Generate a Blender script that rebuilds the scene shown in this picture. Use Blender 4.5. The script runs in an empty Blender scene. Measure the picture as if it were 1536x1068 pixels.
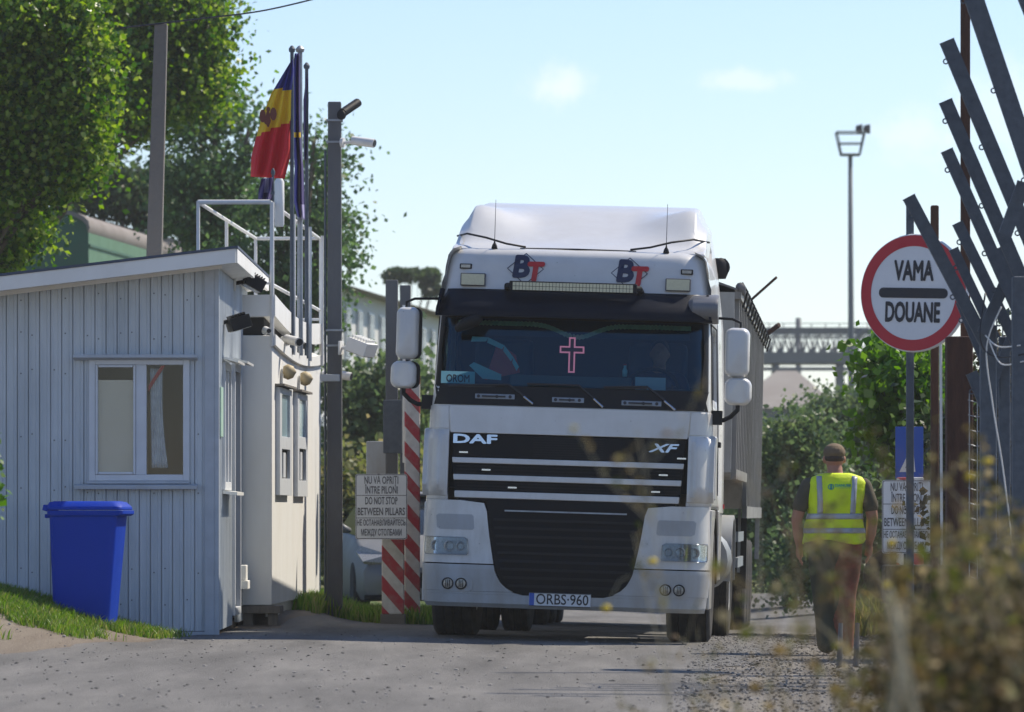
import bpy, bmesh, math, random
import numpy as np
from mathutils import Vector, Matrix, Euler, noise
random.seed(7); rng = np.random.default_rng(11)
SC = bpy.context.scene
R_ = math.radians
# ---------------------------------------------------------------- camera
FPX = 7740.0; HOR = 760.0; CH = 1.16          # focal length in photo pixels, horizon row, eye height
cd = bpy.data.cameras.new('camera'); cam = bpy.data.objects.new('camera', cd); SC.collection.objects.link(cam)
cam.location = (0, 0, CH); cam.rotation_euler = (R_(90), 0, 0)
cd.sensor_width = 36.0; cd.lens = 36.0 * FPX / 1536.0; cd.shift_y = (HOR - 534.0) / 1536.0
cd.clip_start = 0.5; cd.clip_end = 6000
cd.dof.use_dof = True; cd.dof.focus_distance = 43.5; cd.dof.aperture_fstop = 5.0
SC.camera = cam
# ---------------------------------------------------------------- sky and sun
SUN = Vector((0.68, 0.55, 1.0)).normalized()
elev = math.asin(SUN.z); az = math.atan2(SUN.x, SUN.y)
world = bpy.data.worlds.new('World'); SC.world = world; world.use_nodes = True
nt = world.node_tree; nt.nodes.clear()
def N(t, ty, **k):
    n = t.nodes.new(ty)
    for a, b in k.items():
        if a in n.inputs: n.inputs[a].default_value = b
        else: setattr(n, a, b)
    return n
sky = N(nt, 'ShaderNodeTexSky'); sky.sky_type = 'NISHITA'; sky.sun_disc = False
sky.sun_elevation = elev; sky.sun_rotation = az; sky.altitude = 60; sky.air_density = 1.0; sky.dust_density = 0.0; sky.ozone_density = 3.5
tint = N(nt, 'ShaderNodeMix', data_type='RGBA', blend_type='MULTIPLY'); tint.inputs[0].default_value = 1.0
nt.links.new(sky.outputs[0], tint.inputs[6]); tint.inputs[7].default_value = (.99, .962, 1.05, 1)
tc = N(nt, 'ShaderNodeTexCoord')
last = tint.outputs[2]
nz = N(nt, 'ShaderNodeTexNoise', Scale=130.0, Detail=9.0, Roughness=0.7); nt.links.new(tc.outputs['Generated'], nz.inputs['Vector'])
for (px, py, rx, ry, a) in ((845, 130, 60, 36, .42), (1120, 121, 75, 20, .30), (1375, 200, 100, 55, .28), (1520, 165, 120, 80, .25)):
    c = Vector(((px - 768) / FPX, 1, (HOR - py) / FPX)).normalized()
    sub = N(nt, 'ShaderNodeVectorMath', operation='SUBTRACT'); nt.links.new(tc.outputs['Generated'], sub.inputs[0]); sub.inputs[1].default_value = c
    mul = N(nt, 'ShaderNodeVectorMath', operation='MULTIPLY'); nt.links.new(sub.outputs[0], mul.inputs[0]); mul.inputs[1].default_value = (FPX / rx, FPX / rx, FPX / ry)
    ln = N(nt, 'ShaderNodeVectorMath', operation='LENGTH'); nt.links.new(mul.outputs[0], ln.inputs[0])
    ad = N(nt, 'ShaderNodeMath', operation='MULTIPLY_ADD'); nt.links.new(nz.outputs[0], ad.inputs[0]); ad.inputs[1].default_value = 2.6; ad.inputs[2].default_value = -1.3
    s2 = N(nt, 'ShaderNodeMath', operation='ADD'); nt.links.new(ln.outputs['Value'], s2.inputs[0]); nt.links.new(ad.outputs[0], s2.inputs[1])
    mr = N(nt, 'ShaderNodeMapRange', interpolation_type='SMOOTHSTEP'); nt.links.new(s2.outputs[0], mr.inputs[0])
    mr.inputs[1].default_value = 1.15; mr.inputs[2].default_value = 0.1; mr.inputs[3].default_value = 0; mr.inputs[4].default_value = a
    mx = N(nt, 'ShaderNodeMix', data_type='RGBA'); nt.links.new(mr.outputs[0], mx.inputs[0]); nt.links.new(last, mx.inputs[6]); mx.inputs[7].default_value = (8.6, 8.4, 8.6, 1)
    last = mx.outputs[2]
bg = N(nt, 'ShaderNodeBackground', Strength=0.088); nt.links.new(last, bg.inputs[0])
wo = N(nt, 'ShaderNodeOutputWorld'); nt.links.new(bg.outputs[0], wo.inputs[0])
sd = bpy.data.lights.new('sun', 'SUN'); sun = bpy.data.objects.new('sun', sd); SC.collection.objects.link(sun)
sd.energy = 3.6; sd.angle = R_(0.53); sd.color = (1.0, 0.91, 0.77)
sun.location = (20, 20, 40); sun.rotation_euler = SUN.to_track_quat('Z', 'Y').to_euler()
SC.view_settings.view_transform = 'Standard'; SC.view_settings.look = 'None'; SC.view_settings.exposure = 0.72; SC.view_settings.gamma = 1
SC.cycles.max_bounces = 8; SC.cycles.transparent_max_bounces = 12; SC.cycles.volume_bounces = 0
# ---------------------------------------------------------------- helpers
def P(px, py, Y):
    return Vector(((px - 768) * Y / FPX, Y, CH + (HOR - py) * Y / FPX))
def PX(px, Y): return (px - 768) * Y / FPX
def PZ(py, Y): return CH + (HOR - py) * Y / FPX
def link(o, parent=None):
    SC.collection.objects.link(o)
    if parent is not None: o.parent = parent
    return o
def tag(o, label=None, cat=None, group=None, kind=None):
    if label: o['label'] = label
    if cat: o['category'] = cat
    if group: o['group'] = group
    if kind: o['kind'] = kind
    return o
def thing(name, label, cat, loc=(0, 0, 0), rot=(0, 0, 0), group=None):
    o = bpy.data.objects.new(name, None); o.empty_display_size = .2; link(o); o.location = loc; o.rotation_euler = rot
    return tag(o, label, cat, group)
def sstep(a, b, x):
    t = min(1, max(0, (x - a) / (b - a))); return t * t * (3 - 2 * t)
def lerp(a, b, t): return a + (b - a) * t
def interp(tab, z):
    if z <= tab[0][0]: return tab[0][1:]
    for p, q in zip(tab, tab[1:]):
        if z <= q[0]:
            t = (z - p[0]) / (q[0] - p[0]); return tuple(lerp(a, b, t) for a, b in zip(p[1:], q[1:]))
    return tab[-1][1:]
class MB:
    def __init__(s): s.v = []; s.f = []; s.m = []
    def add(s, vs, fs, m=0):
        k = len(s.v); s.v += [tuple(a) for a in vs]; s.f += [tuple(k + i for i in f) for f in fs]; s.m += [m] * len(fs); return s
    def box(s, a, b, m=0, rot=None, c=None):
        x0, y0, z0 = a; x1, y1, z1 = b
        vs = [Vector(p) for p in ((x0, y0, z0), (x1, y0, z0), (x1, y1, z0), (x0, y1, z0), (x0, y0, z1), (x1, y0, z1), (x1, y1, z1), (x0, y1, z1))]
        if rot is not None:
            cc = Vector(c) if c is not None else sum(vs, Vector()) / 8
            M = Euler(rot).to_matrix(); vs = [M @ (v - cc) + cc for v in vs]
        return s.add(vs, [(0, 3, 2, 1), (4, 5, 6, 7), (0, 1, 5, 4), (1, 2, 6, 5), (2, 3, 7, 6), (3, 0, 4, 7)], m)
    def tube(s, pts, rad, n=10, m=0, cap=True, flat=1.0, up=None, phase=0.0):
        pts = [Vector(p) for p in pts]; k = len(pts)
        if not hasattr(rad, '__len__'): rad = [rad] * k
        rings = []; u = None
        for i, p in enumerate(pts):
            d = (pts[min(i + 1, k - 1)] - pts[max(i - 1, 0)]).normalized()
            if u is None:
                u = Vector(up) if up is not None else (Vector((0, 0, 1)) if abs(d.z) < .9 else Vector((1, 0, 0)))
            u = (u - d * u.dot(d)).normalized(); w = d.cross(u)
            r = rad[i]; ra, rb = (r if hasattr(r, '__len__') else (r, r * flat))
            rings.append([p + u * (ra * math.cos(phase + 2 * math.pi * j / n)) + w * (rb * math.sin(phase + 2 * math.pi * j / n)) for j in range(n)])
        vs = [v for r in rings for v in r]
        fs = [(i * n + j, i * n + (j + 1) % n, (i + 1) * n + (j + 1) % n, (i + 1) * n + j) for i in range(k - 1) for j in range(n)]
        if cap: fs += [tuple(range(n - 1, -1, -1)), tuple((k - 1) * n + j for j in range(n))]
        return s.add(vs, fs, m)
    def bar(s, a, b, w, d, m=0, up=None):      # rectangular bar
        return s.tube([a, b], [(w / 2 * 1.4142, d / 2 * 1.4142)] * 2, n=4, m=m, up=up, phase=math.pi / 4)
    def lathe(s, prof, c=(0, 0, 0), axis='z', n=32, m=0, close=False):
        vs = []; c = Vector(c)
        for (r, h) in prof:
            for j in range(n):
                a = 2 * math.pi * j / n; ca, sa = r * math.cos(a), r * math.sin(a)
                vs.append(c + (Vector((ca, sa, h)) if axis == 'z' else Vector((h, ca, sa)) if axis == 'x' else Vector((ca, h, sa))))
        k = len(prof)
        fs = [(i * n + j, i * n + (j + 1) % n, (i + 1) * n + (j + 1) % n, (i + 1) * n + j) for i in range(k - 1) for j in range(n)]
        if not close:
            if prof[0][0] > 1e-5: fs.append(tuple(range(n - 1, -1, -1)))
            if prof[-1][0] > 1e-5: fs.append(tuple((k - 1) * n + j for j in range(n)))
        return s.add(vs, fs, m)
    def prism(s, poly, d, m=0):                # poly: 3D points of a planar polygon, extruded by vector d
        poly = [Vector(p) for p in poly]; d = Vector(d); n = len(poly)
        return s.add(poly + [p + d for p in poly], [tuple(range(n)), tuple(range(2 * n - 1, n - 1, -1))] + [(i, i + n, (i + 1) % n + n, (i + 1) % n) for i in range(n)], m)
    def grid(s, rows, m=0, skip=None):
        nr, nc = len(rows), len(rows[0])
        fs = [(i * nc + j, i * nc + j + 1, (i + 1) * nc + j + 1, (i + 1) * nc + j) for i in range(nr - 1) for j in range(nc - 1) if not (skip and skip(i, j))]
        return s.add([v for r in rows for v in r], fs, m)
    def slab(s, front, back, m=0):             # closed solid from two grids of the same size
        nr, nc = len(front), len(front[0]); k = nr * nc
        vs = [v for r in front for v in r] + [v for r in back for v in r]
        fs = []
        for i in range(nr - 1):
            for j in range(nc - 1):
                a = i * nc + j; fs.append((a, a + 1, a + nc + 1, a + nc)); fs.append((k + a, k + a + nc, k + a + nc + 1, k + a + 1))
        for j in range(nc - 1):
            fs.append((j, k + j, k + j + 1, j + 1)); a = (nr - 1) * nc + j; fs.append((a, a + 1, k + a + 1, k + a))
        for i in range(nr - 1):
            a = i * nc; fs.append((a, a + nc, k + a + nc, k + a)); a += nc - 1; fs.append((a, k + a, k + a + nc, a + nc))
        return s.add(vs, fs, m)
    def mesh(s, name, mats, o=(0, 0, 0), smooth=False, weld=False):
        me = bpy.data.meshes.new(name); ox, oy, oz = o
        me.from_pydata([(x - ox, y - oy, z - oz) for x, y, z in s.v], [], s.f)
        mats = mats if isinstance(mats, (list, tuple)) else [mats]
        for q in mats: me.materials.append(q)
        if len(mats) > 1: me.polygons.foreach_set('material_index', s.m)
        bm = bmesh.new(); bm.from_mesh(me)
        if weld: bmesh.ops.remove_doubles(bm, verts=bm.verts, dist=1e-5)
        bmesh.ops.recalc_face_normals(bm, faces=bm.faces); bm.to_mesh(me); bm.free()
        if smooth: me.shade_smooth() if hasattr(me, 'shade_smooth') else me.polygons.foreach_set('use_smooth', [True] * len(me.polygons))
        me.update(); return me
    def build(s, name, mats, parent=None, o=None, smooth=False, bevel=0, seg=2, weld=False, loc=None):
        """o: world point subtracted from the vertices (the root's location); without a parent it is also the object's location"""
        me = s.mesh(name, mats, o or (0, 0, 0), smooth, weld)
        ob = bpy.data.objects.new(name, me); link(ob, parent)
        if parent is None and o is not None: ob.location = o
        if loc is not None: ob.location = loc
        if bevel:
            b = ob.modifiers.new('bevel', 'BEVEL'); b.width = bevel; b.segments = seg; b.limit_method = 'ANGLE'; b.angle_limit = R_(35)
            b.harden_normals = True; me.shade_smooth()
        elif smooth == 'auto': autosmooth(me)
        return ob
def autosmooth(me, ang=38):
    bm = bmesh.new(); bm.from_mesh(me)
    for e in bm.edges:
        if len(e.link_faces) == 2 and e.calc_face_angle(0) > R_(ang): e.smooth = False
    for f in bm.faces: f.smooth = True
    bm.to_mesh(me); bm.free()
def dup(o, parent=None):
    c = o.copy(); SC.collection.objects.link(c); c.parent = parent
    for ch in list(o.children): dup(ch, c)
    return c
# ---------------------------------------------------------------- materials
M = {}
def mat(name, col, rough=.6, metal=0., dirt=0., dcol=(.12, .10, .08), dscale=3., bump=0., bscale=40., spec=.5, coat=0., detail=6, stretch=(1, 1, 1), var=0.):
    m = bpy.data.materials.new(name); m.use_nodes = True; t = m.node_tree; b = t.nodes['Principled BSDF']
    b.inputs['Base Color'].default_value = (*col, 1); b.inputs['Roughness'].default_value = rough; b.inputs['Metallic'].default_value = metal
    b.inputs['Specular IOR Level'].default_value = spec; b.inputs['Coat Weight'].default_value = coat
    if dirt or bump or var:
        tcn = N(t, 'ShaderNodeTexCoord'); mp = N(t, 'ShaderNodeMapping'); t.links.new(tcn.outputs['Object'], mp.inputs[0]); mp.inputs['Scale'].default_value = stretch
    if dirt:
        n = N(t, 'ShaderNodeTexNoise', Scale=dscale, Detail=float(detail), Roughness=.65); t.links.new(mp.outputs[0], n.inputs['Vector'])
        r = N(t, 'ShaderNodeMapRange'); t.links.new(n.outputs[0], r.inputs[0]); r.inputs[1].default_value = .38; r.inputs[2].default_value = .78; r.inputs[4].default_value = dirt
        x = N(t, 'ShaderNodeMix', data_type='RGBA'); t.links.new(r.outputs[0], x.inputs[0]); x.inputs[6].default_value = (*col, 1); x.inputs[7].default_value = (*dcol, 1)
        t.links.new(x.outputs[2], b.inputs['Base Color'])
        r2 = N(t, 'ShaderNodeMapRange'); t.links.new(n.outputs[0], r2.inputs[0]); r2.inputs[1].default_value = .3; r2.inputs[2].default_value = .8; r2.inputs[3].default_value = rough; r2.inputs[4].default_value = min(1, rough + .25)
        t.links.new(r2.outputs[0], b.inputs['Roughness'])
    if bump:
        n2 = N(t, 'ShaderNodeTexNoise', Scale=bscale, Detail=5.0); t.links.new(mp.outputs[0], n2.inputs['Vector'])
        bp = N(t, 'ShaderNodeBump', Strength=bump, Distance=.02); t.links.new(n2.outputs[0], bp.inputs['Height']); t.links.new(bp.outputs[0], b.inputs['Normal'])
    M[name] = m; return m
def leafmat(name, cols, trans=.45, rough=.45):
    m = bpy.data.materials.new(name); m.use_nodes = True; t = m.node_tree; t.nodes.clear()
    g = N(t, 'ShaderNodeNewGeometry'); cr = N(t, 'ShaderNodeValToRGB'); t.links.new(g.outputs['Random Per Island'], cr.inputs[0])
    e = cr.color_ramp.elements
    while len(e) < len(cols): e.new(.5)
    for i, c in enumerate(cols): e[i].position = i / (len(cols) - 1); e[i].color = (*c, 1)
    p = N(t, 'ShaderNodeBsdfPrincipled', Roughness=rough); p.inputs['Specular IOR Level'].default_value = .35; t.links.new(cr.outputs[0], p.inputs['Base Color'])
    tr = N(t, 'ShaderNodeBsdfTranslucent'); hs = N(t, 'ShaderNodeHueSaturation', Saturation=1.1, Value=1.5); t.links.new(cr.outputs[0], hs.inputs['Color']); t.links.new(hs.outputs[0], tr.inputs[0])
    x = N(t, 'ShaderNodeMixShader'); x.inputs[0].default_value = trans; t.links.new(p.outputs[0], x.inputs[1]); t.links.new(tr.outputs[0], x.inputs[2])
    o = N(t, 'ShaderNodeOutputMaterial'); t.links.new(x.outputs[0], o.inputs[0]); M[name] = m; return m
def glassmat(name, tintc, refl=1.0, rough=.02, gcol=(1, 1, 1)):
    m = bpy.data.materials.new(name); m.use_nodes = True; t = m.node_tree; t.nodes.clear()
    tr = N(t, 'ShaderNodeBsdfTransparent'); tr.inputs[0].default_value = (*tintc, 1)
    gl = N(t, 'ShaderNodeBsdfGlossy', Roughness=rough); gl.inputs[0].default_value = (*gcol, 1); fr = N(t, 'ShaderNodeFresnel', IOR=1.5)
    mu = N(t, 'ShaderNodeMath', operation='MULTIPLY'); t.links.new(fr.outputs[0], mu.inputs[0]); mu.inputs[1].default_value = refl
    x = N(t, 'ShaderNodeMixShader'); t.links.new(mu.outputs[0], x.inputs[0]); t.links.new(tr.outputs[0], x.inputs[1]); t.links.new(gl.outputs[0], x.inputs[2])
    o = N(t, 'ShaderNodeOutputMaterial'); t.links.new(x.outputs[0], o.inputs[0]); M[name] = m; return m
mat('truck_white', (.66, .655, .635), .28, dirt=.30, dcol=(.42, .39, .34), dscale=1.6, coat=.5, stretch=(1, 1, 2.2))
mat('truck_grey', (.40, .43, .46), .38, dirt=.45, dcol=(.30, .28, .25), dscale=2.4)
mat('black_plastic', (.007, .008, .011), .45, spec=.25, dirt=.2, dcol=(.05, .047, .04), dscale=5)
mat('visor_black', (.006, .009, .018), .30, dirt=.2, dcol=(.03, .03, .035), dscale=3, spec=.1)
mat('grille_black', (.005, .006, .009), .55, spec=.2, dirt=.2, dcol=(.035, .032, .028), dscale=6)
mat('rubber', (.016, .016, .017), .85, dirt=.6, dcol=(.09, .08, .07), dscale=7, bump=.3, bscale=60)
mat('chrome', (.62, .64, .66), .22, metal=1.)
mat('steel', (.34, .36, .38), .42, metal=.8, dirt=.5, dcol=(.20, .20, .20), dscale=9)
mat('alu_rib', (.50, .50, .48), .42, metal=.55, dirt=.6, dcol=(.24, .22, .19), dscale=4, stretch=(1, 1, .3))
mat('galv', (.085, .105, .13), .55, metal=.1, dirt=.6, dcol=(.045, .055, .07), dscale=16, bump=.15)
mat('rust', (.085, .038, .024), .85, dirt=.8, dcol=(.035, .02, .016), dscale=8, bump=.5, stretch=(3, 3, .5))
mat('clad', (.56, .605, .635), .5, dirt=.6, dcol=(.25, .29, .31), dscale=1.4, stretch=(2.4, 2.4, .45), bump=.04, bscale=14)
mat('clad_trim', (.46, .50, .54), .5, dirt=.4, dcol=(.28, .29, .30), dscale=5)
mat('roof_blue', (.045, .065, .11), .5, dirt=.5, dcol=(.12, .12, .12), dscale=6)
mat('upvc', (.64, .67, .70), .35, dirt=.3, dcol=(.42, .42, .42), dscale=5)
mat('cabin_white', (.80, .80, .77), .55, dirt=.35, dcol=(.50, .47, .40), dscale=1.8, stretch=(1, 1, .4))
mat('dark_gap', (.02, .02, .02), .9)
mat('cream_wall', (.62, .58, .47), .8, dirt=.3, dcol=(.4, .37, .3), dscale=2)
mat('wood_dark', (.035, .025, .022), .8, dirt=.5, dcol=(.03, .02, .02))
mat('wood_grey', (.20, .18, .155), .9, dirt=.7, dcol=(.09, .08, .07), dscale=7, bump=.4, stretch=(3, 3, .3))
mat('concrete', (.17, .155, .135), .9, dirt=.6, dcol=(.14, .135, .13), dscale=5, bump=.35, bscale=30)
mat('concrete_dark', (.13, .135, .14), .85, dirt=.55, dcol=(.08, .08, .085), dscale=4, bump=.25, stretch=(1, 1, .3))
mat('bin_blue', (.001, .040, .40), .45, spec=.2, dirt=.3, dcol=(.008, .045, .25), dscale=2.5)
mat('white_paint', (.72, .72, .70), .5, dirt=.45, dcol=(.45, .42, .37), dscale=5)
mat('red_paint', (.42, .035, .04), .5, dirt=.35, dcol=(.25, .05, .05), dscale=6)
mat('sign_white', (.72, .74, .76), .4, dirt=.2, dcol=(.5, .5, .5), dscale=6)
mat('sign_red', (.48, .015, .03), .4, dirt=.2, dcol=(.3, .02, .03), dscale=6)
mat('ink', (.012, .014, .022), .5)
mat('ink_grey', (.10, .10, .11), .6)
mat('sign_blue', (.012, .07, .36), .45)
mat('logo_navy', (.012, .018, .06), .4); mat('logo_red', (.50, .02, .02), .4)
mat('plate_white', (.62, .65, .68), .4); mat('plate_blue', (.01, .08, .42), .4)
mat('lamp_cream', (.62, .60, .42), .3, dirt=.3, dcol=(.3, .3, .2), dscale=40); mat('lamp_amber', (.55, .16, .02), .3)
mat('lamp_shell', (.50, .40, .22), .5, dirt=.5, dcol=(.25, .2, .12), dscale=12)
mat('lamp_glass', (.38, .37, .34), .15, metal=.25, dirt=.5, dcol=(.1, .1, .1), dscale=18)
mat('skin', (.42, .20, .125), .55, dirt=.3, dcol=(.30, .12, .08), dscale=12)
mat('hair', (.06, .04, .03), .8)
mat('cap_cloth', (.17, .12, .07), .9, bump=.2, bscale=80)
mat('shirt_cloth', (.10, .085, .055), .9, dirt=.5, dcol=(.05, .05, .03), dscale=9)
mat('vest_yellow', (.74, .90, .012), .6, dirt=.35, dcol=(.46, .66, .01), dscale=6, bump=.5, bscale=9)
mat('reflective', (.40, .43, .46), .4, metal=.3)
mat('trouser_olive', (.05, .052, .032), .9, dirt=.6, dcol=(.07, .06, .035), dscale=10, bump=.5, bscale=12)
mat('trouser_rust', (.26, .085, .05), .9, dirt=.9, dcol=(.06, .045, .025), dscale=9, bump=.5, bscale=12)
mat('boot', (.06, .025, .018), .7)
mat('flag_blue', (.03, .032, .22), .8); mat('flag_yellow', (.75, .48, .015), .8); mat('flag_red', (.60, .015, .025), .8); mat('flag_purple', (.045, .03, .13), .8); mat('flag_lilac', (.35, .32, .5), .8)
mat('crest', (.16, .045, .03), .8)
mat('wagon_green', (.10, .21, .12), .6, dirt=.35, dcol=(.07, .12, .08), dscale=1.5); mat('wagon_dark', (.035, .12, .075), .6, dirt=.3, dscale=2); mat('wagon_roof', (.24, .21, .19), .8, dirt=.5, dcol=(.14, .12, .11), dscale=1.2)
mat('far_wall', (.60, .60, .58), .8); mat('far_roof', (.27, .22, .19), .85, dirt=.4, dcol=(.18, .15, .13), dscale=.5); mat('far_window', (.14, .17, .20), .25)
mat('car_silver', (.16, .165, .17), .45, metal=.2, dirt=.3, dcol=(.3, .28, .25), dscale=2); mat('car_glass', (.02, .025, .03), .08)
mat('bark', (.12, .095, .07), .95, dirt=.6, dcol=(.05, .04, .03), dscale=6, bump=.6, bscale=18, stretch=(2, 2, .4))
mat('cab_inside', (.010, .030, .052), .8); mat('seat_cloth', (.016, .045, .085), .9); mat('visor_sunlit', (.15, .155, .17), .3, dirt=.4, dcol=(.25, .24, .23), dscale=5); mat('fringe', (.30, .42, .28), .9)
mat('cross_pink', (.95, .30, .38), .4); M['cross_pink'].node_tree.nodes['Principled BSDF'].inputs['Emission Color'].default_value = (1, .25, .35, 1); M['cross_pink'].node_tree.nodes['Principled BSDF'].inputs['Emission Strength'].default_value = .35; mat('card_cyan', (.30, .62, .62), .6); mat('card_paper', (.55, .66, .72), .7)
mat('far_steel', (.14, .155, .17), .6, dirt=.4, dcol=(.10, .10, .10), dscale=1); mat('shed_roof', (.26, .235, .21), .8, dirt=.5, dcol=(.18, .15, .13), dscale=.5)
mat('mirror_face', (.6, .6, .6), .05, metal=1.)
mat('stem_dry', (.24, .18, .09), .9); mat('flower_yellow', (.75, .55, .02), .7); mat('seed_head', (.27, .19, .11), .95); mat('stem_pale', (.40, .36, .24), .9)
mat('stone', (.10, .095, .088), .95); mat('stone_light', (.30, .28, .26), .95)
leafmat('leaf_tree', [(.014, .045, .006), (.045, .12, .010), (.11, .22, .014), (.22, .32, .03), (.30, .36, .10)], trans=.5, rough=.3)
leafmat('leaf_poplar', [(.04, .085, .03), (.08, .15, .05), (.13, .21, .075)])
leafmat('leaf_far', [(.06, .10, .045), (.10, .155, .06), (.15, .20, .08)])
leafmat('leaf_olive', [(.08, .11, .03), (.14, .17, .045), (.22, .22, .07), (.26, .22, .11)])
leafmat('leaf_dark', [(.022, .045, .018), (.05, .085, .03), (.085, .13, .045)])
leafmat('leaf_vine', [(.04, .11, .01), (.09, .20, .015), (.15, .28, .03)])
leafmat('grass_blade', [(.06, .13, .012), (.12, .24, .02), (.20, .30, .04), (.28, .26, .10)], trans=.35)
leafmat('leaf_dry', [(.05, .045, .016), (.16, .12, .045), (.28, .21, .095), (.10, .12, .02), (.035, .045, .01), (.38, .31, .17), (.16, .18, .04)], trans=.3, rough=.8)
leafmat('leaf_brush', [(.018, .020, .008), (.05, .04, .018), (.09, .065, .03), (.03, .04, .012), (.16, .115, .06)], trans=.25, rough=.8)
glassmat('windscreen_glass', (.46, .66, .72), 1.5, gcol=(.35, .75, 1.0))
glassmat('window_glass', (.96, .97, .97), .45)
glassmat('dark_glass', (.30, .36, .38), 1.2)
glassmat('lens_glass', (.85, .88, .9), .8, .05)
def grime(name):
    """road dirt: heavier low on the vehicle, broken up by noise, with small splashes and chips"""
    t = M[name].node_tree; b = t.nodes['Principled BSDF']; src = b.inputs['Base Color'].links[0].from_socket
    tc_ = N(t, 'ShaderNodeTexCoord'); sp = N(t, 'ShaderNodeSeparateXYZ'); t.links.new(tc_.outputs['Object'], sp.inputs[0])
    mp = N(t, 'ShaderNodeMapping'); mp.inputs['Scale'].default_value = (5, 5, 1.4); t.links.new(tc_.outputs['Object'], mp.inputs[0])
    n = N(t, 'ShaderNodeTexNoise', Scale=1.0, Detail=8.0, Roughness=.7); t.links.new(mp.outputs[0], n.inputs['Vector'])
    h = N(t, 'ShaderNodeMapRange'); t.links.new(sp.outputs['Z'], h.inputs[0]); h.inputs[1].default_value = 1.9; h.inputs[2].default_value = .25; h.inputs[3].default_value = .12; h.inputs[4].default_value = .62
    r = N(t, 'ShaderNodeMapRange'); t.links.new(n.outputs[0], r.inputs[0]); r.inputs[1].default_value = .35; r.inputs[2].default_value = .7
    m = N(t, 'ShaderNodeMath', operation='MULTIPLY'); t.links.new(h.outputs[0], m.inputs[0]); t.links.new(r.outputs[0], m.inputs[1])
    x = N(t, 'ShaderNodeMix', data_type='RGBA'); t.links.new(m.outputs[0], x.inputs[0]); t.links.new(src, x.inputs[6]); x.inputs[7].default_value = (.26, .23, .18, 1)
    v = N(t, 'ShaderNodeTexVoronoi', Scale=16.0); t.links.new(tc_.outputs['Object'], v.inputs['Vector'])
    n3 = N(t, 'ShaderNodeTexNoise', Scale=3.0); t.links.new(tc_.outputs['Object'], n3.inputs['Vector'])
    s1 = N(t, 'ShaderNodeMath', operation='LESS_THAN'); t.links.new(v.outputs['Distance'], s1.inputs[0]); s1.inputs[1].default_value = .07
    s2 = N(t, 'ShaderNodeMath', operation='GREATER_THAN'); t.links.new(n3.outputs[0], s2.inputs[0]); s2.inputs[1].default_value = .54
    s3 = N(t, 'ShaderNodeMath', operation='MULTIPLY'); t.links.new(s1.outputs[0], s3.inputs[0]); t.links.new(s2.outputs[0], s3.inputs[1])
    s4 = N(t, 'ShaderNodeMath', operation='MULTIPLY'); t.links.new(s3.outputs[0], s4.inputs[0]); s4.inputs[1].default_value = .6
    y = N(t, 'ShaderNodeMix', data_type='RGBA'); t.links.new(s4.outputs[0], y.inputs[0]); t.links.new(x.outputs[2], y.inputs[6]); y.inputs[7].default_value = (.10, .085, .07, 1)
    t.links.new(y.outputs[2], b.inputs['Base Color'])
grime('truck_white'); grime('truck_grey')
# ---------------------------------------------------------------- ground form
def ground(X, Y):
    z = -0.026 * min(3, max(-2.2, X - .45))
    z -= .013 * min(29, max(0, Y - 46))
    z += .15 * sstep(-1.55, -2.1, X) * sstep(47, 50.5, Y)
    z += .40 * sstep(-2.75, -4.6, X) * sstep(37.2, 43.0, Y) * sstep(56, 50, Y)
    z += .10 * sstep(2.9, 4.5, X)
    z += .012 * math.sin(X * 1.3 + Y * .21) * math.sin(Y * .5) * sstep(0, 2, abs(X - .5) - 1.5)
    return z
# ================================================================ ground, road, verge
def earthmat(name, c1, c2, c3, fine=220.):
    m = bpy.data.materials.new(name); m.use_nodes = True; t = m.node_tree; b = t.nodes['Principled BSDF']; b.inputs['Roughness'].default_value = .93; b.inputs['Specular IOR Level'].default_value = .15
    tcn = N(t, 'ShaderNodeTexCoord'); mp = N(t, 'ShaderNodeMapping'); t.links.new(tcn.outputs['Object'], mp.inputs[0])
    n1 = N(t, 'ShaderNodeTexNoise', Scale=1.5, Detail=9.0, Roughness=.68); n2 = N(t, 'ShaderNodeTexNoise', Scale=fine, Detail=3.0, Roughness=.7); n3 = N(t, 'ShaderNodeTexVoronoi', Scale=fine * .22)
    mp2 = N(t, 'ShaderNodeMapping'); mp2.inputs['Scale'].default_value = (1.0, .12, 1); mp2.inputs['Rotation'].default_value = (0, 0, -.25); t.links.new(tcn.outputs['Object'], mp2.inputs[0])
    t.links.new(mp2.outputs[0], n1.inputs['Vector'])
    for q in (n2, n3): t.links.new(mp.outputs[0], q.inputs['Vector'])
    cr = N(t, 'ShaderNodeValToRGB'); e = cr.color_ramp.elements; e[0].position = .34; e[0].color = (*c1, 1); e[1].position = .66; e[1].color = (*c3, 1); k = e.new(.5); k.color = (*c2, 1)
    t.links.new(n1.outputs[0], cr.inputs[0])
    mr = N(t, 'ShaderNodeMapRange'); t.links.new(n2.outputs[0], mr.inputs[0]); mr.inputs[1].default_value = .3; mr.inputs[2].default_value = .7; mr.inputs[3].default_value = .55; mr.inputs[4].default_value = 1.4
    x = N(t, 'ShaderNodeMix', data_type='RGBA', blend_type='MULTIPLY'); x.inputs[0].default_value = 1; t.links.new(cr.outputs[0], x.inputs[6]); t.links.new(mr.outputs[0], x.inputs[7])
    t.links.new(x.outputs[2], b.inputs['Base Color'])
    s = N(t, 'ShaderNodeMath', operation='ADD'); t.links.new(n2.outputs[0], s.inputs[0]); t.links.new(n3.outputs[0], s.inputs[1])
    bp = N(t, 'ShaderNodeBump', Strength=.55, Distance=.02); t.links.new(s.outputs[0], bp.inputs['Height']); t.links.new(bp.outputs[0], b.inputs['Normal'])
    M[name] = m
earthmat('dirt', (.13, .105, .075), (.20, .165, .13), (.26, .225, .18), 160.)
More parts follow.
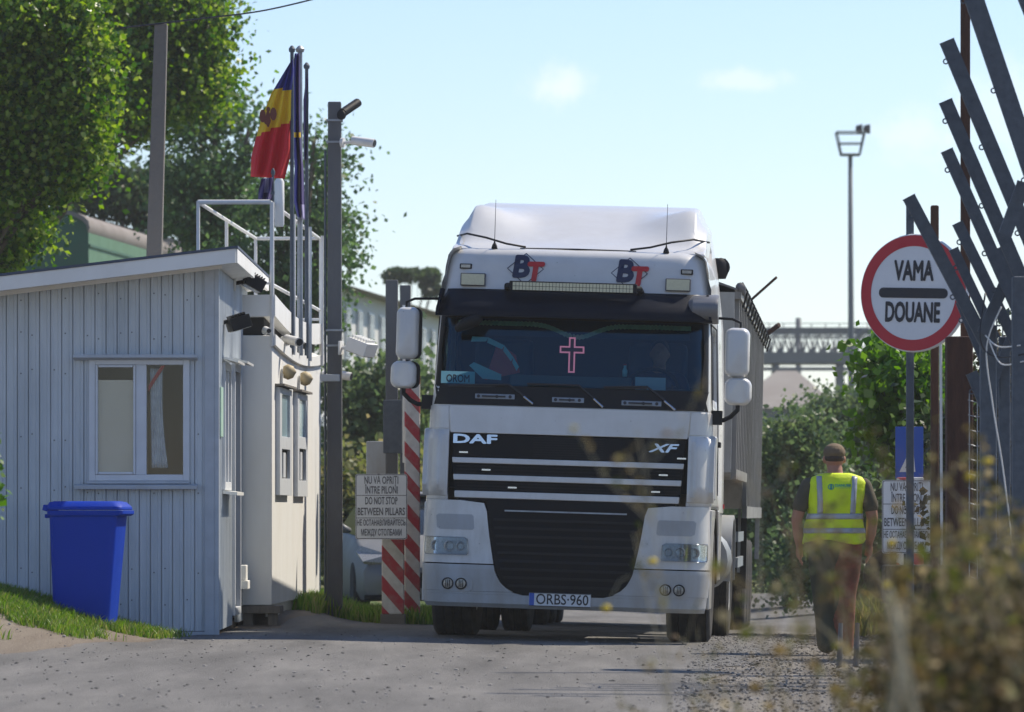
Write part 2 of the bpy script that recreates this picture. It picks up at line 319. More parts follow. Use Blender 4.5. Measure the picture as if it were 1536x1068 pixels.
earthmat('asphalt', (.13, .126, .12), (.18, .174, .166), (.235, .226, .213), 300.)
earthmat('gravel_bed', (.13, .12, .105), (.19, .175, .155), (.25, .23, .205), 90.)
earthmat('field', (.05, .08, .02), (.09, .12, .035), (.16, .14, .07), 60.)
def lin(a, b, n): return [a + (b - a) * i / (n - 1) for i in range(n)]
xs = lin(-2400, -60, 10)[:-1] + lin(-60, -8, 14)[:-1] + lin(-8, 8, 81)[:-1] + lin(8, 60, 14)[:-1] + lin(60, 2400, 10)
ys = lin(-300, 4, 6)[:-1] + lin(4, 26, 12)[:-1] + lin(26, 62, 121)[:-1] + lin(62, 160, 25)[:-1] + lin(160, 5500, 14)
mb = MB(); mb.grid([[Vector((x, y, ground(x, y))) for x in xs] for y in ys])
gob = mb.build('ground', [M['dirt'], M['field']], smooth=True); tag(gob, kind='structure')
for p in gob.data.polygons:
    c = p.center
    if (c.y > 58 and not (0 < c.x < 6 and c.y < 90)) : p.material_index = 1
def strip(name, tab, m, lift, nx=36, y0=26, y1=90, ny=150):
    rows = []
    for y in lin(y0, y1, ny):
        a, b = interp(tab, y); w = .05 * math.sin(y * 2.3) + .03 * math.sin(y * 7.1)
        rows.append([Vector((x, y, ground(x, y) + lift)) for x in lin(a + w, b + w * 1.5, nx)])
    o = MB().grid(rows).build(name, M[m], smooth=True); return tag(o, kind='structure')
strip('gravel_verge', [(4, .6, 9), (29, .55, 9), (38, 1.0, 9), (43, 1.7, 8), (60, 2.9, 7.5), (90, 5, 9)], 'gravel_bed', .006, y0=22)
strip('road', [(4, -5, 3), (29, -5.5, 1.05), (34, -4.6, 1.25), (37.5, -3.75, 1.55), (41.5, -3.0, 2.0), (43.6, -2.75, 2.35), (46, -2.3, 2.6), (60, -1.0, 3.6), (90, 1.0, 5.5)], 'asphalt', .012, y0=20)
# loose stones on the road and verge: uncountable
mb = MB(); ICO = None
bmi = bmesh.new(); bmesh.ops.create_icosphere(bmi, subdivisions=1, radius=1); IV = [v.co.copy() for v in bmi.verts]; IF = [[v.index for v in f.verts] for f in bmi.faces]; bmi.free()
for i in range(9500):
    if i % 8: 
        y = random.uniform(28, 52); x = random.uniform(.8 + (y - 28) * .05, 2.6 + (y - 28) * .08)
    else:
        y = random.uniform(28, 46); x = random.uniform(-4.2, 2.2)
    r = random.choice((.004, .005, .007, .009, .012, .018)) * random.uniform(.7, 1.3)
    r *= .75 if x < 1.2 else .68
    mb.add([(x + v.x * r * random.uniform(.8, 1.3), y + v.y * r, ground(x, y) + .014 + v.z * r * .6) for v in IV], IF, 0 if random.random() < .6 else 1)
tag(mb.build('gravel', [M['stone'], M['stone_light']]), 'loose dark stones scattered over the road and its verge', 'gravel', kind='stuff')
# ================================================================ grass
def blades(name, label, pts, h, w, m, kind='stuff', seed=1, lean=.5):
    r = np.random.default_rng(seed); n = len(pts); pts = np.array(pts)
    a = r.uniform(0, 2 * math.pi, n); hh = h * r.uniform(.4, 1.25, n); ww = w * r.uniform(.6, 1.3, n)
    d = np.stack([np.cos(a), np.sin(a), np.zeros(n)], 1); l = r.uniform(0, 2 * math.pi, n); L = np.stack([np.cos(l), np.sin(l), np.zeros(n)], 1) * (r.uniform(.1, 1, n) * lean * hh)[:, None]
    up = np.zeros((n, 3)); up[:, 2] = 1
    v0 = pts - d * ww[:, None] * .5; v1 = pts + d * ww[:, None] * .5; mid = pts + up * hh[:, None] * .6 + L * .4
    v2 = mid + d * ww[:, None] * .4; v3 = mid - d * ww[:, None] * .4; v4 = pts + up * hh[:, None] + L
    V = np.stack([v0, v1, v2, v3, v4], 1).reshape(-1, 3)
    me = bpy.data.meshes.new(name); me.vertices.add(5 * n); me.vertices.foreach_set('co', V.ravel())
    base = (np.arange(n) * 5)[:, None]; q = (base + np.array([[0, 1, 2, 3]])); t3 = (base + np.array([[3, 2, 4]]))
    me.loops.add(7 * n); me.loops.foreach_set('vertex_index', np.concatenate([q, t3], 1).ravel().astype(np.int32))
    me.polygons.add(2 * n); ls = np.stack([np.arange(n) * 7, np.arange(n) * 7 + 4], 1).ravel(); me.polygons.foreach_set('loop_start', ls.astype(np.int32))
    me.materials.append(M[m]); me.update(calc_edges=True); me.validate()
    o = bpy.data.objects.new(name, me); link(o); tag(o, label, 'grass', kind=kind); return o
pts = []
for i in range(110000):
    x = random.uniform(-5.2, -2.7); y = random.uniform(36.4, 43.7)
    edge = -2.9 - .55 * (43.6 - y) * .45 + .25 * math.sin(y * 3.1) + .12 * math.sin(y * 9)
    dens = sstep(edge + .15, edge - .5, x) * (0.2 + .8 * sstep(36.6, 40.6, y))
    nn = noise.noise(Vector((x * 1.6, y * 1.3, 0))) + .5 * noise.noise(Vector((x * 5, y * 5, 3)))
    if random.random() < dens * sstep(-.30, .22, nn + .3 * (y - 41)): pts.append((x, y, ground(x, y)))
blades('grass', 'bright green grass on the bank around the blue bin', pts, .085, .010, 'grass_blade', lean=1.0)
pts = []
for i in range(14000):
    x = random.uniform(-2.15, -.8); y = random.uniform(50.5, 57)
    if x > -1.9 and y < 52.3: continue
    if random.random() < sstep(-.2, .3, noise.noise(Vector((x * 3, y * 2, 5))) + .25): pts.append((x, y, ground(x, y)))
blades('grass', 'green grass tufts at the foot of the grey camera pole', pts, .17, .02, 'grass_blade', seed=3)
pts = []
for i in range(26000):
    x = random.uniform(2.2, 7.5); y = random.uniform(50, 66)
    if x < 3.0 + (y - 50) * .12: continue
    pts.append((x, y, ground(x, y)))
blades('grass', 'dry pale grass beside the road behind the worker', pts, .32, .025, 'leaf_olive', seed=4)
# ================================================================ guard hut
HX1, HX0, HY0, HY1 = -2.52, -6.1, 44.0, 49.0
hb = .06
def roofz(x): return 3.22 - (HX1 - x) * .118      # underside of the eave along the front
hut = thing('guard_hut', 'pale blue ribbed metal guard hut with sloping roof beside the blue bin', 'hut', (HX1 - 1.8, HY0, hb))
H0 = hut.location.copy()
wall = MB()
WX0, WX1, WZ0, WZ1 = PX(139, HY0), PX(279, HY0), PZ(716, HY0), PZ(543, HY0)
def ribs(x0, x1, z0f, z1f, pitch=.0945):
    """vertical wall cladding: flat trays with a raised rib, facing -Y"""
    x = x1; th = .03
    while x > x0 + .01:
        a = max(x - pitch, x0)
        zt = min(z1f(a), z1f(x)); zb = z0f
        def sheet(za, zb_t, zb_t2):
            prof = [(a, .018), (a + .007, .018), (a + .009, -.006), (a + .020, -.006), (a + .026, 0), (a + pitch * .66, 0), (a + pitch * .70, -.005), (a + pitch * .76, 0), (x - .001, 0), (x, .018)]
            prof = [(min(p, x), q) for p, q in prof]
            top = [zb_t + (zb_t2 - zb_t) * (p - a) / max(1e-6, x - a) for p, q in prof]
            wall.slab([[Vector((p, HY0 + q, za)) for p, q in prof], [Vector((p, HY0 + q, tt)) for (p, q), tt in zip(prof, top)]],
                      [[Vector((p, HY0 + th, za)) for p, q in prof], [Vector((p, HY0 + th, tt)) for (p, q), tt in zip(prof, top)]])
        mid = (a + x) / 2
        if WX0 - .02 < mid < WX1 + .02:
            sheet(zb, WZ0, WZ0); sheet(WZ1, z1f(a), z1f(x))
        else: sheet(zb, z1f(a), z1f(x))
        x = a
ribs(HX0, HX1, hb + .04, lambda x: roofz(x) - .02)
# inner shell of the hut: walls behind the cladding, floor; the right-hand side has the same cladding turned along Y
y = HY0 + .03
SWY = [(44.75, 45.75, PZ(735, 45.2), PZ(545, 45.2)), (46.35, 47.35, hb + .12, PZ(546, 46.7))]     # side window, doorway
segs = lin(HY0 + .03, HY1, 44)
for a, b in zip(segs, segs[1:]):
    mid = (a + b) / 2; spans = [(hb + .04, 3.2)]
    for (s0, s1, z0, z1) in SWY:
        if s0 < mid < s1: spans = [(hb + .04, z0), (z1, 3.2)] if z0 > .4 else [(z1, 3.2)]
    for z0, z1 in spans:
        prof = [(a, 0), (a + .014, .012), (a + .028, .012), (a + .042, 0), (b, 0)]
        wall.slab([[Vector((HX1 + q, p, z)) for p, q in prof] for z in (z0, z1)], [[Vector((HX1 - .03, p, z)) for p, q in prof] for z in (z0, z1)])
wall.box((HX0, HY1 - .05, hb), (HX1 - .03, HY1, 2.9)); wall.box((HX0 - .05, HY0, hb), (HX0, HY1, 2.75))
for kx in range(40):
    if (kx * 7) % 3 == 0: continue
    sx = HX1 - .06 - kx * .0945
    for sz in (.35, .62, 1.3, 1.75, 2.32, 2.62, 2.95):
        sz += .03 * math.sin(kx * 5 + sz * 9)
        if sz > roofz(sx) - .1 or (WX0 - .1 < sx < WX1 + .1 and WZ0 - .1 < sz < WZ1 + .1) or (kx * 13 + int(sz * 10)) % 4 == 0: continue
        wall.box((sx - .005, HY0 - .005, sz - .005), (sx + .005, HY0 + .001, sz + .005), 1)
wall.build('wall', [M['clad'], M['ink_grey']], hut, H0)
mb = MB(); mb.box((HX1 - .012, HY0 - .022, hb), (HX1 + .022, HY0 + .05, 3.19)); mb.box((HX1 - .10, HY0 - .019, hb + .01), (HX1 - .014, HY0 - .013, 3.19)); mb.box((HX0, HY0 - .016, hb - .02), (HX1, HY0 + .02, hb + .035))
mb.build('corner_trim', M['clad_trim'], hut, H0)
mb = MB(); mb.box((HX0, HY0 + .04, hb - .05), (HX1 - .04, HY1 - .06, hb + .05)); mb.build('floor', M['wood_dark'], hut, H0)
mb = MB(); mb.box((HX0 + .01, HY1 - .20, hb + .06), (HX1 - .05, HY1 - .055, 2.4)); mb.build('inner_wall', M['wood_dark'], hut, H0)
# roof slab with fascia: slopes down to the left
RX1 = PX(357, HY0 - .4); ry0 = HY0 - .42; ry1 = HY1 + .25
def rz(x): return PZ(372, ry0) - (RX1 - x) * .118
mb = MB(); xL = HX0 - .25
mb.prism([(xL, ry0, rz(xL)), (RX1, ry0, rz(RX1)), (RX1, ry0, rz(RX1) + .022), (xL, ry0, rz(xL) + .022)], (0, ry1 - ry0, 0))
mb.build('roof', M['roof_blue'], hut, H0)
mb = MB(); fh = .125
mb.prism([(xL, ry0 + .01, rz(xL) - fh), (RX1 - .02, ry0 + .01, rz(RX1) - fh), (RX1 - .02, ry0 + .01, rz(RX1) - .002), (xL, ry0 + .01, rz(xL) - .002)], (0, .03, 0))
mb.prism([(RX1 - .035, ry0 + .042, rz(RX1) - fh), (RX1 - .005, ry0 + .042, rz(RX1) - fh), (RX1 - .005, ry0 + .042, rz(RX1) - .003), (RX1 - .035, ry0 + .042, rz(RX1) - .003)], (0, ry1 - ry0 - .05, 0))
mb.build('fascia', M['cabin_white'], hut, H0, bevel=.004)
mb = MB(); mb.prism([(xL, ry0 + .045, rz(xL) - fh + .012), (RX1 - .04, ry0 + .045, rz(RX1) - fh + .012), (RX1 - .04, ry0 + .045, rz(RX1) - fh + .03), (xL, ry0 + .045, rz(xL) - fh + .03)], (0, ry1 - ry0 - .05, 0))
mb.prism([(HX0, HY0 - .05, roofz(HX0) - .06), (HX1 + .05, HY0 - .05, roofz(HX1) - .03), (HX1 + .05, HY0 - .05, roofz(HX1) + .03), (HX0, HY0 - .05, roofz(HX0) + .0)], (0, .03, 0))
mb.build('soffit', M['cabin_white'], hut, H0)
# front window
win = MB(); fy0 = HY0 - .035; fy1 = HY0 + .05; b = .024
mb = MB(); mb.box((WX0 - .03, fy0 + .01, WZ0 - .03), (WX0 + b, fy1, WZ1 + .03)); mb.box((WX1 - b, fy0 + .01, WZ0 - .03), (WX1 + .03, fy1, WZ1 + .03))
mb.box((WX0 + b, fy0 + .01, WZ1 - b), (WX1 - b, fy1, WZ1 + .03)); mb.box((WX0 + b, fy0 + .01, WZ0 - .03), (WX1 - b, fy1, WZ0 + b))
xm = PX(212, HY0); mb.box((xm - .045, fy0 + .012, WZ0 + b), (xm + .045, fy1 - .002, WZ1 - b))
win = mb.build('window', M['upvc'], hut, H0, bevel=.004)
mb = MB(); xa, xb = WX0 + b, xm - .045; za, zb = WZ0 + b, WZ1 - b; s = .024
for q in ((xa, za, xa + s, zb), (xb - s, za, xb, zb), (xa + s, za, xb - s, za + s), (xa + s, zb - s, xb - s, zb)): mb.box((q[0] + .002, fy0, q[1] + .002), (q[2] - .002, fy1 - .02, q[3] - .002))
mb.build('sash', M['upvc'], win, H0, bevel=.004)
mb = MB(); mb.box((xa + .01, HY0 + .0, za), (xb - .01, HY0 + .006, zb)); mb.box((xm + .046, HY0 + .0, za), (WX1 - b - .001, HY0 + .006, zb)); mb.build('pane', M['window_glass'], win, H0)
mb = MB(); mb.box((PX(113, HY0), HY0 - .10, PZ(733, HY0)), (PX(297, HY0), HY0 - .014, PZ(727, HY0)), rot=(.15, 0, 0)); mb.box((PX(130, HY0), HY0 - .05, PZ(727, HY0) + .008), (PX(285, HY0), HY0 - .013, WZ0 - .032)); mb.build('sill', M['clad_trim'], win, H0, bevel=.004)
mb = MB(); mb.box((PX(111, HY0), HY0 - .12, PZ(539, HY0)), (PX(297, HY0), HY0 - .014, PZ(534, HY0)), rot=(-.2, 0, 0)); mb.build('drip_rail', M['clad_trim'], win, H0, bevel=.003)
# what is seen inside: a cream blind close behind the left pane, a curtain
mb = MB(); mb.box((xa + .012, HY0 + .012, za + .01), (xb - .012, HY0 + .016, PZ(570, HY0))); mb.build('window_blind', M['cream_wall'], hut, H0)
cu = MB(); front = []; back = []
for i in range(14):
    t = i / 13; z = lerp(WZ1 - .05, WZ0 + .08, t); x0 = PX(lerp(224, 226, t), HY0); x1 = PX(lerp(243, 252, t) - 4 * math.sin(t * 3), HY0)
    front.append([Vector((lerp(x0, x1, k / 24), HY0 + .085 + .014 * math.sin(k * 1.7 + t), z)) for k in range(25)]); back.append([v + Vector((0, .004, 0)) for v in front[-1]])
cu.slab(front, back)
mat('curtain_cloth', (.62, .68, .72), .9, dirt=.7, dcol=(.30, .34, .38), dscale=14)
cur = cu.build('curtain', M['curtain_cloth'], o=(PX(236, HY0), HY0 + .16, WZ1), smooth=True); tag(cur, 'thin grey curtain gathered behind the hut window pane', 'curtain')
mb = MB(); mb.prism([(PX(222, HY0), HY0 + .055, PZ(578, HY0)), (PX(241, HY0), HY0 + .055, PZ(548, HY0)), (PX(247, HY0), HY0 + .055, PZ(548, HY0)), (PX(222, HY0), HY0 + .055, PZ(588, HY0))], (0, .004, 0))
tag(mb.build('ribbon', M['red_paint'], o=(PX(232, HY0), HY0 + .06, PZ(560, HY0))), 'faded red ribbon stretched across the corner of the hut window', 'ribbon')
# side window and door on the right wall
for (s0, s1, z0, z1), nm in zip(SWY, ('window', 'door')):
    mb = MB(); x0, x1 = HX1 - .04, HX1 + .035; b = .07
    mb.box((x0, s0, z0), (x1, s0 + b, z1)); mb.box((x0, s1 - b, z0), (x1, s1, z1)); mb.box((x0, s0 + b, z1 - b), (x1, s1 - b, z1)); mb.box((x0, s0 + b, z0), (x1, s1 - b, z0 + b))
    if nm == 'window': mb.box((x0, (s0 + s1) / 2 - .04, z0 + b), (x1, (s0 + s1) / 2 + .04, z1 - b))
    w = mb.build(nm, M['upvc'], hut, H0, bevel=.004)
    mb = MB()
    if nm == 'window': mb.box((HX1 - .01, s0 + b, z0 + b), (HX1 - .004, s1 - b, z1 - b)); mb.build('pane', M['window_glass'], w, H0)
    else: mb.box((HX1 - .03, s0 + b, z0 + b), (HX1 - .012, s1 - b, z1 - b)); mb.build('panel', M['dark_gap'], w, H0)
    mb = MB(); mb.box((HX1 + .02, s0 - .05, z1 + .01), (HX1 + .15, s1 + .05, z1 + .03), rot=(0, .25, 0)); mb.build('awning', M['cabin_white'], w, H0)
    if nm == 'window': mb = MB(); mb.box((HX1 + .014, s0 - .05, z0 - .04), (HX1 + .14, s1 + .05, z0 - .012), rot=(0, .12, 0)); mb.build('sill', M['cabin_white'], w, H0)
mb = MB(); mb.box((HX1 + .013, 44.28, PZ(655, 44.3)), (HX1 + .025, 44.6, PZ(580, 44.3))); mat('notice_green', (.42, .62, .50), .5, dirt=.3, dscale=9)
tag(mb.build('notice_board', M['notice_green'], o=(HX1 + .013, 44.44, PZ(620, 44.3)), bevel=.003), 'pale green notice board screwed to the side wall of the hut', 'notice board')
mb = MB(); z = hb + .5; mb.box((HX1 + .013, 47.5, .48), (HX1 + .07, 47.85, .62)); mb.box((HX1 + .013, 47.45, .40), (HX1 + .09, 47.9, .478))
tag(mb.build('meter_box', M['cabin_white'], o=(HX1 + .013, 47.7, .4), bevel=.005), 'small white box low on the side wall of the hut near the bench', 'box')
# floodlights on the hut side
def floodlight(loc, label, s=1.0, yaw=0., dark=True, tilt=-.3):
    r = thing('floodlight', label, 'floodlight', loc, (0, 0, yaw))
    m = M['black_plastic'] if dark else M['cabin_white']
    MB().box((-.02, -.06, -.07), (.0, .06, .07), rot=None).build('wall_plate', M['cabin_white'], r, bevel=.004)
    MB().tube([(0, 0, 0), (.10 * s, 0, .02)], .018, 8).build('arm', m, r, smooth='auto')
    h = MB(); h.box((.08 * s, -.12 * s, -.05 * s), (.26 * s, .12 * s, .06 * s), rot=(0, tilt, 0)); 
    for k in range(6): h.box((.10 * s + k * .025 * s, -.10 * s, .055 * s), (.108 * s + k * .025 * s, .10 * s, .085 * s), rot=(0, tilt, 0), c=(.17 * s, 0, .005))
    ho = h.build('housing', m, r, bevel=.008)
    MB().box((.09 * s, -.105 * s, -.056 * s), (.25 * s, .105 * s, -.051 * s), rot=(0, tilt, 0), c=(.17 * s, 0, .005)).build('lens', M['lamp_glass'], ho)
    return r
floodlight(P(329, 485, 44.9) * 1.0, 'black finned floodlight on the side wall above the hut window', 1.0, 0.25)
floodlight(Vector((HX1 + .02, 46.6, PZ(425, 46.6))), 'black strip floodlight tucked under the roof overhang of the hut', 1.0, .2, tilt=.5)
# ================================================================ blue wheelie bin (seen from its side: lid hinge left)
bx, by = PX(130, 42.9), 42.9; bz = ground(bx, by) - .02
bin_ = thing('wheelie_bin', 'bright blue wheeled rubbish bin standing on the grass by the hut', 'bin', (bx + .015, by, bz), (0, 0, R_(-7))); bin_.scale = (.89, .9, 1.0)
def lbin(px): return (px - 130) * by / FPX
bh = (935 - 775) * by / FPX + .055
mb = MB(); rows = []
def rrect(x0, x1, y0, y1, z, r, n=5):
    o = []
    for (cx, cy, a0) in ((x1 - r, y1 - r, 0), (x0 + r, y1 - r, 90), (x0 + r, y0 + r, 180), (x1 - r, y0 + r, 270)):
        for k in range(n + 1):
            a = R_(a0 + 90 * k / n); o.append(Vector((cx + r * math.cos(a), cy + r * math.sin(a), z)))
    return o
def loft(mb, rings, m=0, cap=True):
    n = len(rings[0]); vs = [v for r in rings for v in r]
    fs = [(i * n + j, i * n + (j + 1) % n, (i + 1) * n + (j + 1) % n, (i + 1) * n + j) for i in range(len(rings) - 1) for j in range(n)]
    if cap: fs += [tuple(range(n - 1, -1, -1)), tuple((len(rings) - 1) * n + j for j in range(n))]
    return mb.add(vs, fs, m)
R = []
for t in lin(0, 1, 9): R.append(rrect(lerp(-.292, -.325, t), lerp(.235, .325, t), lerp(-.22, -.27, t), lerp(.22, .27, t), lerp(.0, bh, t), .05))
loft(mb, R); mb.build('body', M['bin_blue'], bin_, smooth='auto', bevel=.006)
mb = MB(); loft(mb, [rrect(-.335, .36, -.285, .285, bh - .045, .05), rrect(-.34, .385, -.29, .29, bh - .03, .05), rrect(-.34, .385, -.29, .29, bh, .05)]); mb.build('rim', M['bin_blue'], bin_, bevel=.006)
mb = MB(); loft(mb, [rrect(-.345, .375, -.285, .285, bh + .004, .07), rrect(-.35, .37, -.28, .28, bh + .03, .07), rrect(-.34, .33, -.24, .24, bh + .068, .08), rrect(-.30, .28, -.18, .18, bh + .078, .08)])
mb.box((-.385, -.24, bh - .005), (-.33, .24, bh + .045), rot=(0, .25, 0)); mb.build('lid', M['bin_blue'], bin_, bevel=.008)
mb = MB(); mb.tube([(-.36, -.2, bh - .05), (-.36, .2, bh - .05)], .014, 8); mb.box((-.37, -.21, bh - .06), (-.31, -.18, bh - .03)); mb.box((-.37, .18, bh - .06), (-.31, .21, bh - .03)); mb.build('handle', M['bin_blue'], bin_)
for k in (-.2, .2):
    w = MB(); w.lathe([(.02, -.02), (.09, -.022), (.1, -.012), (.1, .012), (.09, .022), (.02, .02)], (-.26, k, .09), 'y', 24); w.build('wheel', M['rubber'], bin_, smooth='auto')
# ================================================================ white cabin behind the hut, raised on trestles
cY0, cY1 = 48.0, 54.5; cXa, cXb = PX(408, cY0), PX(481, cY1); cL = 2.2
cab0 = Vector((cXa, cY0, .1))
cabn = thing('white_cabin', 'cream white cabin with two narrow side windows behind the guard hut', 'cabin', cab0)
def C(u, t, z):     # u metres left of the lit side wall, t metres along it, height z
    d = (Vector((cXb, cY1, 0)) - Vector((cXa, cY0, 0))).normalized(); n = Vector((-d.y, d.x, 0)); p = Vector((cXa, cY0, 0)) + d * t + n * u; return Vector((p.x, p.y, z))
LEN = 6.52
def cbox(mb, u0, u1, t0, t1, z0, z1, m=0):
    return mb.prism([C(u0, t0, z0), C(u1, t0, z0), C(u1, t1, z0), C(u0, t1, z0)], (0, 0, z1 - z0), m)
zb0 = PZ(908, cY0); zt = PZ(503, cY0)
mb = MB(); cbox(mb, 0, cL, 0, LEN, zb0, zt)
ww = mb.build('wall', M['cabin_white'], cabn, cab0, bevel=.01)
mb = MB(); cbox(mb, .08, cL - .1, .1, LEN - .1, zt, zt + .20); mb.build('roof_gap', M['dark_gap'], cabn, cab0)
mb = MB(); F = []; B = []
for i in range(21):
    t = LEN * i / 20; sag = -.10 * math.sin(math.pi * i / 20); F.append([C(-.03, t, zt + .13 + .05 * (1 - i / 20) + sag), C(-.03, t, zt + .34 + .04 * (1 - i / 20) + sag)]); B.append([C(cL, t, zt + .13), C(cL, t, zt + .34)])
mb.slab(F, B); mb.build('roof_slab', M['cabin_white'], cabn, cab0)
mb = MB(); F = []; B = []
for i in range(21):
    t = LEN * i / 20; sag = -.09 * math.sin(math.pi * i / 20); F.append([C(-.035, t, zt - .09 + sag), C(-.035, t, zt + .01 + sag)]); B.append([C(.0, t, zt - .09 + sag), C(.0, t, zt + .01 + sag)])
mb.slab(F, B); mb.build('roof_trim', M['cabin_white'], cabn, cab0)
mb = MB(); cbox(mb, .34, .62, -.02, .5, zt + .02, zt + .19); mb.build('front_panel', M['cabin_white'], cabn, cab0, bevel=.005)
mb = MB(); cbox(mb, .05, .12, .75, LEN, .12, zb0 - .01); mb.build('plinth', M['cabin_white'], cabn, cab0)
# windows: position along wall from the photo column
def tcol(px):
    best = min(((abs(768 + C(0, t, 0).x * FPX / C(0, t, 0).y - px)), t) for t in lin(0, LEN, 400)); return best[1]
for pa, pb, pyt, pyb in ((413, 431, 583, 743), (440, 455, 591, 745)):
    t0, t1 = tcol(pa), tcol(pb); Yc = C(0, (t0 + t1) / 2, 0).y; z0, z1 = PZ(pyb, Yc), PZ(pyt, Yc); zm = PZ(660, Yc); e = (t1 - t0) * .16
    mb = MB()
    cbox(mb, -.045, -.001, t0, t0 + e, z0, z1); cbox(mb, -.045, -.001, t1 - e, t1, z0, z1); cbox(mb, -.045, -.001, t0 + e, t1 - e, z1 - .06, z1); cbox(mb, -.045, -.001, t0 + e, t1 - e, zm - .09, zm + .03); cbox(mb, -.045, -.001, t0 + e, t1 - e, z0, z0 + .16)
    w = mb.build('window', M['upvc'], cabn, cab0, bevel=.003)
    mb = MB(); cbox(mb, -.02, -.002, t0 + e, t1 - e, zm + .03, z1 - .06); mat('pane_pale', (.35, .50, .55), .15); mb.build('pane', M['pane_pale'], w, cab0)
    mb = MB(); cbox(mb, -.014, -.002, t0 + e, t1 - e, z0 + .16, zm - .09); mb.build('vent_gap', M['dark_gap'], w, cab0)
    mb = MB(); q = (t0 + t1) / 2; cbox(mb, -.03, -.015, q - e * .6, q + e * .6, z0 + .17, zm - .12); mb.build('slat', M['upvc'], w, cab0)
    mb = MB(); cbox(mb, -.09, -.001, t0 - .05, t1 + .05, z1 + .01, z1 + .03); mb.build('hood', M['wood_grey'], w, cab0)
for px, py in ((421, 558), (447, 568)):
    t = tcol(px); c = C(-.02, t, PZ(py, C(0, t, 0).y))
    r = thing('wall_lamp', ('nearer' if px < 430 else 'farther') + ' of the two rusty shell lamps above the cabin windows', 'lamp', c, (0, 0, 0), 'shell lamps on the cabin wall')
    mb = MB(); mb.lathe([(.0, -.0), (.055, .005), (.075, .05), (.055, .10), (.0, .13)], (0, 0, 0), 'x', 16); mb.build('shade', M['lamp_shell'], r, smooth=True)
    MB().box((-.015, -.03, -.26), (-.002, .03, .03)).build('mount', M['cabin_white'], r)
# trestle/bench under the cabin
tr = thing('trestle', 'low weathered timber trestle carrying the near end of the cabin', 'trestle', C(.0, .1, .03))
o = tr.location.copy()
mb = MB(); cbox(mb, -.08, 1.3, -.05, .35, zb0 - .075, zb0 - .005); mb.build('beam', M['wood_grey'], tr, o, bevel=.005)
for u in (-.05, .18, .55, 1.1):
    mb = MB(); cbox(mb, u, u + .09, 0, .08, -.02, zb0 - .077); mb.build('leg', M['wood_grey'], tr, o, bevel=.004)
for t in (2.2, 4.2, 6.2):
    mb = MB(); cbox(mb, .15, cL - .1, t, t + .3, 0, zb0 - .005); mb.build('support', M['concrete'], cabn, cab0)
# railing on the cabin roof
rail = thing('roof_railing', 'light grey tube railing round the roof of the white cabin', 'railing', C(0, 0, zt))
o = rail.location.copy(); rzt = PZ(303, cY0)
uL = (PX(408, cY0) - PX(297, cY0))
def rp(u, t, z): return C(u, t, z)
mb = MB(); T = [(0, 0), (uL, 0)]
mb.tube([rp(uL, 0, rzt), rp(0.02, 0, rzt)], .022, 8); mb.tube([rp(0.02, -.02, rzt), rp(.02, LEN, rzt)], .018, 8); mb.tube([rp(uL, LEN, rzt), rp(.02, LEN, rzt)], .018, 8); mb.tube([rp(uL, 0, rzt), rp(uL, LEN, rzt)], .018, 8)
mb.build('top_rail', M['white_paint'], rail, o, smooth='auto')
mb = MB(); zm = PZ(425, cY0); mb.tube([rp(0.02, 0, zm), rp(.02, LEN, zm)], .018, 8); mb.tube([rp(uL, 0, zm), rp(.02, 0, zm)], .012, 8); mb.tube([rp(uL, LEN, zm - .1), rp(.02, LEN, zm - .1)], .014, 8); mb.build('mid_rail', M['white_paint'], rail, o, smooth='auto')
for (u, t, zl, rr) in ((uL, 0, zt, .02), (.0, 0, zt - .1, .024), (-.05, tcol(433), zt - .12, .021), (-.05, tcol(458), zt - .12, .019), (-.05, tcol(476), zt - .12, .018), (0.0, LEN - .02, zt, .02), (uL, LEN - .02, zt, .02), (uL, 3, zt, .02)):
    MB().tube([rp(u, t, zl), rp(u, t, rzt)], rr * .85, 8).build('post', M['white_paint'], rail, o, smooth='auto')
# cctv cameras
def cctv(loc, yaw, label, m='white_paint', s=1.0, arm=.16, pitch=-.15):
    r = thing('security_camera', label, 'camera', loc, (0, 0, yaw), 'white security cameras')
    MB().lathe([(.0, 0), (.05 * s, 0), (.05 * s, .03), (.0, .03)], (0, 0, 0), 'x', 16).build('mount', M[m], r, smooth='auto')
    MB().tube([(0.02, 0, 0), (arm * .6, 0, .0), (arm, 0, -.03)], .016 * s, 8).build('arm', M[m], r, smooth='auto')
    b = MB(); b.tube([(arm * .6, 0, .02), (arm * .6 + .24 * s, 0, .02 + .24 * s * pitch)], .045 * s, 12, flat=1.1); h = b.build('housing', M[m], r, smooth='auto')
    MB().tube([(arm * .6 + .241 * s, 0, .02 + .241 * s * pitch), (arm * .6 + .25 * s, 0, .02 + .25 * s * pitch)], .035 * s, 12).build('lens', M['ink'], h)
    return r
cctv(P(425, 512, 49.2), -1.0, 'boxy white camera under the roof edge of the white cabin', arm=.1)
cctv(P(484, 563, 54.6) , -.25, 'white camera at the far end of the cabin beside the tall pole', arm=.12)
cctv(P(397, 497, 47.95), -1.3, 'tiny dome camera on the near top corner of the cabin', s=.6, arm=.05)
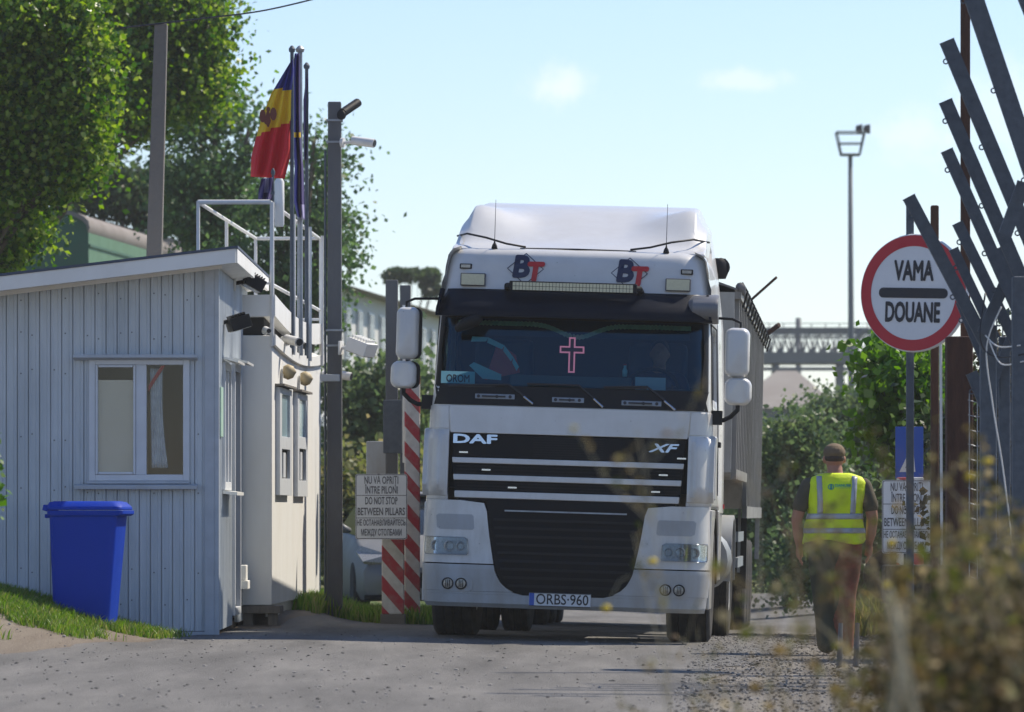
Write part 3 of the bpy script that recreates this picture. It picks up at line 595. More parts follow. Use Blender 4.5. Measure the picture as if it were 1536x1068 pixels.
# flagpoles and flags
def pole(name, label, cat, px, pyt, z0, Y, r, m, group=None):
    t = thing(name, label, cat, (PX(px, Y), Y, z0), group=group); z1 = PZ(pyt, Y)
    MB().tube([(0, 0, 0), (0, 0, z1 - z0)], [r, r * .8], 12).build('pole', M[m], t, smooth='auto')
    MB().lathe([(r * 1.3, 0), (r * 1.5, .03), (r * .6, .06), (0, .065)], (0, 0, z1 - z0), 'z', 12).build('finial', M[m], t, smooth='auto'); return t
G = 'flagpoles on the cabin roof'
pole('flagpole', 'flagpole carrying the blue, yellow and red flag', 'flagpole', 438, 78, zt - .1, 50.0, .022, 'galv', G)
pole('flagpole', 'middle flagpole carrying the furled deep blue flag', 'flagpole', 450, 78, zt - .1, 51.0, .030, 'steel', G)
pole('flagpole', 'shortest flagpole, rightmost, with a dark purple furled flag', 'flagpole', 460, 103, zt - .1, 52.0, .022, 'galv', G)
def flag(name, label, left, right, Y, mats, bands, nx=26, ny=40, fold=.05, nf=3.0, seed=0):
    """left / right: outline columns [(py, px)] down the flag; bands: material index by v"""
    mb = MB(); F = []; B = []; ys_ = lin(0, 1, ny)
    for v in ys_:
        pl = interp([(i / (len(left) - 1), *q) for i, q in enumerate(left)], v); pr = interp([(i / (len(right) - 1), *q) for i, q in enumerate(right)], v); row = []
        for k in range(nx):
            u = k / (nx - 1); px = lerp(pl[0], pr[0], u); py = lerp(pl[1], pr[1], u)
            row.append(P(px, py, Y + fold * math.sin(u * nf * 6.28 + v * 2.2 + seed) * (.3 + v) + .06 * math.sin(v * 3 + seed)))
        F.append(row); B.append([q + Vector((0, .003, 0)) for q in row])
    mb.slab(F, B)
    k = 0
    for i in range(ny - 1):
        for j in range(nx - 1):
            q = bands((j + .5) / (nx - 1), (i + .5) / (ny - 1)); mb.m[k] = q; mb.m[k + 1] = q; k += 2
    p0 = P(right[0][0], right[0][1], Y); return mb.build(name, [M[q] for q in mats], o=p0, smooth=True)
f = flag('flag', '', [(436, 92), (419, 120), (407, 140), (393, 175), (383, 210), (377, 235), (376, 265)], [(439, 88), (441, 105), (439, 140), (441, 175), (438, 200), (438, 225), (427, 268)], 49.95, ['flag_blue', 'flag_yellow', 'flag_red'],
         lambda u, v: 0 if v < .28 + .03 * u else 1 if v < .64 - .10 * u else 2)
tag(f, 'blue, yellow and red national flag with a brown crest hanging in the wind', 'flag')
cr = MB()
for (px, py, rx, ry) in ((402, 178, 3.5, 13), (394, 174, 5, 10), (410, 171, 5.2, 10), (402.5, 164, 3, 4), (401, 181, 5.5, 6.5)):
    cr.add([P(px + rx * math.cos(a), py + ry * math.sin(a), 49.86 - rx * .004) for a in [i * .628 for i in range(10)]] + [P(px + rx * math.cos(a), py + ry * math.sin(a), 49.864 - rx * .004) for a in [i * .628 for i in range(10)]], [tuple(range(10)), tuple(range(19, 9, -1))] + [(i, i + 10, (i + 1) % 10 + 10, (i + 1) % 10) for i in range(10)])
cc = cr.build('crest', M['crest'], f, f.location)
f2 = flag('flag', '', [(442, 80), (438, 110), (440, 160), (439, 210), (442, 250), (440, 300), (446, 325)], [(449, 80), (450, 110), (450, 160), (452, 210), (455, 250), (457, 300), (458, 330)], 50.9, ['flag_blue', 'flag_purple', 'flag_lilac', 'flag_yellow'],
          lambda u, v: 3 if (0.42 < v < .62 and (int(u * 9) * 7 + int(v * 46)) % 7 == 0) else 2 if (v > .86 and u > .4) else 0 if u < .6 else 1, fold=.07, nf=2)
tag(f2, 'deep blue flag with yellow stars furled round the middle pole', 'flag')
f3 = flag('flag', '', [(459, 118), (455, 150), (455, 200), (456, 240)], [(462, 112), (463, 150), (462, 200), (460, 240)], 51.95, ['flag_purple'], lambda u, v: 0, nx=14, fold=.06, nf=1.5)
tag(f3, 'narrow dark purple flag hanging on the rightmost flagpole', 'flag')
f4 = flag('flag', '', [(392, 268), (388, 285), (387, 299)], [(409, 266), (410, 282), (408, 300)], 49.6, ['flag_purple', 'flag_lilac'], lambda u, v: 1 if .35 < u < .7 and v < .7 else 0, nx=20, ny=16, fold=.08, nf=2)
tag(f4, 'lower purple and white flag showing below the tricolour', 'flag')
pole('flagpole', 'short hidden pole holding the lower purple and white flag', 'flagpole', 409.5, 262, zt, 49.65, .014, 'galv', G)
an = thing('antenna', 'white cylinder antenna clamped on the near corner of the roof railing', 'antenna', P(419, 340, 48.3)); h = (340 - 268) * 48.3 / FPX
MB().lathe([(.0, 0), (.035, 0), (.046, .02), (.046, h - .03), (.03, h), (.0, h)], (0, 0, 0), 'z', 20).build('cylinder', M['cabin_white'], an, smooth='auto')
[MB().box((-.08, -.015, z), (0, .015, z + .03)).build('clamp', M['galv'], an) for z in (.04, .3)]
# ================================================================ poles
def sq_pole(name, label, px0, px1, pyt, Y, z0, m, taper=.85, lean=0., group=None, cat='pole'):
    w = (px1 - px0) * Y / FPX / 2; x = PX((px0 + px1) / 2, Y); z1 = PZ(pyt, Y)
    mb = MB(); mb.tube([(0, 0, 0), (lean / 2, 0, (z1 - z0) / 2), (lean, 0, z1 - z0)], [w * 1.4142, w * 1.4142 * (1 + taper) / 2, w * 1.4142 * taper], 4, phase=math.pi / 4, up=(1, 0, 0))
    o = mb.build(name, M[m], o=None, bevel=.012, loc=(x, Y, z0)); return tag(o, label, cat, group)
up = sq_pole('utility_pole', 'tall weathered concrete pole rising behind the roof of the guard hut', 201, 230, 36, 51.5, 0, 'concrete', .66, .175)
lp = thing('camera_pole', 'tall grey square pole with cameras beside the white cabin', 'pole', (PX(502, 52.5), 52.5, 0))
hz = PZ(153, 52.5); w = 12 * 52.5 / FPX
mb = MB(); mb.tube([(0, 0, 0), (0, 0, hz)], [w * 1.414, w * 1.40 * .83], 4, phase=math.pi / 4, up=(1, 0, 0)); mb.build('shaft', M['concrete_dark'], lp, bevel=.012)
mb = MB(); [MB().box((-w * q, -w * q, z), (w * q, w * q, z + .02)).build('strap', M['steel'], lp) for z, q in ((hz - .42, 1.02), (hz - .2, 1.02), (PZ(520, 52.5), 1.06), (PZ(497, 52.5), 1.06))]
MB().tube([(-w * 1.15, -.05, .2), (-w * 1.15, -.05, hz - .5)], .012, 6).build('conduit', M['galv'], lp)
cctv(P(512, 214, 52.4), -.35, 'white bullet camera on the pole below its top', arm=.2)
cctv(P(511, 172, 52.4), .9, 'dark camera at the very top of the pole', 'black_plastic', arm=.05, pitch=.5)
fl = floodlight(P(513, 522, 52.4), 'big pale flood lamp held out from the pole on a bracket', 1.25, -.35, dark=False, tilt=.35)
MB().box((-.05, -.05, 0), (.14, .05, .07)).build('junction_box', M['clad_trim'], None, bevel=.006, loc=P(489, 572, 52.3)); tag(bpy.data.objects['junction_box'], 'small grey junction box strapped to the camera pole', 'box')
# gate posts, striped pillars
sq_pole('gate_post', 'taller dark grey gate post behind the striped pillars', 578.5, 597, 420, 55.0, -.15, 'concrete_dark', 1, group='grey gate posts')
sq_pole('gate_post', 'shorter dark grey gate post nearer the truck mirror', 600, 616, 428, 56.0, -.15, 'concrete_dark', 1, group='grey gate posts')
cbx = thing('control_box', 'grey steel control cabinet hung on the taller gate post', 'cabinet', (PX(592, 54.6), 54.6, PZ(680, 54.6))); hh = 80 * 54.6 / FPX
MB().box((-.12, -.1, 0), (.08, .1, hh)).build('cabinet', M['galv'], cbx, bevel=.008); MB().tube([(.1, -.1, -.1), (.1, -.1, hh + 1.0)], .014, 8).build('conduit', M['white_paint'], cbx)
sb = MB(); sb.box((-.11, -.05, 0), (.11, .05, 50 * 55.5 / FPX)); tag(sb.build('steel_box', M['truck_grey'], None, bevel=.01, loc=P(565, 712, 55.5)), 'pale grey steel box behind the no stopping sign', 'box')
def striped(name, label, px0, px1, pyt, pyb, Y, group, off=0.):
    w = (px1 - px0) * Y / FPX / 2; x = PX((px0 + px1) / 2, Y); z0 = PZ(pyb, Y); z1 = PZ(pyt, Y) - z0
    t = thing(name, label, 'pillar', (x, Y, z0), group=group)
    m = bpy.data.materials.new('stripes'); m.use_nodes = True; q = m.node_tree; b = q.nodes['Principled BSDF']; b.inputs['Roughness'].default_value = .6
    tcn = N(q, 'ShaderNodeTexCoord'); sp = N(q, 'ShaderNodeSeparateXYZ'); q.links.new(tcn.outputs['Object'], sp.inputs[0])
    nz_ = N(q, 'ShaderNodeTexNoise', Scale=12.0, Detail=5.0); q.links.new(tcn.outputs['Object'], nz_.inputs['Vector'])
    s1 = N(q, 'ShaderNodeMath', operation='MULTIPLY_ADD'); q.links.new(sp.outputs['X'], s1.inputs[0]); s1.inputs[1].default_value = 1.15; q.links.new(sp.outputs['Z'], s1.inputs[2])
    s2 = N(q, 'ShaderNodeMath', operation='MULTIPLY_ADD'); q.links.new(nz_.outputs[0], s2.inputs[0]); s2.inputs[1].default_value = .012; q.links.new(s1.outputs[0], s2.inputs[2])
    s3 = N(q, 'ShaderNodeMath', operation='MULTIPLY_ADD'); q.links.new(s2.outputs[0], s3.inputs[0]); s3.inputs[1].default_value = 1 / .305; s3.inputs[2].default_value = off + 20
    fr = N(q, 'ShaderNodeMath', operation='FRACT'); q.links.new(s3.outputs[0], fr.inputs[0]); gt = N(q, 'ShaderNodeMath', operation='GREATER_THAN'); q.links.new(fr.outputs[0], gt.inputs[0]); gt.inputs[1].default_value = .50
    x_ = N(q, 'ShaderNodeMix', data_type='RGBA'); q.links.new(gt.outputs[0], x_.inputs[0]); x_.inputs[6].default_value = (.64, .63, .60, 1); x_.inputs[7].default_value = (.42, .03, .045, 1)
    r_ = N(q, 'ShaderNodeMapRange'); q.links.new(nz_.outputs[0], r_.inputs[0]); r_.inputs[1].default_value = .45; r_.inputs[2].default_value = .8; r_.inputs[4].default_value = .5
    y_ = N(q, 'ShaderNodeMix', data_type='RGBA'); q.links.new(r_.outputs[0], y_.inputs[0]); q.links.new(x_.outputs[2], y_.inputs[6]); y_.inputs[7].default_value = (.3, .26, .22, 1); q.links.new(y_.outputs[2], b.inputs['Base Color'])
    MB().box((-w, -w, .0), (w, w, z1)).build('shaft', m, t, bevel=.012)
    MB().box((-w - .015, -w - .015, -.12), (w + .015, w + .015, .0)).build('foot', M['concrete'], t, bevel=.01)
    return t
SG = 'red and white striped concrete pillars'
striped('striped_pillar', 'short red and white striped pillar under the left no stopping sign', 573, 606, 712, 921, 52.2, SG, .1)
striped('striped_pillar', 'tall red and white striped pillar right beside the truck', 607, 630, 556, 919, 52.9, SG, .5)
striped('striped_pillar', 'striped pillar half hidden under the right-hand no stopping sign', 1346, 1384, 716, 900, 46.6, SG, .3)
# ================================================================ signs
def text(s, size, bold=0.0, extrude=.0015, align='CENTER', shear=0., xs=1.0):
    cu_ = bpy.data.curves.new('t', 'FONT'); cu_.body = s; cu_.size = size; cu_.align_x = align; cu_.align_y = 'CENTER'; cu_.extrude = extrude; cu_.shear = shear; cu_.resolution_u = 3
    ob = bpy.data.objects.new('t', cu_); SC.collection.objects.link(ob); dg = bpy.context.evaluated_depsgraph_get(); me = ob.evaluated_get(dg).to_mesh()
    vs = [(v.co.x * xs, v.co.y, v.co.z) for v in me.vertices]; fs = [tuple(p.vertices) for p in me.polygons]
    if bold:
        V0, F0 = vs, fs; vs, fs = [], []
        for q, (dx, dy) in enumerate(((0, 0), (bold, 0), (-bold, 0), (0, bold), (0, -bold), (bold * .7, bold * .7), (-bold * .7, bold * .7), (bold * .7, -bold * .7), (-bold * .7, -bold * .7))):
            k_ = len(vs); vs += [(x + dx, y + dy, z + q * .00012) for x, y, z in V0]; fs += [tuple(k_ + i for i in f) for f in F0]
    ob.evaluated_get(dg).to_mesh_clear(); bpy.data.objects.remove(ob); bpy.data.curves.remove(cu_); return vs, fs
def put_text(mb, s, size, c, width=None, m=0, **k):
    """lettering lying on the plane y = c.y, facing -Y"""
    vs, fs = text(s, size, **k)
    if width:
        x0 = min(v[0] for v in vs); x1 = max(v[0] for v in vs); sc = width / (x1 - x0); cx = (x0 + x1) / 2; vs = [((v[0] - cx) * sc, v[1], v[2]) for v in vs]
    return mb.add([(c[0] + v[0], c[1] - v[2], c[2] + v[1]) for v in vs], fs, m)
def rr(x0, x1, z0, z1, r, y, n=6):
    o = []
    for (cx, cz, a0) in ((x1 - r, z1 - r, 0), (x0 + r, z1 - r, 90), (x0 + r, z0 + r, 180), (x1 - r, z0 + r, 270)):
        for k in range(n + 1):
            a = R_(a0 + 90 * k / n); o.append(Vector((cx + r * math.cos(a), y, cz + r * math.sin(a))))
    return o
def stop_sign(label, px0, px1, pyt, pyb, Y):
    k = Y / FPX; W = (px1 - px0) * k / 2; Hh = (pyb - pyt) * k / 2; r = thing('text_sign', label, 'sign', P((px0 + px1) / 2, (pyt + pyb) / 2, Y), group='no stopping signs')
    MB().prism(rr(-W, W, -Hh, Hh, .025, 0), (0, .004, 0)).build('panel', M['sign_white'], r)
    bd = MB()
    O = rr(-W + .004, W - .004, -Hh + .004, Hh - .004, .022, -.001); I = rr(-W + .011, W - .011, -Hh + .011, Hh - .011, .018, -.001); n = len(O)
    bd.add(O + I, [(i, (i + 1) % n, n + (i + 1) % n, n + i) for i in range(n)])
    for z in (.345, -.345): bd.box((-W + .011, -.0015, Hh * z - .003), (W - .011, -.0004, Hh * z + .003))
    bd.build('border', M['ink_grey'], r)
    tx = MB(); rows = [('NU VĂ OPRIȚI', .80, 1.30, .105), ('ÎNTRE PILONI', .50, 1.26, .105), ('DO NOT STOP', .17, 1.24, .105), ('BETWEEN PILLARS', -.16, 1.82, .105), ('НЕ ОСТАНАВЛИВАЙТЕСЬ', -.50, 1.86, .082), ('МЕЖДУ СТОЛБАМИ', -.80, 1.56, .088)]
    for s, z, wd, sz in rows: put_text(tx, s, sz, (0, -.001, z * Hh), width=wd * W, bold=.0016, extrude=.0006)
    tx.build('lettering', M['ink_grey'], r); return r
s1 = stop_sign('no stopping sign with black text standing left of the truck', 533, 611, 711, 809, 51.6)
MB().box((.03, .006, -.22), (.21, .46, -.16)).build('bracket', M['galv'], s1)
s2 = stop_sign('no stopping sign partly hidden by a post on the right of the worker', 1323, 1397, 720, 830, 46.0)
MB().tube([(.0, .03, -1.0), (.0, .03, .3)], .025, 10).build('post', M['galv'], s2)
# round customs sign
vy = 38.0; k = vy / FPX; vr = 89 * k
vs_ = thing('customs_sign', 'round red-rimmed white customs sign on a grey post', 'sign', (PX(1365, vy + .1), vy + .1, ground(3, 38)), (0, 0, 0))
z0 = ground(3, 38)
mb = MB(); mb.tube([(0, 0, 0), (0, 0, PZ(300, vy) - z0)], .039, 4, phase=math.pi / 4, up=(1, 0, 0)); mb.build('post', M['galv'], vs_, bevel=.006)
fx = PX(1370, vy) - PX(1365, vy + .1); fz = PZ(439.5, vy) - z0; ya = R_(30)
face = MB(); face.lathe([(0, .012), (vr * .99, .012), (vr, .02), (vr, .03), (vr * .98, .03), (vr * .97, .018), (0, .018)], (0, 0, 0), 'y', 64); face.lathe([(0, -0.0), (vr * .985, -0.0), (vr * .985, .011), (0, .011)], (0, 0, 0), 'y', 64)
fo = face.build('face', M['sign_white'], vs_, smooth='auto'); fo.location = (fx, -.10, fz); fo.rotation_euler = (0, R_(2), -ya)
ri = MB(); n = 72; ro, rin = vr * .975, vr * .79
ri.add([(a * math.cos(2 * math.pi * j / n), yy, a * math.sin(2 * math.pi * j / n)) for a, yy in ((ro, -.0025), (rin, -.0025)) for j in range(n)], [(j, (j + 1) % n, n + (j + 1) % n, n + j) for j in range(n)])
ri.build('red_ring', M['sign_red'], fo)
tx = MB(); put_text(tx, 'VAMA', vr * .46, (0, -.003, vr * .36), width=vr * .74, bold=.007, extrude=.001)
put_text(tx, 'DOUANE', vr * .46, (0, -.003, -vr * .34), width=vr * 1.02, bold=.007, extrude=.001)
tx.prism(rr(-vr * .64, vr * .64, -vr * .085, vr * .085, vr * .08, -.002), (0, -.002, 0)); tx.build('lettering', M['ink'], fo)
MB().tube([(-.42, -.012, -.1), (.42, -.012, -.1)], .006, 6).build('seam', M['galv'], fo) if False else None
for z in (.2, -.2): MB().box((-.06, -.055, fz + z - .015), (.06, .045, fz + z + .015)).build('clamp', M['galv'], vs_)
# blue information sign
bs = thing('blue_sign', 'blue sign with a white triangle behind the customs sign post', 'sign', P(1365, 680, 47.5)); k = 47.5 / FPX
MB().box((-22 * k, 0, -38 * k), (20 * k, .012, 40 * k)).build('panel', M['sign_blue'], bs, bevel=.003)
mb = MB(); mb.prism([(-16 * k, -.003, -28 * k), (8 * k, -.003, -28 * k), (4 * k, -.003, 14 * k)], (0, .002, 0)); mb.build('triangle', M['white_paint'], bs)
mb = MB(); mb.prism([(-7 * k, -.005, -22 * k), (3 * k, -.005, -22 * k), (1 * k, -.005, 4 * k)], (0, .0015, 0)); mb.build('symbol', M['ink'], bs)
MB().tube([(0, .03, -1.9), (0, .03, .2)], .03, 8).build('post', M['galv'], bs)
# ================================================================ the truck
TY = 43.8; TX = PX(842, TY); TZ = .0
trk = thing('truck', 'dusty white tractor truck with black grille driving towards the viewer', 'truck', (TX, TY, TZ), (R_(-.25), R_(1.75), R_(-4.5)))
TM = Matrix.LocRotScale(trk.location, trk.rotation_euler, None); TMI = TM.inverted()
def F(px, py, yl=0.):
    o = TMI @ Vector((0, 0, CH)); d = (TMI.to_3x3() @ Vector(((px - 768) / FPX, 1, (HOR - py) / FPX))); t = (yl - o.y) / d.y; q = o + d * t; return q.x, q.z
# front profile: z -> (y of the face at the middle, half width, corner radius)
PROF = [(.26, .06, 1.17, .24), (.32, .00, 1.215, .27), (.62, -.01, 1.235, .28), (.74, .01, 1.235, .28), (1.20, .05, 1.225, .26), (1.32, .06, 1.215, .22), (2.0, .12, 1.20, .20), (2.1, .145, 1.19, .17),
        (2.80, .31, 1.165, .17), (2.92, .34, 1.155, .20), (3.2, .39, 1.13, .22), (3.30, .42, 1.11, .22), (3.345, .47, 1.08, .22), (3.37, .56, 1.02, .2)]
def fy(x, z, curve=.06):
    y0, w, r = interp(PROF, z); ax = abs(x); y = y0 + curve * (x / w) ** 2 - curve * ((w - r) / w) ** 2 * 0
    t = min(1, max(0, (ax - (w - r)) / r)); return y + r * (1 - math.sqrt(max(0, 1 - t * t)))
def W_(z): return interp(PROF, z)[1]
def patch(rows, off=.0, th=.03, nx=24, nz=14, mirror=False, mb=None, m=0):
    """rows: [(z, xl, xr)] top to bottom; a solid panel that follows the truck's front surface, 'off' metres proud of it"""
    mb = mb or MB(); tab = [(i / (len(rows) - 1), *q) for i, q in enumerate(rows)]
    zt, zb = rows[0][0], rows[-1][0]; fr = []; bk = []
    tt = sorted(set(lin(0, 1, nz) + [t[0] for t in tab]))
    for v in tt:
        z, xl, xr = interp(tab, v)
        if mirror: xl, xr = -xr, -xl
        fr.append([Vector((lerp(xl, xr, k / nx), fy(lerp(xl, xr, k / nx), z) - off, z)) for k in range(nx + 1)]); bk.append([p + Vector((0, th, 0)) for p in fr[-1]])
    mb.slab(fr, bk, m); return mb
TP = lambda mb, name, m, par=trk, **k: mb.build(name, M[m] if isinstance(m, str) else m, par, **k)
# --- cab shell (rings), with the windscreen and the side windows left open
zl = [1.18, 1.22, 1.35, 1.5, 1.75, 1.78, 2.0, 2.12, 2.16, 2.3, 2.45, 2.6, 2.70, 2.78, 2.86, 2.92, 3.05, 3.2, 3.30, 3.345, 3.37]
yb = 2.15; sy = [2.15, 1.9, 1.62, 1.4, 1.1, .8, .60, .5]
rings = []
for z in zl:
    y0, w, r = interp(PROF, z); L = []
    for y in sy: L.append((-w - .0, y))
    a = []
    for k in range(9):
        th = k / 8 * math.pi / 2; x = (w - r) + r * math.cos(th); a.append((-x, fy(x, z)))
    L += a
    n = 16
    for k in range(1, n): x = lerp(-(w - r), w - r, k / n); L.append((x, fy(x, z)))
    L += [(-x, y) for x, y in reversed(a)]
    for y in reversed(sy): L.append((w, y))
    rings.append([Vector((x, y, z)) for x, y in L])
nS = len(sy); nA = 9
NCOL = len(rings[0])
def skip(i, j):
    z = (zl[i] + zl[i + 1]) / 2
    if 2.16 < z < 2.80 and nS + 3 <= j < NCOL - nS - 4: return True
    if 1.1 < z < 1.8 and nS + nA - 2 <= j < NCOL - nS - nA + 1: return True
    if 2.12 < z < 2.70:
        for jj in (j, NCOL - 2 - j):
            if 2 <= jj < 6 : return True
    return False
mb = MB(); mb.grid(rings, skip=skip)
top = rings[-1]; mb.add(list(top), [tuple(range(NCOL))]); b0 = [rings[i][0] for i in range(len(rings))]; b1 = [rings[i][-1] for i in range(len(rings))]
mb.add(b0 + b1, [(i, i + 1, len(b0) + i + 1, len(b0) + i) for i in range(len(b0) - 1)])
cab = TP(mb, 'cab_body', 'truck_white', smooth='auto', weld=True)
sm = cab.modifiers.new('solid', 'SOLIDIFY'); sm.thickness = .018; sm.offset = -1
# interior
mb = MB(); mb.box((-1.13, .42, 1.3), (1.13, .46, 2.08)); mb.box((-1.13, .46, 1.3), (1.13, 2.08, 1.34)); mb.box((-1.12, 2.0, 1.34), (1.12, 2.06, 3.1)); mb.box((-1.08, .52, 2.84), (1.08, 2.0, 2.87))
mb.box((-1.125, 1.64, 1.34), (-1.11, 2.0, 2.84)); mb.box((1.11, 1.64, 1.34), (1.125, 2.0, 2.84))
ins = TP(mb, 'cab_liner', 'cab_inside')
mb = MB(); mb.prism([(-1.12, .22, 2.13), (-1.12, .62, 2.20), (-1.12, .85, 2.14), (-1.12, .85, 1.8), (-1.12, .22, 1.8)], (2.24, 0, 0)); dash = TP(mb, 'dashboard', 'black_plastic', bevel=.02)
mb = MB(); 
for (x0, x1) in ((-.93, -.42), (.42, .93)): mb.box((x0, 1.35, 1.75), (x1, 1.55, 2.55)); mb.box((x0 + .1, 1.35, 2.57), (x1 - .1, 1.48, 2.72)); mb.box((x0, .95, 1.62), (x1, 1.45, 1.75))
TP(MB().box((-.93, 1.35, 1.75), (-.42, 1.55, 2.62)), 'seat', 'seat_cloth', bevel=.05); TP(MB().box((.42, 1.35, 1.75), (.93, 1.55, 2.62)), 'seat', 'seat_cloth', bevel=.05)
mb = MB(); n = 28; c = Vector((.66, .80, 2.20)); rm = Euler((R_(-38), 0, 0)).to_matrix()
mb.tube([c + rm @ Vector((.225 * math.cos(2 * math.pi * k / n), 0, .225 * math.sin(2 * math.pi * k / n))) for k in range(n + 1)], .017, 8, cap=False); mb.tube([c + rm @ Vector((-.22, 0, 0)), c + rm @ Vector((.22, 0, 0))], .02, 6)
TP(mb, 'steering_wheel', 'black_plastic', smooth=True)
# glass
mb = MB(); rows = []
for z in lin(2.165, 2.795, 10):
    y0, w, r = interp(PROF, z); xm = (w - r) + r * math.cos(3 / 8 * math.pi / 2) + .004; rows.append([Vector((x, fy(x, z) + .012, z)) for x in lin(-xm, xm, 41)])
mb.grid(rows); ws = TP(mb, 'windscreen', 'windscreen_glass', smooth=True)
for s in (-1, 1):
    mb = MB(); mb.grid([[Vector((s * (W_(z) - .012), y, z)) for y in (1.62, .6)] for z in (2.12, 2.41, 2.70)]); TP(mb, 'side_window', 'dark_glass')
    mb = MB(); e = .008
    for a, b in (((.50, 2.05), (.50, 2.76)), ((1.67, 2.05), (1.67, 2.76)), ((.5, 2.76), (1.67, 2.76)), ((.5, 1.3), (.5, 2.05)), ((1.67, 1.3), (1.67, 2.05))):
        mb.tube([(s * (W_(a[1]) + .001), a[0], a[1]), (s * (W_(b[1]) + .001), b[0], b[1])], .007, 6)
    mb.tube([(s * (W_(1.95) + .001), .5, 1.98), (s * (W_(1.95) + .001), 1.67, 1.98)], .006, 6)
    TP(mb, 'door_seal', 'black_plastic')
    mb = MB(); mb.box((s * 1.225 - .02, 1.38, 1.72), (s * 1.225 + .02, 1.58, 1.77)); TP(mb, 'door_handle', 'black_plastic', bevel=.008)
# black band round the windscreen
mb = MB()
zA = 2.165
def wsx(z): y0, w, r = interp(PROF, z); return (w - r) + r * math.cos(3 / 8 * math.pi / 2)
patch([(2.175, -wsx(2.17) - .015, wsx(2.17) + .015), (2.08, -1.155, 1.155), (2.005, -1.175, 1.175)], .008, .03, mb=mb, nx=40, nz=6)
TP(mb, 'scuttle_panel', 'black_plastic', smooth='auto')
for s in (False, True):
    mb = patch([(2.82, -wsx(2.8) - .012, -wsx(2.8) + .035), (2.5, -wsx(2.5) - .012, -wsx(2.5) + .022), (2.17, -wsx(2.17) - .012, -wsx(2.17) + .045)], .006, .02, nx=4, nz=12, mirror=s); TP(mb, 'windscreen_seal', 'black_plastic', smooth='auto')
mb = patch([(2.82, -wsx(2.8), wsx(2.8)), (2.755, -wsx(2.76), wsx(2.76))], .005, .02, nx=40, nz=3); TP(mb, 'windscreen_trim', 'black_plastic', smooth='auto')
# sun visor: dark band standing proud, sunlight on its right-hand end put in as a grey piece
mb = MB(); fr = []; bk = []
for v in lin(0, 1, 9):
    z = lerp(3.005, 2.765, v); w = lerp(1.10, 1.185, sstep(0, .7, v)); bulge = .05 + .17 * math.sin(min(1, v * 1.1) * math.pi * .5)
    fr.append([Vector((x, fy(min(max(x, -1.13), 1.13), max(z, 2.8)) - bulge * (1 - .25 * abs(x / w) ** 6) , z + (.045 * sstep(.55, .62, abs(x)) if v == 0 and False else 0))) for x in lin(-w, w, 49)]); bk.append([p + Vector((0, .03 + .0 * v, 0)) for p in fr[-1]])
mb.slab(fr, bk); TP(mb, 'sun_visor', 'visor_black', smooth='auto')
for s in (-1, 1):
    mb = MB(); mb.prism([(s * 1.182, .38, 2.80), (s * 1.182, .20, 2.78), (s * 1.15, .28, 3.0), (s * 1.14, .42, 3.0)], (-s * .02, 0, 0)); TP(mb, 'visor_end', 'visor_black')
mb = MB(); mb.lathe([(.0, -.11), (.03, -.10), (.105, -.02), (.115, .12), (.11, .14)], (0, 0, 0), 'x', 24)
vs = []
for (x, y, z) in mb.v: vs.append((1.045 + x * 1.35, .40 + y * 2.1, 2.885 + z * 1.1))
mb.v = vs; TP(mb, 'sunlit_visor_end', 'visor_sunlit', smooth='auto')  # paler stand-in for the visor's end, with sunlight put into its colour
# --- hood panel and upper grille
def gx(z): return interp([(1.30, 1.0), (1.20, 1.0)], z)[0]
hl = [F(672, 604, .12), (F(676, 645, .1)), F(680, 700, .08), F(686, 750, .06)]
def hx(z): return interp([(1.20, .955), (1.26, .96), (1.50, .985), (1.80, 1.015), (2.0, 1.03)], z)[0]
TP(patch([(2.0, -hx(2.0), hx(2.0)), (1.765, -hx(1.765), hx(1.765))], .012, .04, nx=30, nz=6), 'hood_panel', 'truck_white', bevel=.006)
TP(patch([(1.76, -hx(1.76), hx(1.76)), (1.5, -hx(1.5), hx(1.5)), (1.205, -hx(1.2), hx(1.2))], -.025, .04, nx=30, nz=8), 'upper_grille', 'grille_black', smooth='auto')
for (za, zb) in ((1.556, 1.508), (1.412, 1.362), (1.272, 1.212)):
    TP(patch([(za, -hx(za), hx(za)), (zb, -hx(zb), hx(zb))], .014, .035, nx=30, nz=3), 'grille_slat', 'truck_white', bevel=.008)
mb = patch([(1.756, -hx(1.76) + .01, hx(1.76) - .01), (1.56, -hx(1.56) + .01, hx(1.56) - .01)], .004, .03, nx=30, nz=6); TP(mb, 'badge_panel', 'grille_black', bevel=.005)
mb = MB()
for z0 in (1.745, 1.727, 1.709, 1.691, 1.673, 1.655, 1.637): 
    pass
for z in lin(1.745, 1.58, 9): patch([(z, -.30, .30), (z - .008, -.30, .30)], .006, .01, nx=10, nz=2, mb=mb)
for k in range(3):
    zc = (1.535, 1.39, 1.24)[k]
for z in (1.49, 1.46, 1.43, 1.348, 1.32, 1.295): patch([(z, -hx(z) + .03, hx(z) - .03), (z - .01, -hx(z) + .03, hx(z) - .03)], -.012, .012, nx=16, nz=2, mb=mb)
TP(mb, 'mesh', 'black_plastic')
for x, z in ((-.93, 1.60), (-.73, 1.455), (-.50, 1.31), (.72, 1.31), (.78, 1.455), (.93, 1.60)):
    TP(MB().box((x, fy(x, z) - .017, z - .008), (x + .075, fy(x, z) - .002, z + .006)), 'clip', 'chrome')
def front_text(s, size, px, py, m, yl=.1, off=.02, width=None, name='badge', par=trk, **k):
    vs, fs = text(s, size, **k); x0, z0 = F(px, py, yl)
    if width:
        a = min(v[0] for v in vs); b = max(v[0] for v in vs); vs = [((v[0] - (a + b) / 2) * width / (b - a), v[1], v[2]) for v in vs]
    mb = MB(); mb.add([(x0 + v[0], fy(x0 + v[0], z0 + v[1]) - off - v[2], z0 + v[1]) for v in vs], fs); return TP(mb, name, m, par=par)
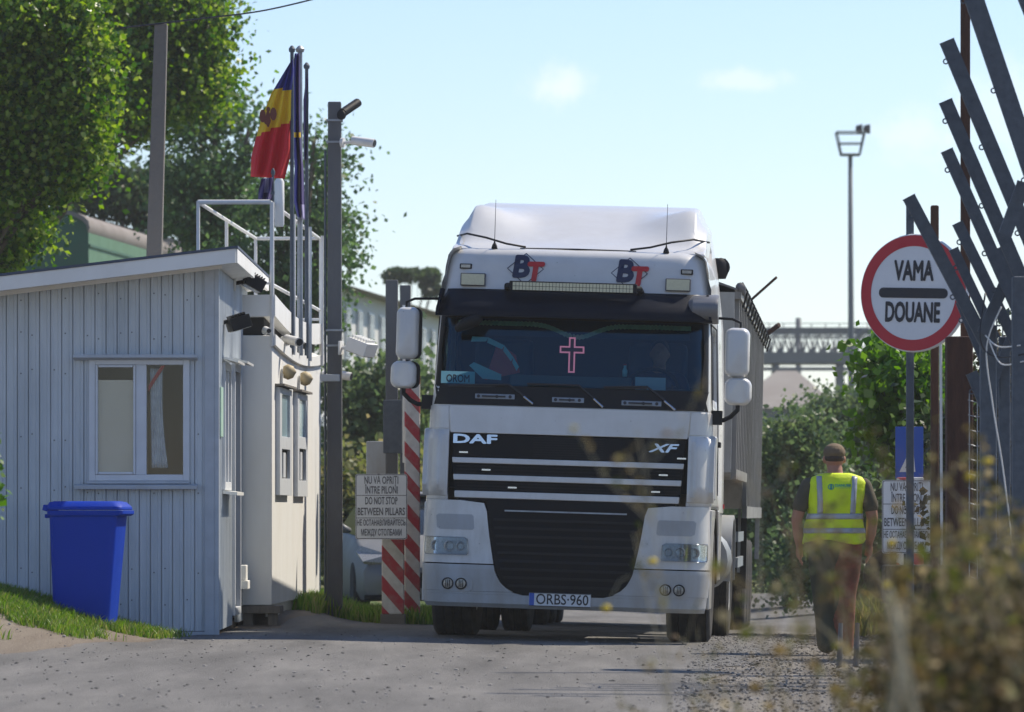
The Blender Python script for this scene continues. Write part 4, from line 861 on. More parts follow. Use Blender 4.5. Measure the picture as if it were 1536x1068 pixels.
front_text('DAF', .105, 713, 659, 'chrome', width=.38, bold=.004, extrude=.004)
front_text('XF', .100, 996, 673, 'chrome', width=.26, bold=.003, extrude=.004, shear=.35)
# --- corner panels beside the grille
for s in (False, True):
    sg = 1 if s else -1
    mb = patch([(1.995, -1.213, -1.035), (1.80, -1.216, -1.025)], .006, .03, nx=10, nz=6, mirror=s); TP(mb, 'corner_panel', 'truck_white', bevel=.006)
    mb = MB(); fr = []; bk = []
    for z in lin(1.79, 1.225, 13):
        e = sstep(1.79, 1.72, z) * sstep(1.225, 1.30, z); row = []
        for u in lin(0, 1, 15):
            x = -1.245 + u * .225; pr = .018 + .085 * e * sstep(1.0, .62, u) * (1 - .0 * u); row.append(Vector((-sg * -abs(x) * 1.0 if False else sg * abs(x), fy(min(abs(x), 1.2), z) - pr, z)))
        fr.append(row); bk.append([Vector((p.x, max(p.y + .05, .30 if abs(p.x) > 1.19 else p.y + .05), p.z)) for p in row])
    mb.slab(fr, bk); TP(mb, 'side_deflector', 'truck_white', bevel=.008, smooth='auto')
    mb = MB(); mb.box((sg * 1.19, .32, 1.25), (sg * 1.255, .50, 1.8)); TP(mb, 'deflector_return', 'truck_white', bevel=.02)
# --- lower front: headlight panels, bumper, lower grille
def lgx(z): return interp([(.40, .36), (.43, .45), (.48, .52), (.58, .58), (.75, .615), (.95, .65), (1.18, .68)], z)[0]
TP(patch([(1.20, -.95, .95), (.62, -.95, .95), (.36, -.95, .95)], -.055, .05, nx=30, nz=10), 'bumper_core', 'grille_black', smooth='auto')
for s in (False, True):
    rows = [(z, -W_(z) + .002, -lgx(z) - .004) for z in (1.19, 1.1, 1.0, .9, .8, .70, .655)]; rows[0] = (1.19, -W_(1.19) + .002, -.86)
    rows = [(1.19, -1.22, -.90), (1.17, -1.22, -.70)] + rows[1:]
    TP(patch(rows, .012, .05, nx=26, nz=20, mirror=s), 'headlight_panel', 'truck_white', bevel=.008)
mb = MB()
zz = [.645, .60, .55, .50, .455, .42, .40]
for s in (False, True):
    patch([(z, -W_(z) + .001, -lgx(z) - .004) for z in zz[:6]] , .022, .055, nx=24, nz=14, mirror=s, mb=mb)
patch([(.395, -1.21, 1.21), (.33, -1.205, 1.205), (.285, -1.19, 1.19)], .022, .055, nx=60, nz=6, mb=mb)
for s in (False, True): patch([(.418, -1.213, -.44), (.396, -1.21, -.345)], .0218, .055, nx=24, nz=3, mirror=s, mb=mb)
bump = TP(mb, 'bumper', 'truck_grey', smooth='auto')
mb = patch([(z, -lgx(z) + .004, lgx(z) - .004) for z in (1.185, 1.0, .8, .6, .5, .44, .402)], .0, .03, nx=30, nz=16); lg = TP(mb, 'lower_grille', 'grille_black', smooth='auto')
mb = MB()
for z in (1.045, .975, .905, .835, .765, .695, .625, .555, .485): patch([(z, -lgx(z) + .05, lgx(z) - .05), (z - .022, -lgx(z) + .05, lgx(z) - .05)], .022, .02, nx=20, nz=2, mb=mb)
TP(mb, 'grille_ribs', 'black_plastic', par=lg)
TP(patch([(1.118, -.52, .52), (1.105, -.52, .52)], .024, .02, nx=20, nz=2), 'grille_strip', 'steel', par=lg)
TP(patch([(1.208, -.93, .93), (1.185, -.90, .90)], .0, .03, nx=30, nz=3), 'step_strip', 'grille_black')
for s in (False, True):
    sg = 1 if s else -1
    mb = patch([(1.07, -1.09, -.80), (1.055, -1.11, -.785), (.955, -1.10, -.775), (.94, -1.07, -.79)], .0145, .02, nx=12, nz=6, mirror=s); TP(mb, 'air_slot', 'truck_grey', smooth='auto')
    mb = patch([(1.088, -1.08, -.84), (1.02, -1.085, -.82)], .0165, .02, nx=12, nz=6, mirror=s); 
    hm = patch([(.875, -1.205, -.86), (.86, -1.21, -.83), (.74, -1.212, -.82), (.725, -1.205, -.83)], .016, .03, nx=22, nz=8, mirror=s); hl_ = TP(hm, 'headlight', 'lamp_glass', smooth='auto', bevel=.005)
    for x, r in ((1.10, .048), (.98, .050), (.885, .042)):
        y = fy(x, .80) - .012; mb = MB(); mb.lathe([(r, .0), (r * 1.0, -.014), (r * .8, -.016), (r * .55, -.004), (0, -.002)], (sg * x, y, .80), 'y', 20); TP(mb, 'reflector', 'lamp_glass', par=hl_, smooth='auto')
    gm = patch([(.877, -1.207, -.858), (.86, -1.213, -.828), (.74, -1.214, -.818), (.723, -1.206, -.828)], .034, .004, nx=22, nz=8, mirror=s); TP(gm, 'headlight_glass', 'lens_glass', par=hl_, smooth=True)
    pm = patch([(.545, -1.05, -.80), (.52, -1.08, -.77), (.44, -1.08, -.77), (.415, -1.05, -.80)], .028, .01, nx=12, nz=6, mirror=s); TP(pm, 'fog_lamp_panel', 'truck_grey', smooth='auto', par=bump)
    for x in (.985, .87):
        y = fy(x, .48) - .03; mb = MB(); mb.lathe([(.05, .02), (.05, -.012), (.042, -.014)], (sg * x, y, .48), 'y', 24, close=True); mb.lathe([(.041, .0), (.03, -.004), (.0, -.006)], (sg * x, y, .48), 'y', 24); 
        for q in (-.015, 0, .015): mb.box((sg * x + q - .003, y - .012, .45), (sg * x + q + .003, y - .004, .51))
        fo_ = TP(mb, 'fog_lamp', 'black_plastic', smooth='auto'); mb = MB(); mb.lathe([(.038, -.006), (.0, -.0095)], (sg * x, y, .48), 'y', 24); TP(mb, 'lens', 'lamp_glass', par=fo_)
TP(MB().box((-1.0, .30, .30), (1.0, .42, .55)), 'under_beam', 'black_plastic')
# number plate
pl = MB(); px0, pz0 = F(839.5, 900, -.04); pw, ph = .262, .056
pl.prism(rr(px0 - pw, px0 + pw, pz0 - ph, pz0 + ph, .01, -.045), (0, .012, 0)); pl.box((px0 - pw, -.034, pz0 - ph), (px0 + pw, .03, pz0 + ph)); plate = TP(pl, 'number_plate', 'plate_white')
TP(MB().prism(rr(px0 - pw + .003, px0 - pw + .045, pz0 - ph + .003, pz0 + ph - .003, .006, -.0475), (0, .002, 0)), 'country_strip', 'plate_blue', par=plate)
mb = MB(); put_text(mb, 'ORBS·960', .125, (px0 + .022, -.0465, pz0 - .001), width=.445, bold=.001, extrude=.001); TP(mb, 'lettering', 'ink', par=plate)
mb = MB()
for (a0, b0_, c0, d0) in ((px0 - pw, px0 + pw, pz0 + ph - .004, pz0 + ph), (px0 - pw, px0 + pw, pz0 - ph, pz0 - ph + .004)): mb.box((a0, -.049, c0), (b0_, -.046, d0))
TP(mb, 'plate_frame', 'ink', par=plate)
# --- roof cap lamps, logos
for s in (-1, 1):
    zc = 3.085; xc = s * .88
    mb = MB(); mb.box((xc - .108, fy(xc, zc) - .05, zc - .055), (xc + .108, fy(xc, zc) + .02, zc + .055)); rl = TP(mb, 'roof_lamp', 'ink_grey', bevel=.008)
    mb = MB(); mb.box((xc - .098, fy(xc, zc) - .056, zc - .046), (xc + .098, fy(xc, zc) - .0505, zc + .046)); TP(mb, 'lens', 'lamp_cream', par=rl)
    zc = 3.20; xc = s * .95
    mb = MB(); mb.box((xc - .052, fy(xc, zc) - .022, zc - .022), (xc + .052, fy(xc, zc) + .02, zc + .022)); ml = TP(mb, 'marker_lamp', 'black_plastic', bevel=.005)
    mb = MB(); mb.box((xc - .04, fy(xc, zc) - .028, zc - .013), (xc + .04, fy(xc, zc) - .0225, zc + .013)); TP(mb, 'lens', 'lamp_glass', par=ml)
for lpx, lpy in ((790, 403), (946, 410)):
    x0, z0 = F(lpx - 2, lpy, .38); mb = MB(); d = .155; e = .135
    for t0, t1 in (((-d, 0), (0, e)), ((0, e), (d, 0)), ((d, 0), (0, -e)), ((0, -e), (-d, 0))):
        pts = [Vector((x0 + lerp(t0[0], t1[0], k / 6), fy(x0, z0 + lerp(t0[1], t1[1], k / 6)) - .004, z0 + lerp(t0[1], t1[1], k / 6))) for k in range(7)]; mb.tube(pts, .0035, 5)
    dg_ = TP(mb, 'logo', 'logo_navy')
    front_text('B', .26, lpx - 10, lpy - 2, 'logo_navy', .38, .004, bold=.012, extrude=.003, shear=.12, name='letter', par=dg_)
    front_text('T', .22, lpx + 11, lpy + 6, 'logo_red', .38, .010, bold=.012, extrude=.003, shear=.12, name='letter', par=dg_)
x0, z0 = F(765, 429, .25); x1, z1 = F(956, 437, .25); xa = (x0 + x1) / 2; L = x1 - x0
mb = MB(); mb.box((xa - L / 2, .17, z0 - .043), (xa + L / 2, .25, z0 + .043)); lb = TP(mb, 'light_bar', 'black_plastic', bevel=.008)
mb = MB()
for k in range(36): 
    for q in (0, 1): mb.box((xa - L / 2 + .03 + k * (L - .06) / 36, .162, z0 - .034 + q * .035), (xa - L / 2 + .03 + (k + .86) * (L - .06) / 36, .169, z0 - .003 + q * .035))
TP(mb, 'lens', 'lamp_cream', par=lb)
mb = MB()
for s in (-1, 1): mb.tube([(xa + s * (L / 2 + .0), .22, z0), (xa + s * (L / 2 + .02), .22, z0), (xa + s * (L / 2 + .03), .40, z0 - .03)], .028, 10)
TP(mb, 'bracket', 'black_plastic', par=lb)
# --- roof spoiler
fr = []; bk = []
for y in lin(.62, 2.35, 30):
    row = []
    for x in lin(-1.09, 1.09, 45):
        b = sstep(.35, 1.0, abs(x)); st = .415 * sstep(.70, 1.5, y) * (1 - .0 * b); ramp = .485 * sstep(.62, 2.45, y) ** .75
        h = lerp(ramp, max(st, ramp), b); ed = sstep(1.09, .97, abs(x)); h *= .55 + .45 * ed if y < 9 else 1
        row.append(Vector((x * (1 - .05 * h), y, 3.365 + h + .02 * sstep(.62, .7, y))))
    fr.append(row); bk.append([Vector((p.x * (1.0), p.y, 3.34)) for p in row])
mb = MB(); mb.slab(fr, bk); sp_ = TP(mb, 'roof_spoiler', 'truck_white', smooth='auto', bevel=.02)
for s in (-1, 1):
    mb = MB(); mb.tube([(s * 1.10, 1.2, 3.50), (s * .98, .80, 3.50), (s * .8, .62, 3.46), (s * .62, .58, 3.41), (s * .45, .57, 3.385)], .009, 6); TP(mb, 'gap_cable', 'black_plastic', smooth=True)
    mb = MB(); ax = s * .74 + .02; mb.lathe([(.028, 0), (.02, .03), (.008, .05), (.003, .08), (.002, .42), (0, .421)], (ax, .56, 3.365), 'z', 8); TP(mb, 'aerial', 'black_plastic', smooth=True)
mb = MB(); mb.tube([(-.5, .6, 3.372), (0, .56, 3.375), (.5, .6, 3.372)], .008, 6); TP(mb, 'roof_seam', 'black_plastic')
# rear side fairings and air intake
for s in (-1, 1):
    mb = MB(); fr = []; bk = []
    for z in lin(1.15, 3.62, 16):
        w = interp([(1.15, 1.215), (2.0, 1.20), (2.8, 1.165), (3.3, 1.10), (3.62, 1.04)], z)[0]; fr.append([Vector((s * (w + .006 + .02 * sstep(1.9, 2.3, y)), y, z)) for y in lin(1.90 if z < 3.4 else 2.1, 2.62, 6)]); bk.append([p + Vector((-s * .03, 0, 0)) for p in fr[-1]])
    mb.slab(fr, bk); TP(mb, 'side_fairing', 'truck_white', smooth='auto')
mb = MB(); mb.tube([(1.12, 2.78, 3.36), (1.15, 2.66, 3.36)], .085, 16); mb.tube([(1.06, 2.75, 2.4), (1.06, 2.75, 3.3)], .07, 12); mb.lathe([(.095, 0), (.115, .05), (.115, .14), (.09, .18), (0, .18)], (1.10, 2.72, 3.26), 'z', 20); TP(mb, 'air_intake', 'black_plastic', smooth='auto')
# --- mirrors
def mirror(sg):
    # housings measured on the photograph: main and wide-angle
    if sg < 0: main = (611.5, 499.5, 17, 39); wide = (605.5, 562, 19.5, 20.5)
    else: main = (1106, 529, 18.5, 37); wide = (1107, 587.5, 20.5, 20.5)
    yl = .34; obs = []
    for nm, (cx, cy, rx, ry) in (('main_mirror', main), ('wide_mirror', wide)):
        x, z = F(cx, cy, yl); k = (TY + yl) / FPX; a, b = rx * k, ry * k; mb = MB(); R = []
        for t, sc in ((-.085, .62), (-.075, .80), (-.05, .93), (-.01, 1.0), (.05, .99), (.062, .97)):
            o = rr(-a * sc, a * sc, -b * (1 - (1 - sc) * .45), b * (1 - (1 - sc) * .45), min(a, b) * .62 * sc, t); R.append([Vector((x + p.x, yl + p.y, z + p.z)) for p in o])
        loft(mb, R); mo = TP(mb, nm, 'truck_white', smooth='auto'); obs.append((x, z, a, b))
        mb = MB(); o = rr(-a * .9, a * .9, -b * .94, b * .94, a * .55, .0); mb.prism([Vector((x + p.x, yl + .063, z + p.z)) for p in o], (0, .004, 0)); TP(mb, 'mirror_glass', 'mirror_face', par=mo)
        if sg < 0:
            mb = MB(); R = []
            for t, sc in ((.0, 1.03), (.045, 1.05), (.06, 1.0)):
                o = rr(-a * .2, a * 1.22, -b * .99, b * .99, a * .55, t); R.append([Vector((x + p.x, yl + p.y + .008, z + p.z)) for p in o])
            loft(mb, R); TP(mb, 'rim', 'black_plastic', par=mo, smooth='auto')
    (xm, zm, a, b), (xw, zw, aw, bw) = obs
    mb = MB(); s = sg; bx_ = W_(2.75)
    mb.tube([(xm + s * .02, yl + .03, zm + b - .03), (xm + s * .02, yl + .03, zm + b + .045), (xm - s * .05, yl + .03, zm + b + .075), (s * bx_, .45, zm + b + .085)], .012, 8)
    TP(mb, 'mirror_arm', 'black_plastic', smooth='auto'); mb = MB()
    mb.tube([(xm, yl + .03, zm - b - .01), (xm, yl + .03, zw + bw)], .014, 8)
    TP(mb, 'mirror_link', 'black_plastic', smooth='auto'); mb = MB()
    mb.tube([(xw + 0, yl + .03, zw - bw + .02), (xw + 0, yl + .03, zw - bw - .04), (xw - s * .06, yl + .04, zw - bw - .10), (xw - s * .12, yl + .06, zw - bw - .13), (s * (W_(1.95) - .01), .42, zw - bw - .13)], .02, 8)
    mb.box((min(s * 1.19, s * 1.29), .36, zw - bw - .17), (max(s * 1.19, s * 1.29), .50, zw - bw - .05))
    TP(mb, 'mirror_arm', 'black_plastic', smooth='auto')
mirror(-1); mirror(1)
x, z = F(706, 484, .18); mb = MB(); mb.tube([(x - .12, .20, z - .06), (x - .04, .17, z - .01), (x + .05, .16, z + .03), (x + .09, .18, z + .05)], [(.03), (.055), (.055), (.03)], 14, flat=1.2); mb.tube([(x - .02, .2, z + .03), (x - .04, .3, z + .2)], .014, 6); TP(mb, 'kerb_mirror', 'black_plastic', smooth=True)
# --- wipers and handles on the scuttle
for (pa, pb, pc) in (((672, 577), (763, 577), (800, 606)), ((790, 575), (868, 578), (905, 611)), ((905, 580), (970, 580), (1013, 615))):
    (xa_, za_), (xb_, zb_), (xc_, zc_) = F(*pa, .12), F(*pb, .12), F(*pc, .12); mb = MB()
    g = lambda x, z, o_=.03: Vector((x, fy(x, z) - o_, z))
    mb.tube([g(xa_, za_), g((xa_ + xb_) / 2, (za_ + zb_) / 2), g(xb_, zb_), g(lerp(xb_, xc_, .5), lerp(zb_, zc_, .45)), g(xc_, zc_)], [.006, .008, .009, .011, .013], 6); mb.box((min(xa_, xb_), fy(xa_, za_) - .016, za_ - .012), (xb_, fy(xb_, zb_) - .006, za_ + .002))
    wo_ = TP(mb, 'wiper', 'ink'); mb = MB(); mb.tube([g(lerp(xb_, xc_, .62), lerp(zb_, zc_, .62), .043), g(xc_, zc_, .043)], .011, 8); TP(mb, 'wiper_link', 'chrome', par=wo_)
for (a, b) in (((712, 594), (772, 595)), ((828, 599), (876, 601)), ((932, 603), (992, 607))):
    (xa_, za_), (xb_, zb_) = F(*a, .12), F(*b, .12); zc = (za_ + zb_) / 2; mb = MB()
    patch([(zc + .022, xa_, xb_), (zc - .022, xa_, xb_)], .012, .01, nx=10, nz=3, mb=mb); ha = TP(mb, 'grab_handle', 'steel', bevel=.006)
    mb = MB()
    for x in (xa_ + .03, lerp(xa_, xb_, .55), xb_ - .04): mb.lathe([(.014, 0), (.014, -.006), (0, -.006)], (x, fy(x, zc) - .0125, zc), 'y', 12)
    mb.box((xa_ + .06, fy(xa_, zc) - .024, zc - .006), (xb_ - .08, fy(xb_, zc) - .018, zc + .008)); TP(mb, 'bolt', 'ink', par=ha)
# fringe of the curtain along the top of the windscreen
mb = MB(); fr = []
for v in (0, .5, 1):
    row = []
    for x in lin(-1.0, 1.0, 121):
        d = .055 + .105 * math.exp(-((x - .03) / .20) ** 2) + .012 * abs(math.sin(x * 90)); base = 2.76; z = base - d + (1 - v) * .04; row.append(Vector((x, fy(x, z) + .10 + .01 * math.sin(x * 60), z)))
    fr.append(row)
mb.slab(fr, [[p + Vector((0, .004, 0)) for p in r] for r in fr]); TP(mb, 'curtain_fringe', 'fringe')
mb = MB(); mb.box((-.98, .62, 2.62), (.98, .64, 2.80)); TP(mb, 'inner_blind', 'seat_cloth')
# steps and mudguards, chassis
for s in (-1, 1):
    mb = MB(); 
    prof = []
    for k in range(13):
        a = math.pi * k / 12; prof.append((1.42 - .66 * math.cos(a), .52 + .62 * math.sin(a)))
    F1 = [[Vector((s * 1.22, y, z)), Vector((s * .80, y, z))] for y, z in prof]; B1 = [[Vector((s * 1.22, 1.42 + (y - 1.42) * .95, .52 + (z - .52) * .95)), Vector((s * .80, 1.42 + (y - 1.42) * .95, .52 + (z - .52) * .95))] for y, z in prof]
    mb.slab(F1, B1); TP(mb, 'mudguard', 'black_plastic', smooth='auto')
    mb = MB(); mb.box((s * 1.225 - .02, .34, .34), (s * 1.225 + .01, .80, 1.2)) if False else None
    MBs = MB(); MBs.prism([(s * 1.20, .30, .32), (s * 1.20, .76, .32), (s * 1.20, .76, .70), (s * 1.20, .84, .95), (s * 1.20, 1.1, 1.17), (s * 1.20, .30, 1.17)], (s * .032, 0, 0)); TP(MBs, 'step_panel', 'truck_white', bevel=.01)
    MBs = MB(); MBs.prism([(s * 1.20, 1.75, 1.17), (s * 1.20, 2.02, .95), (s * 1.20, 2.08, .55), (s * 1.20, 2.62, .55), (s * 1.20, 2.62, 1.17)], (s * .03, 0, 0)); TP(MBs, 'rear_panel', 'truck_white', bevel=.01)
TP(MB().box((-.45, .5, .62), (-.36, 6.2, .90)).box((.36, .5, .62), (.45, 6.2, .90)).box((-.36, 1.2, .70), (.36, 2.6, 1.1)), 'chassis', 'black_plastic')
TP(MB().box((-.36, 1.36, .42), (.36, 1.50, .56)).box((-.9, 5.12, .44), (.9, 5.26, .58)), 'axle', 'black_plastic')
tk = MB(); tk.tube([(1.0, 2.75, .72), (1.0, 3.9, .72)], .29, 20); TP(tk, 'fuel_tank', 'steel', smooth='auto')
TP(MB().box((-1.2, 2.75, .45), (-.62, 3.9, 1.0)), 'fuel_tank', 'steel', bevel=.04)
# wheels
def wheel_mesh(w, r=.50):
    mb = MB(); h = w / 2; g = .012; prof = [(r * .56, -h * .86), (r * .78, -h), (r * .93, -h * .98), (r * .985, -h * .86)]
    ns = 4
    for k in range(ns):
        a = -h * .82 + k * (h * 1.64) / ns; b = a + h * 1.64 / ns; prof += [(r, a + .004), (r, b - .012), (r - g, b - .010), (r - g, b - .001)]
    prof += [(r, h * .84), (r * .985, h * .86), (r * .93, h * .98), (r * .78, h), (r * .56, h * .86)]
    mb.lathe(prof, (0, 0, 0), 'x', 48, close=True); return mb
def rim_mesh(w, r=.50, dish=.08, side=1):
    mb = MB(); h = w / 2 * side; mb.lathe([(r * .57, h * .86), (r * .54, h * .9), (r * .50, h * .7), (r * .46, h * .2 + side * 0), (r * .30, h * .15), (r * .26, h * .6), (r * .12, h * .75), (0, h * .75)], (0, 0, 0), 'x', 32)
    for k in range(10):
        a = 2 * math.pi * k / 10; mb.lathe([(.014, h * .15), (.014, h * .3), (0, h * .32)], (0, r * .38 * math.cos(a), r * .38 * math.sin(a)), 'x', 6)
    mb.lathe([(r * .56, -h * .86), (r * .3, -h * .4), (0, -h * .4)], (0, 0, 0), 'x', 32); return mb
WM = {}
def wheel(par, x, y, z, w, side, name='wheel'):
    key = (w, side)
    if key not in WM: WM[key] = (wheel_mesh(w).mesh('tyre', M['rubber'], smooth=True), rim_mesh(w, side=side).mesh('rim', M['truck_grey'], smooth=True)); [autosmooth(q) for q in WM[key]]
    t = bpy.data.objects.new(name, WM[key][0]); link(t, par); t.location = (x, y, z); r = bpy.data.objects.new('rim', WM[key][1]); link(r, t); return t
def zgl(x, y):      # height of the road in truck coordinates
    p = TM @ Vector((x, y, 0)); return (TMI @ Vector((p.x, p.y, ground(p.x, p.y) + .012))).z
for s in (-1, 1):
    wheel(trk, s * 1.02, 1.42, zgl(s * 1.0, 1.42) + .495, .385, s)
    wheel(trk, s * 1.10, 5.2, zgl(s * 1.0, 5.2) + .495, .27, s); wheel(trk, s * .78, 5.2, zgl(s * .8, 5.2) + .495, .27, s)
    mb = MB(); fr = []; bk = []
    for k in range(11):
        a = math.pi * k / 10; c0 = (5.2 - .62 * math.cos(a), .52 + .62 * math.sin(a)); c1 = (5.2 - .59 * math.cos(a), .52 + .59 * math.sin(a)); fr.append([Vector((s * .62, *c0)), Vector((s * 1.25, *c0))]); bk.append([Vector((s * .62, *c1)), Vector((s * 1.25, *c1))])
    mb.slab(fr, bk); TP(mb, 'mudguard', 'truck_grey', smooth='auto')
mb = MB(); mb.tube([(1.235, 2.5, 1.19), (1.235, 2.5, 1.23)], .018, 8); TP(mb, 'side_marker', 'logo_red')
# --- things in the cab
def tworld(v): return TM @ Vector(v)
def intruck(name, label, cat, loc): return thing(name, label, cat, tworld(loc), trk.rotation_euler)
x, z = F(858, 532, .32); cr_ = intruck('cross', 'pink outlined cross hanging inside the truck windscreen', 'cross', (x, .30, z)); k = 44.1 / FPX
def crossshape(s): 
    a = .028 * s; return [(-a, -.155 + .028 * (1 - s)), (a, -.155 + .028 * (1 - s)), (a, .015 + .03 * (1 - s) * 0), (.105 - .028 * (1 - s), .015), (.105 - .028 * (1 - s), .07), (a, .07), (a, .148 - .028 * (1 - s)), (-a, .148 - .028 * (1 - s)), (-a, .07), (-.105 + .028 * (1 - s), .07), (-.105 + .028 * (1 - s), .015), (-a, .015)]
def cs(h, e=0): a = .028 - e; return [(-a, -.155 + e), (a, -.155 + e), (a, .012 + e), (.105 - e, .012 + e), (.105 - e, .072 - e), (a, .072 - e), (a, .148 - e), (-a, .148 - e), (-a, .072 - e), (-.105 + e, .072 - e), (-.105 + e, .012 + e), (-a, .012 + e)]
O = [Vector((p, 0, q)) for p, q in cs(0)]; I = [Vector((p, 0, q)) for p, q in cs(0, .013)]; D = Vector((0, .012, 0)); n = 12
mb = MB(); mb.add(O + I + [p + D for p in O] + [p + D for p in I], [(i, (i + 1) % n, n + (i + 1) % n, n + i) for i in range(n)] + [(2 * n + i, 3 * n + i, 3 * n + (i + 1) % n, 2 * n + (i + 1) % n) for i in range(n)] + [(i, 2 * n + i, 2 * n + (i + 1) % n, (i + 1) % n) for i in range(n)] + [(n + i, n + (i + 1) % n, 3 * n + (i + 1) % n, 3 * n + i) for i in range(n)])
mb.build('outline', M['cross_pink'], cr_); MB().prism([p + Vector((0, .004, 0)) for p in I], (0, .004, 0)).build('inlay', M['crest'], cr_)
MB().tube([(0, .006, .148), (0, .05, .30)], .002, 4).build('cord', M['ink'], cr_)
x, z = F(687, 566, .24); cd_ = intruck('name_card', 'pale cyan card reading OROM on the left end of the dashboard', 'card', (x, .235, z))
MB().box((-.145, 0, -.052), (.145, .006, .052)).build('card', M['card_cyan'], cd_); mb = MB(); put_text(mb, 'OROM', .09, (-.0, -.0015, -.012), width=.20, bold=.002, extrude=.0005); mb.build('lettering', M['ink'], cd_)
x, z = F(975, 577, .24); pp = intruck('paper', 'bluish white papers lying against the windscreen before the driver', 'paper', (x, .30, z)); MB().box((-.13, 0, -.06), (.13, .004, .065), rot=(.3, 0, 0)).box((-.28, 0, -.075), (-.14, .004, -.05)).build('sheet', M['card_paper'], pp)
x, z = F(937, 556, .3); bt = intruck('bottle', 'small clear bottle standing on the dashboard', 'bottle', (x, .34, z - .05)); MB().lathe([(.02, 0), (.022, .05), (.012, .075), (.012, .095), (0, .095)], (0, 0, 0), 'z', 14).build('body', M['card_cyan'], bt, smooth=True); MB().lathe([(.013, .096), (.013, .108), (0, .108)], (0, 0, 0), 'z', 12).build('cap', M['logo_red'], bt)
tr_ = intruck('tray', 'long dark teal tray along the top of the dashboard', 'tray', (F(855, 572, .4)[0], .42, F(855, 572, .4)[1])); mat('teal_dark', (.03, .08, .09), .6); MB().box((-.52, 0, -.05), (.52, .12, .045)).build('tray_body', M['teal_dark'], tr_, bevel=.006)
pn = intruck('pennant', 'red and white pennant hung on the passenger side of the windscreen', 'pennant', (F(745, 535, .4)[0], .46, F(745, 535, .4)[1]))
mb = MB(); k = 44.2 / FPX
mb.prism([(-.10, 0, -.20), (.20, 0, -.13), (.16, 0, .02), (.0, 0, .13)], (0, .004, 0)); mb.build('cloth', M['logo_red'], pn)
mb = MB(); pts = [(-.22, .17), (-.08, .165), (.06, .10), (.14, .0), (.19, -.08)]
for a, b in zip(pts, pts[1:]): mb.prism([(a[0], -.006, a[1]), (b[0], -.006, b[1]), (b[0] - .02, -.006, b[1] - .035), (a[0] - .01, -.006, a[1] - .045)], (0, .003, 0))
mb.prism([(-.24, -.006, -.08), (-.20, -.006, -.05), (.04, -.006, -.15), (.04, -.006, -.20), (-.12, -.006, -.19)], (0, .003, 0)); mb.build('border', M['card_cyan'], pn)
# ================================================================ the tipping semi-trailer
TR0 = TM @ Vector((0, 4.9, 0)); dr = Vector((math.sin(R_(4.5)), math.cos(R_(4.5)), 0))
ttl = thing('semi_trailer', 'grey ribbed bulk trailer with a rolled tarpaulin behind the white truck cab', 'trailer', TR0, (R_(-.1), R_(1.3), R_(-3.8)))
TTM = Matrix.LocRotScale(ttl.location, ttl.rotation_euler, None); TTI = TTM.inverted()
RT = lambda mb, name, m, par=ttl, **k: mb.build(name, M[m], par, **k)
mat('rib_dark', (.30, .29, .27), .5, metal=.3, dirt=.6, dcol=(.12, .11, .10), dscale=4, stretch=(1, 1, .3)); hw = 1.265; y0, y1, y2 = -1.65, 3.2, 11.6; zt0 = 3.16; zbf, zbr = 1.52, 1.20
mb = MB(); mb.prism([(-hw, y0, zbf), (-hw, y1, zbf - .04), (-hw, y1 + .25, zbr), (-hw, y2, zbr), (-hw, y2, zt0), (-hw, y0, zt0)], (2 * hw, 0, 0)); RT(mb, 'body', 'alu_rib')
for s in (-1, 1):
    mb = MB(); y = y0 + .1; k = 0
    while y < y2 - .08:
        zb_ = zbf - .04 if y < y1 else zbr; wd = .10
        mb.box((min(s * hw, s * (hw + .045)), y, zb_ + .02), (max(s * hw, s * (hw + .045)), y + wd, zt0 - .05)); y += .7
    RT(mb, 'side_ribs', 'rib_dark')
    mb = MB(); mb.box((min(s * hw, s * (hw + .06)), y0, zt0 - .06), (max(s * hw, s * (hw + .06)), y2, zt0 + .03)); mb.box((min(s * hw, s * (hw + .05)), y1 + .2, zbr - .10), (max(s * hw, s * (hw + .05)), y2, zbr + .02)); mb.box((min(s * hw, s * (hw + .05)), y0, zbf - .06), (max(s * hw, s * (hw + .05)), y1, zbf + .03)); RT(mb, 'side_rail', 'rib_dark')
mb = MB(); R = []
for y in lin(y0 - .02, y2 + .02, 40):
    R.append([Vector((x, y, zt0 + .03 + .20 * (1 - (abs(x) / 1.3) ** 2.4) + .018 * math.sin(y * 5.7) * (1 - abs(x) / 1.3))) for x in lin(-1.29, 1.29, 17)])
mb.slab(R, [[p - Vector((0, 0, .02)) for p in r] for r in R]); mat('tarp', (.22, .22, .225), .7, dirt=.5, dcol=(.14, .13, .12), dscale=2, bump=.3, bscale=5); RT(mb, 'tarpaulin', 'tarp', smooth='auto')
mb = MB(); mb.tube([(hw + .05, y, zt0 + .04 + .012 * math.sin(y * 6)) for y in lin(y0, y2, 30)], .045, 10); RT(mb, 'rolled_tarp', 'tarp', smooth=True)
for i, y in enumerate(lin(y0 + .3, y2 - .2, 13)):
    mb = MB(); mb.tube([(hw + .06, y, zt0 + .10), (hw + .11, y + .05, zt0 + .02), (hw + .07, y + .1, zt0 - .12)], .010, 6); RT(mb, 'strap', 'ink')
mb = MB(); mb.tube([(hw + .04, 3.3, zt0 - .02), (hw + .05, 3.3, zt0 + .14), (hw + .30, 3.1, zt0 + .36)], .014, 8); mb.tube([(hw, 10.8, zt0), (hw + .22, 10.6, zt0 + .16)], .03, 8); RT(mb, 'crank', 'rust')
mb = MB(); mb.box((-.5, -1.0, 1.10), (-.4, y2 - .3, 1.40)).box((.4, -1.0, 1.10), (.5, y2 - .3, 1.40)); mb.box((-.9, 2.2, .55), (-.8, 2.3, 1.45)).box((.8, 2.2, .55), (.9, 2.3, 1.45)); RT(mb, 'chassis', 'black_plastic')
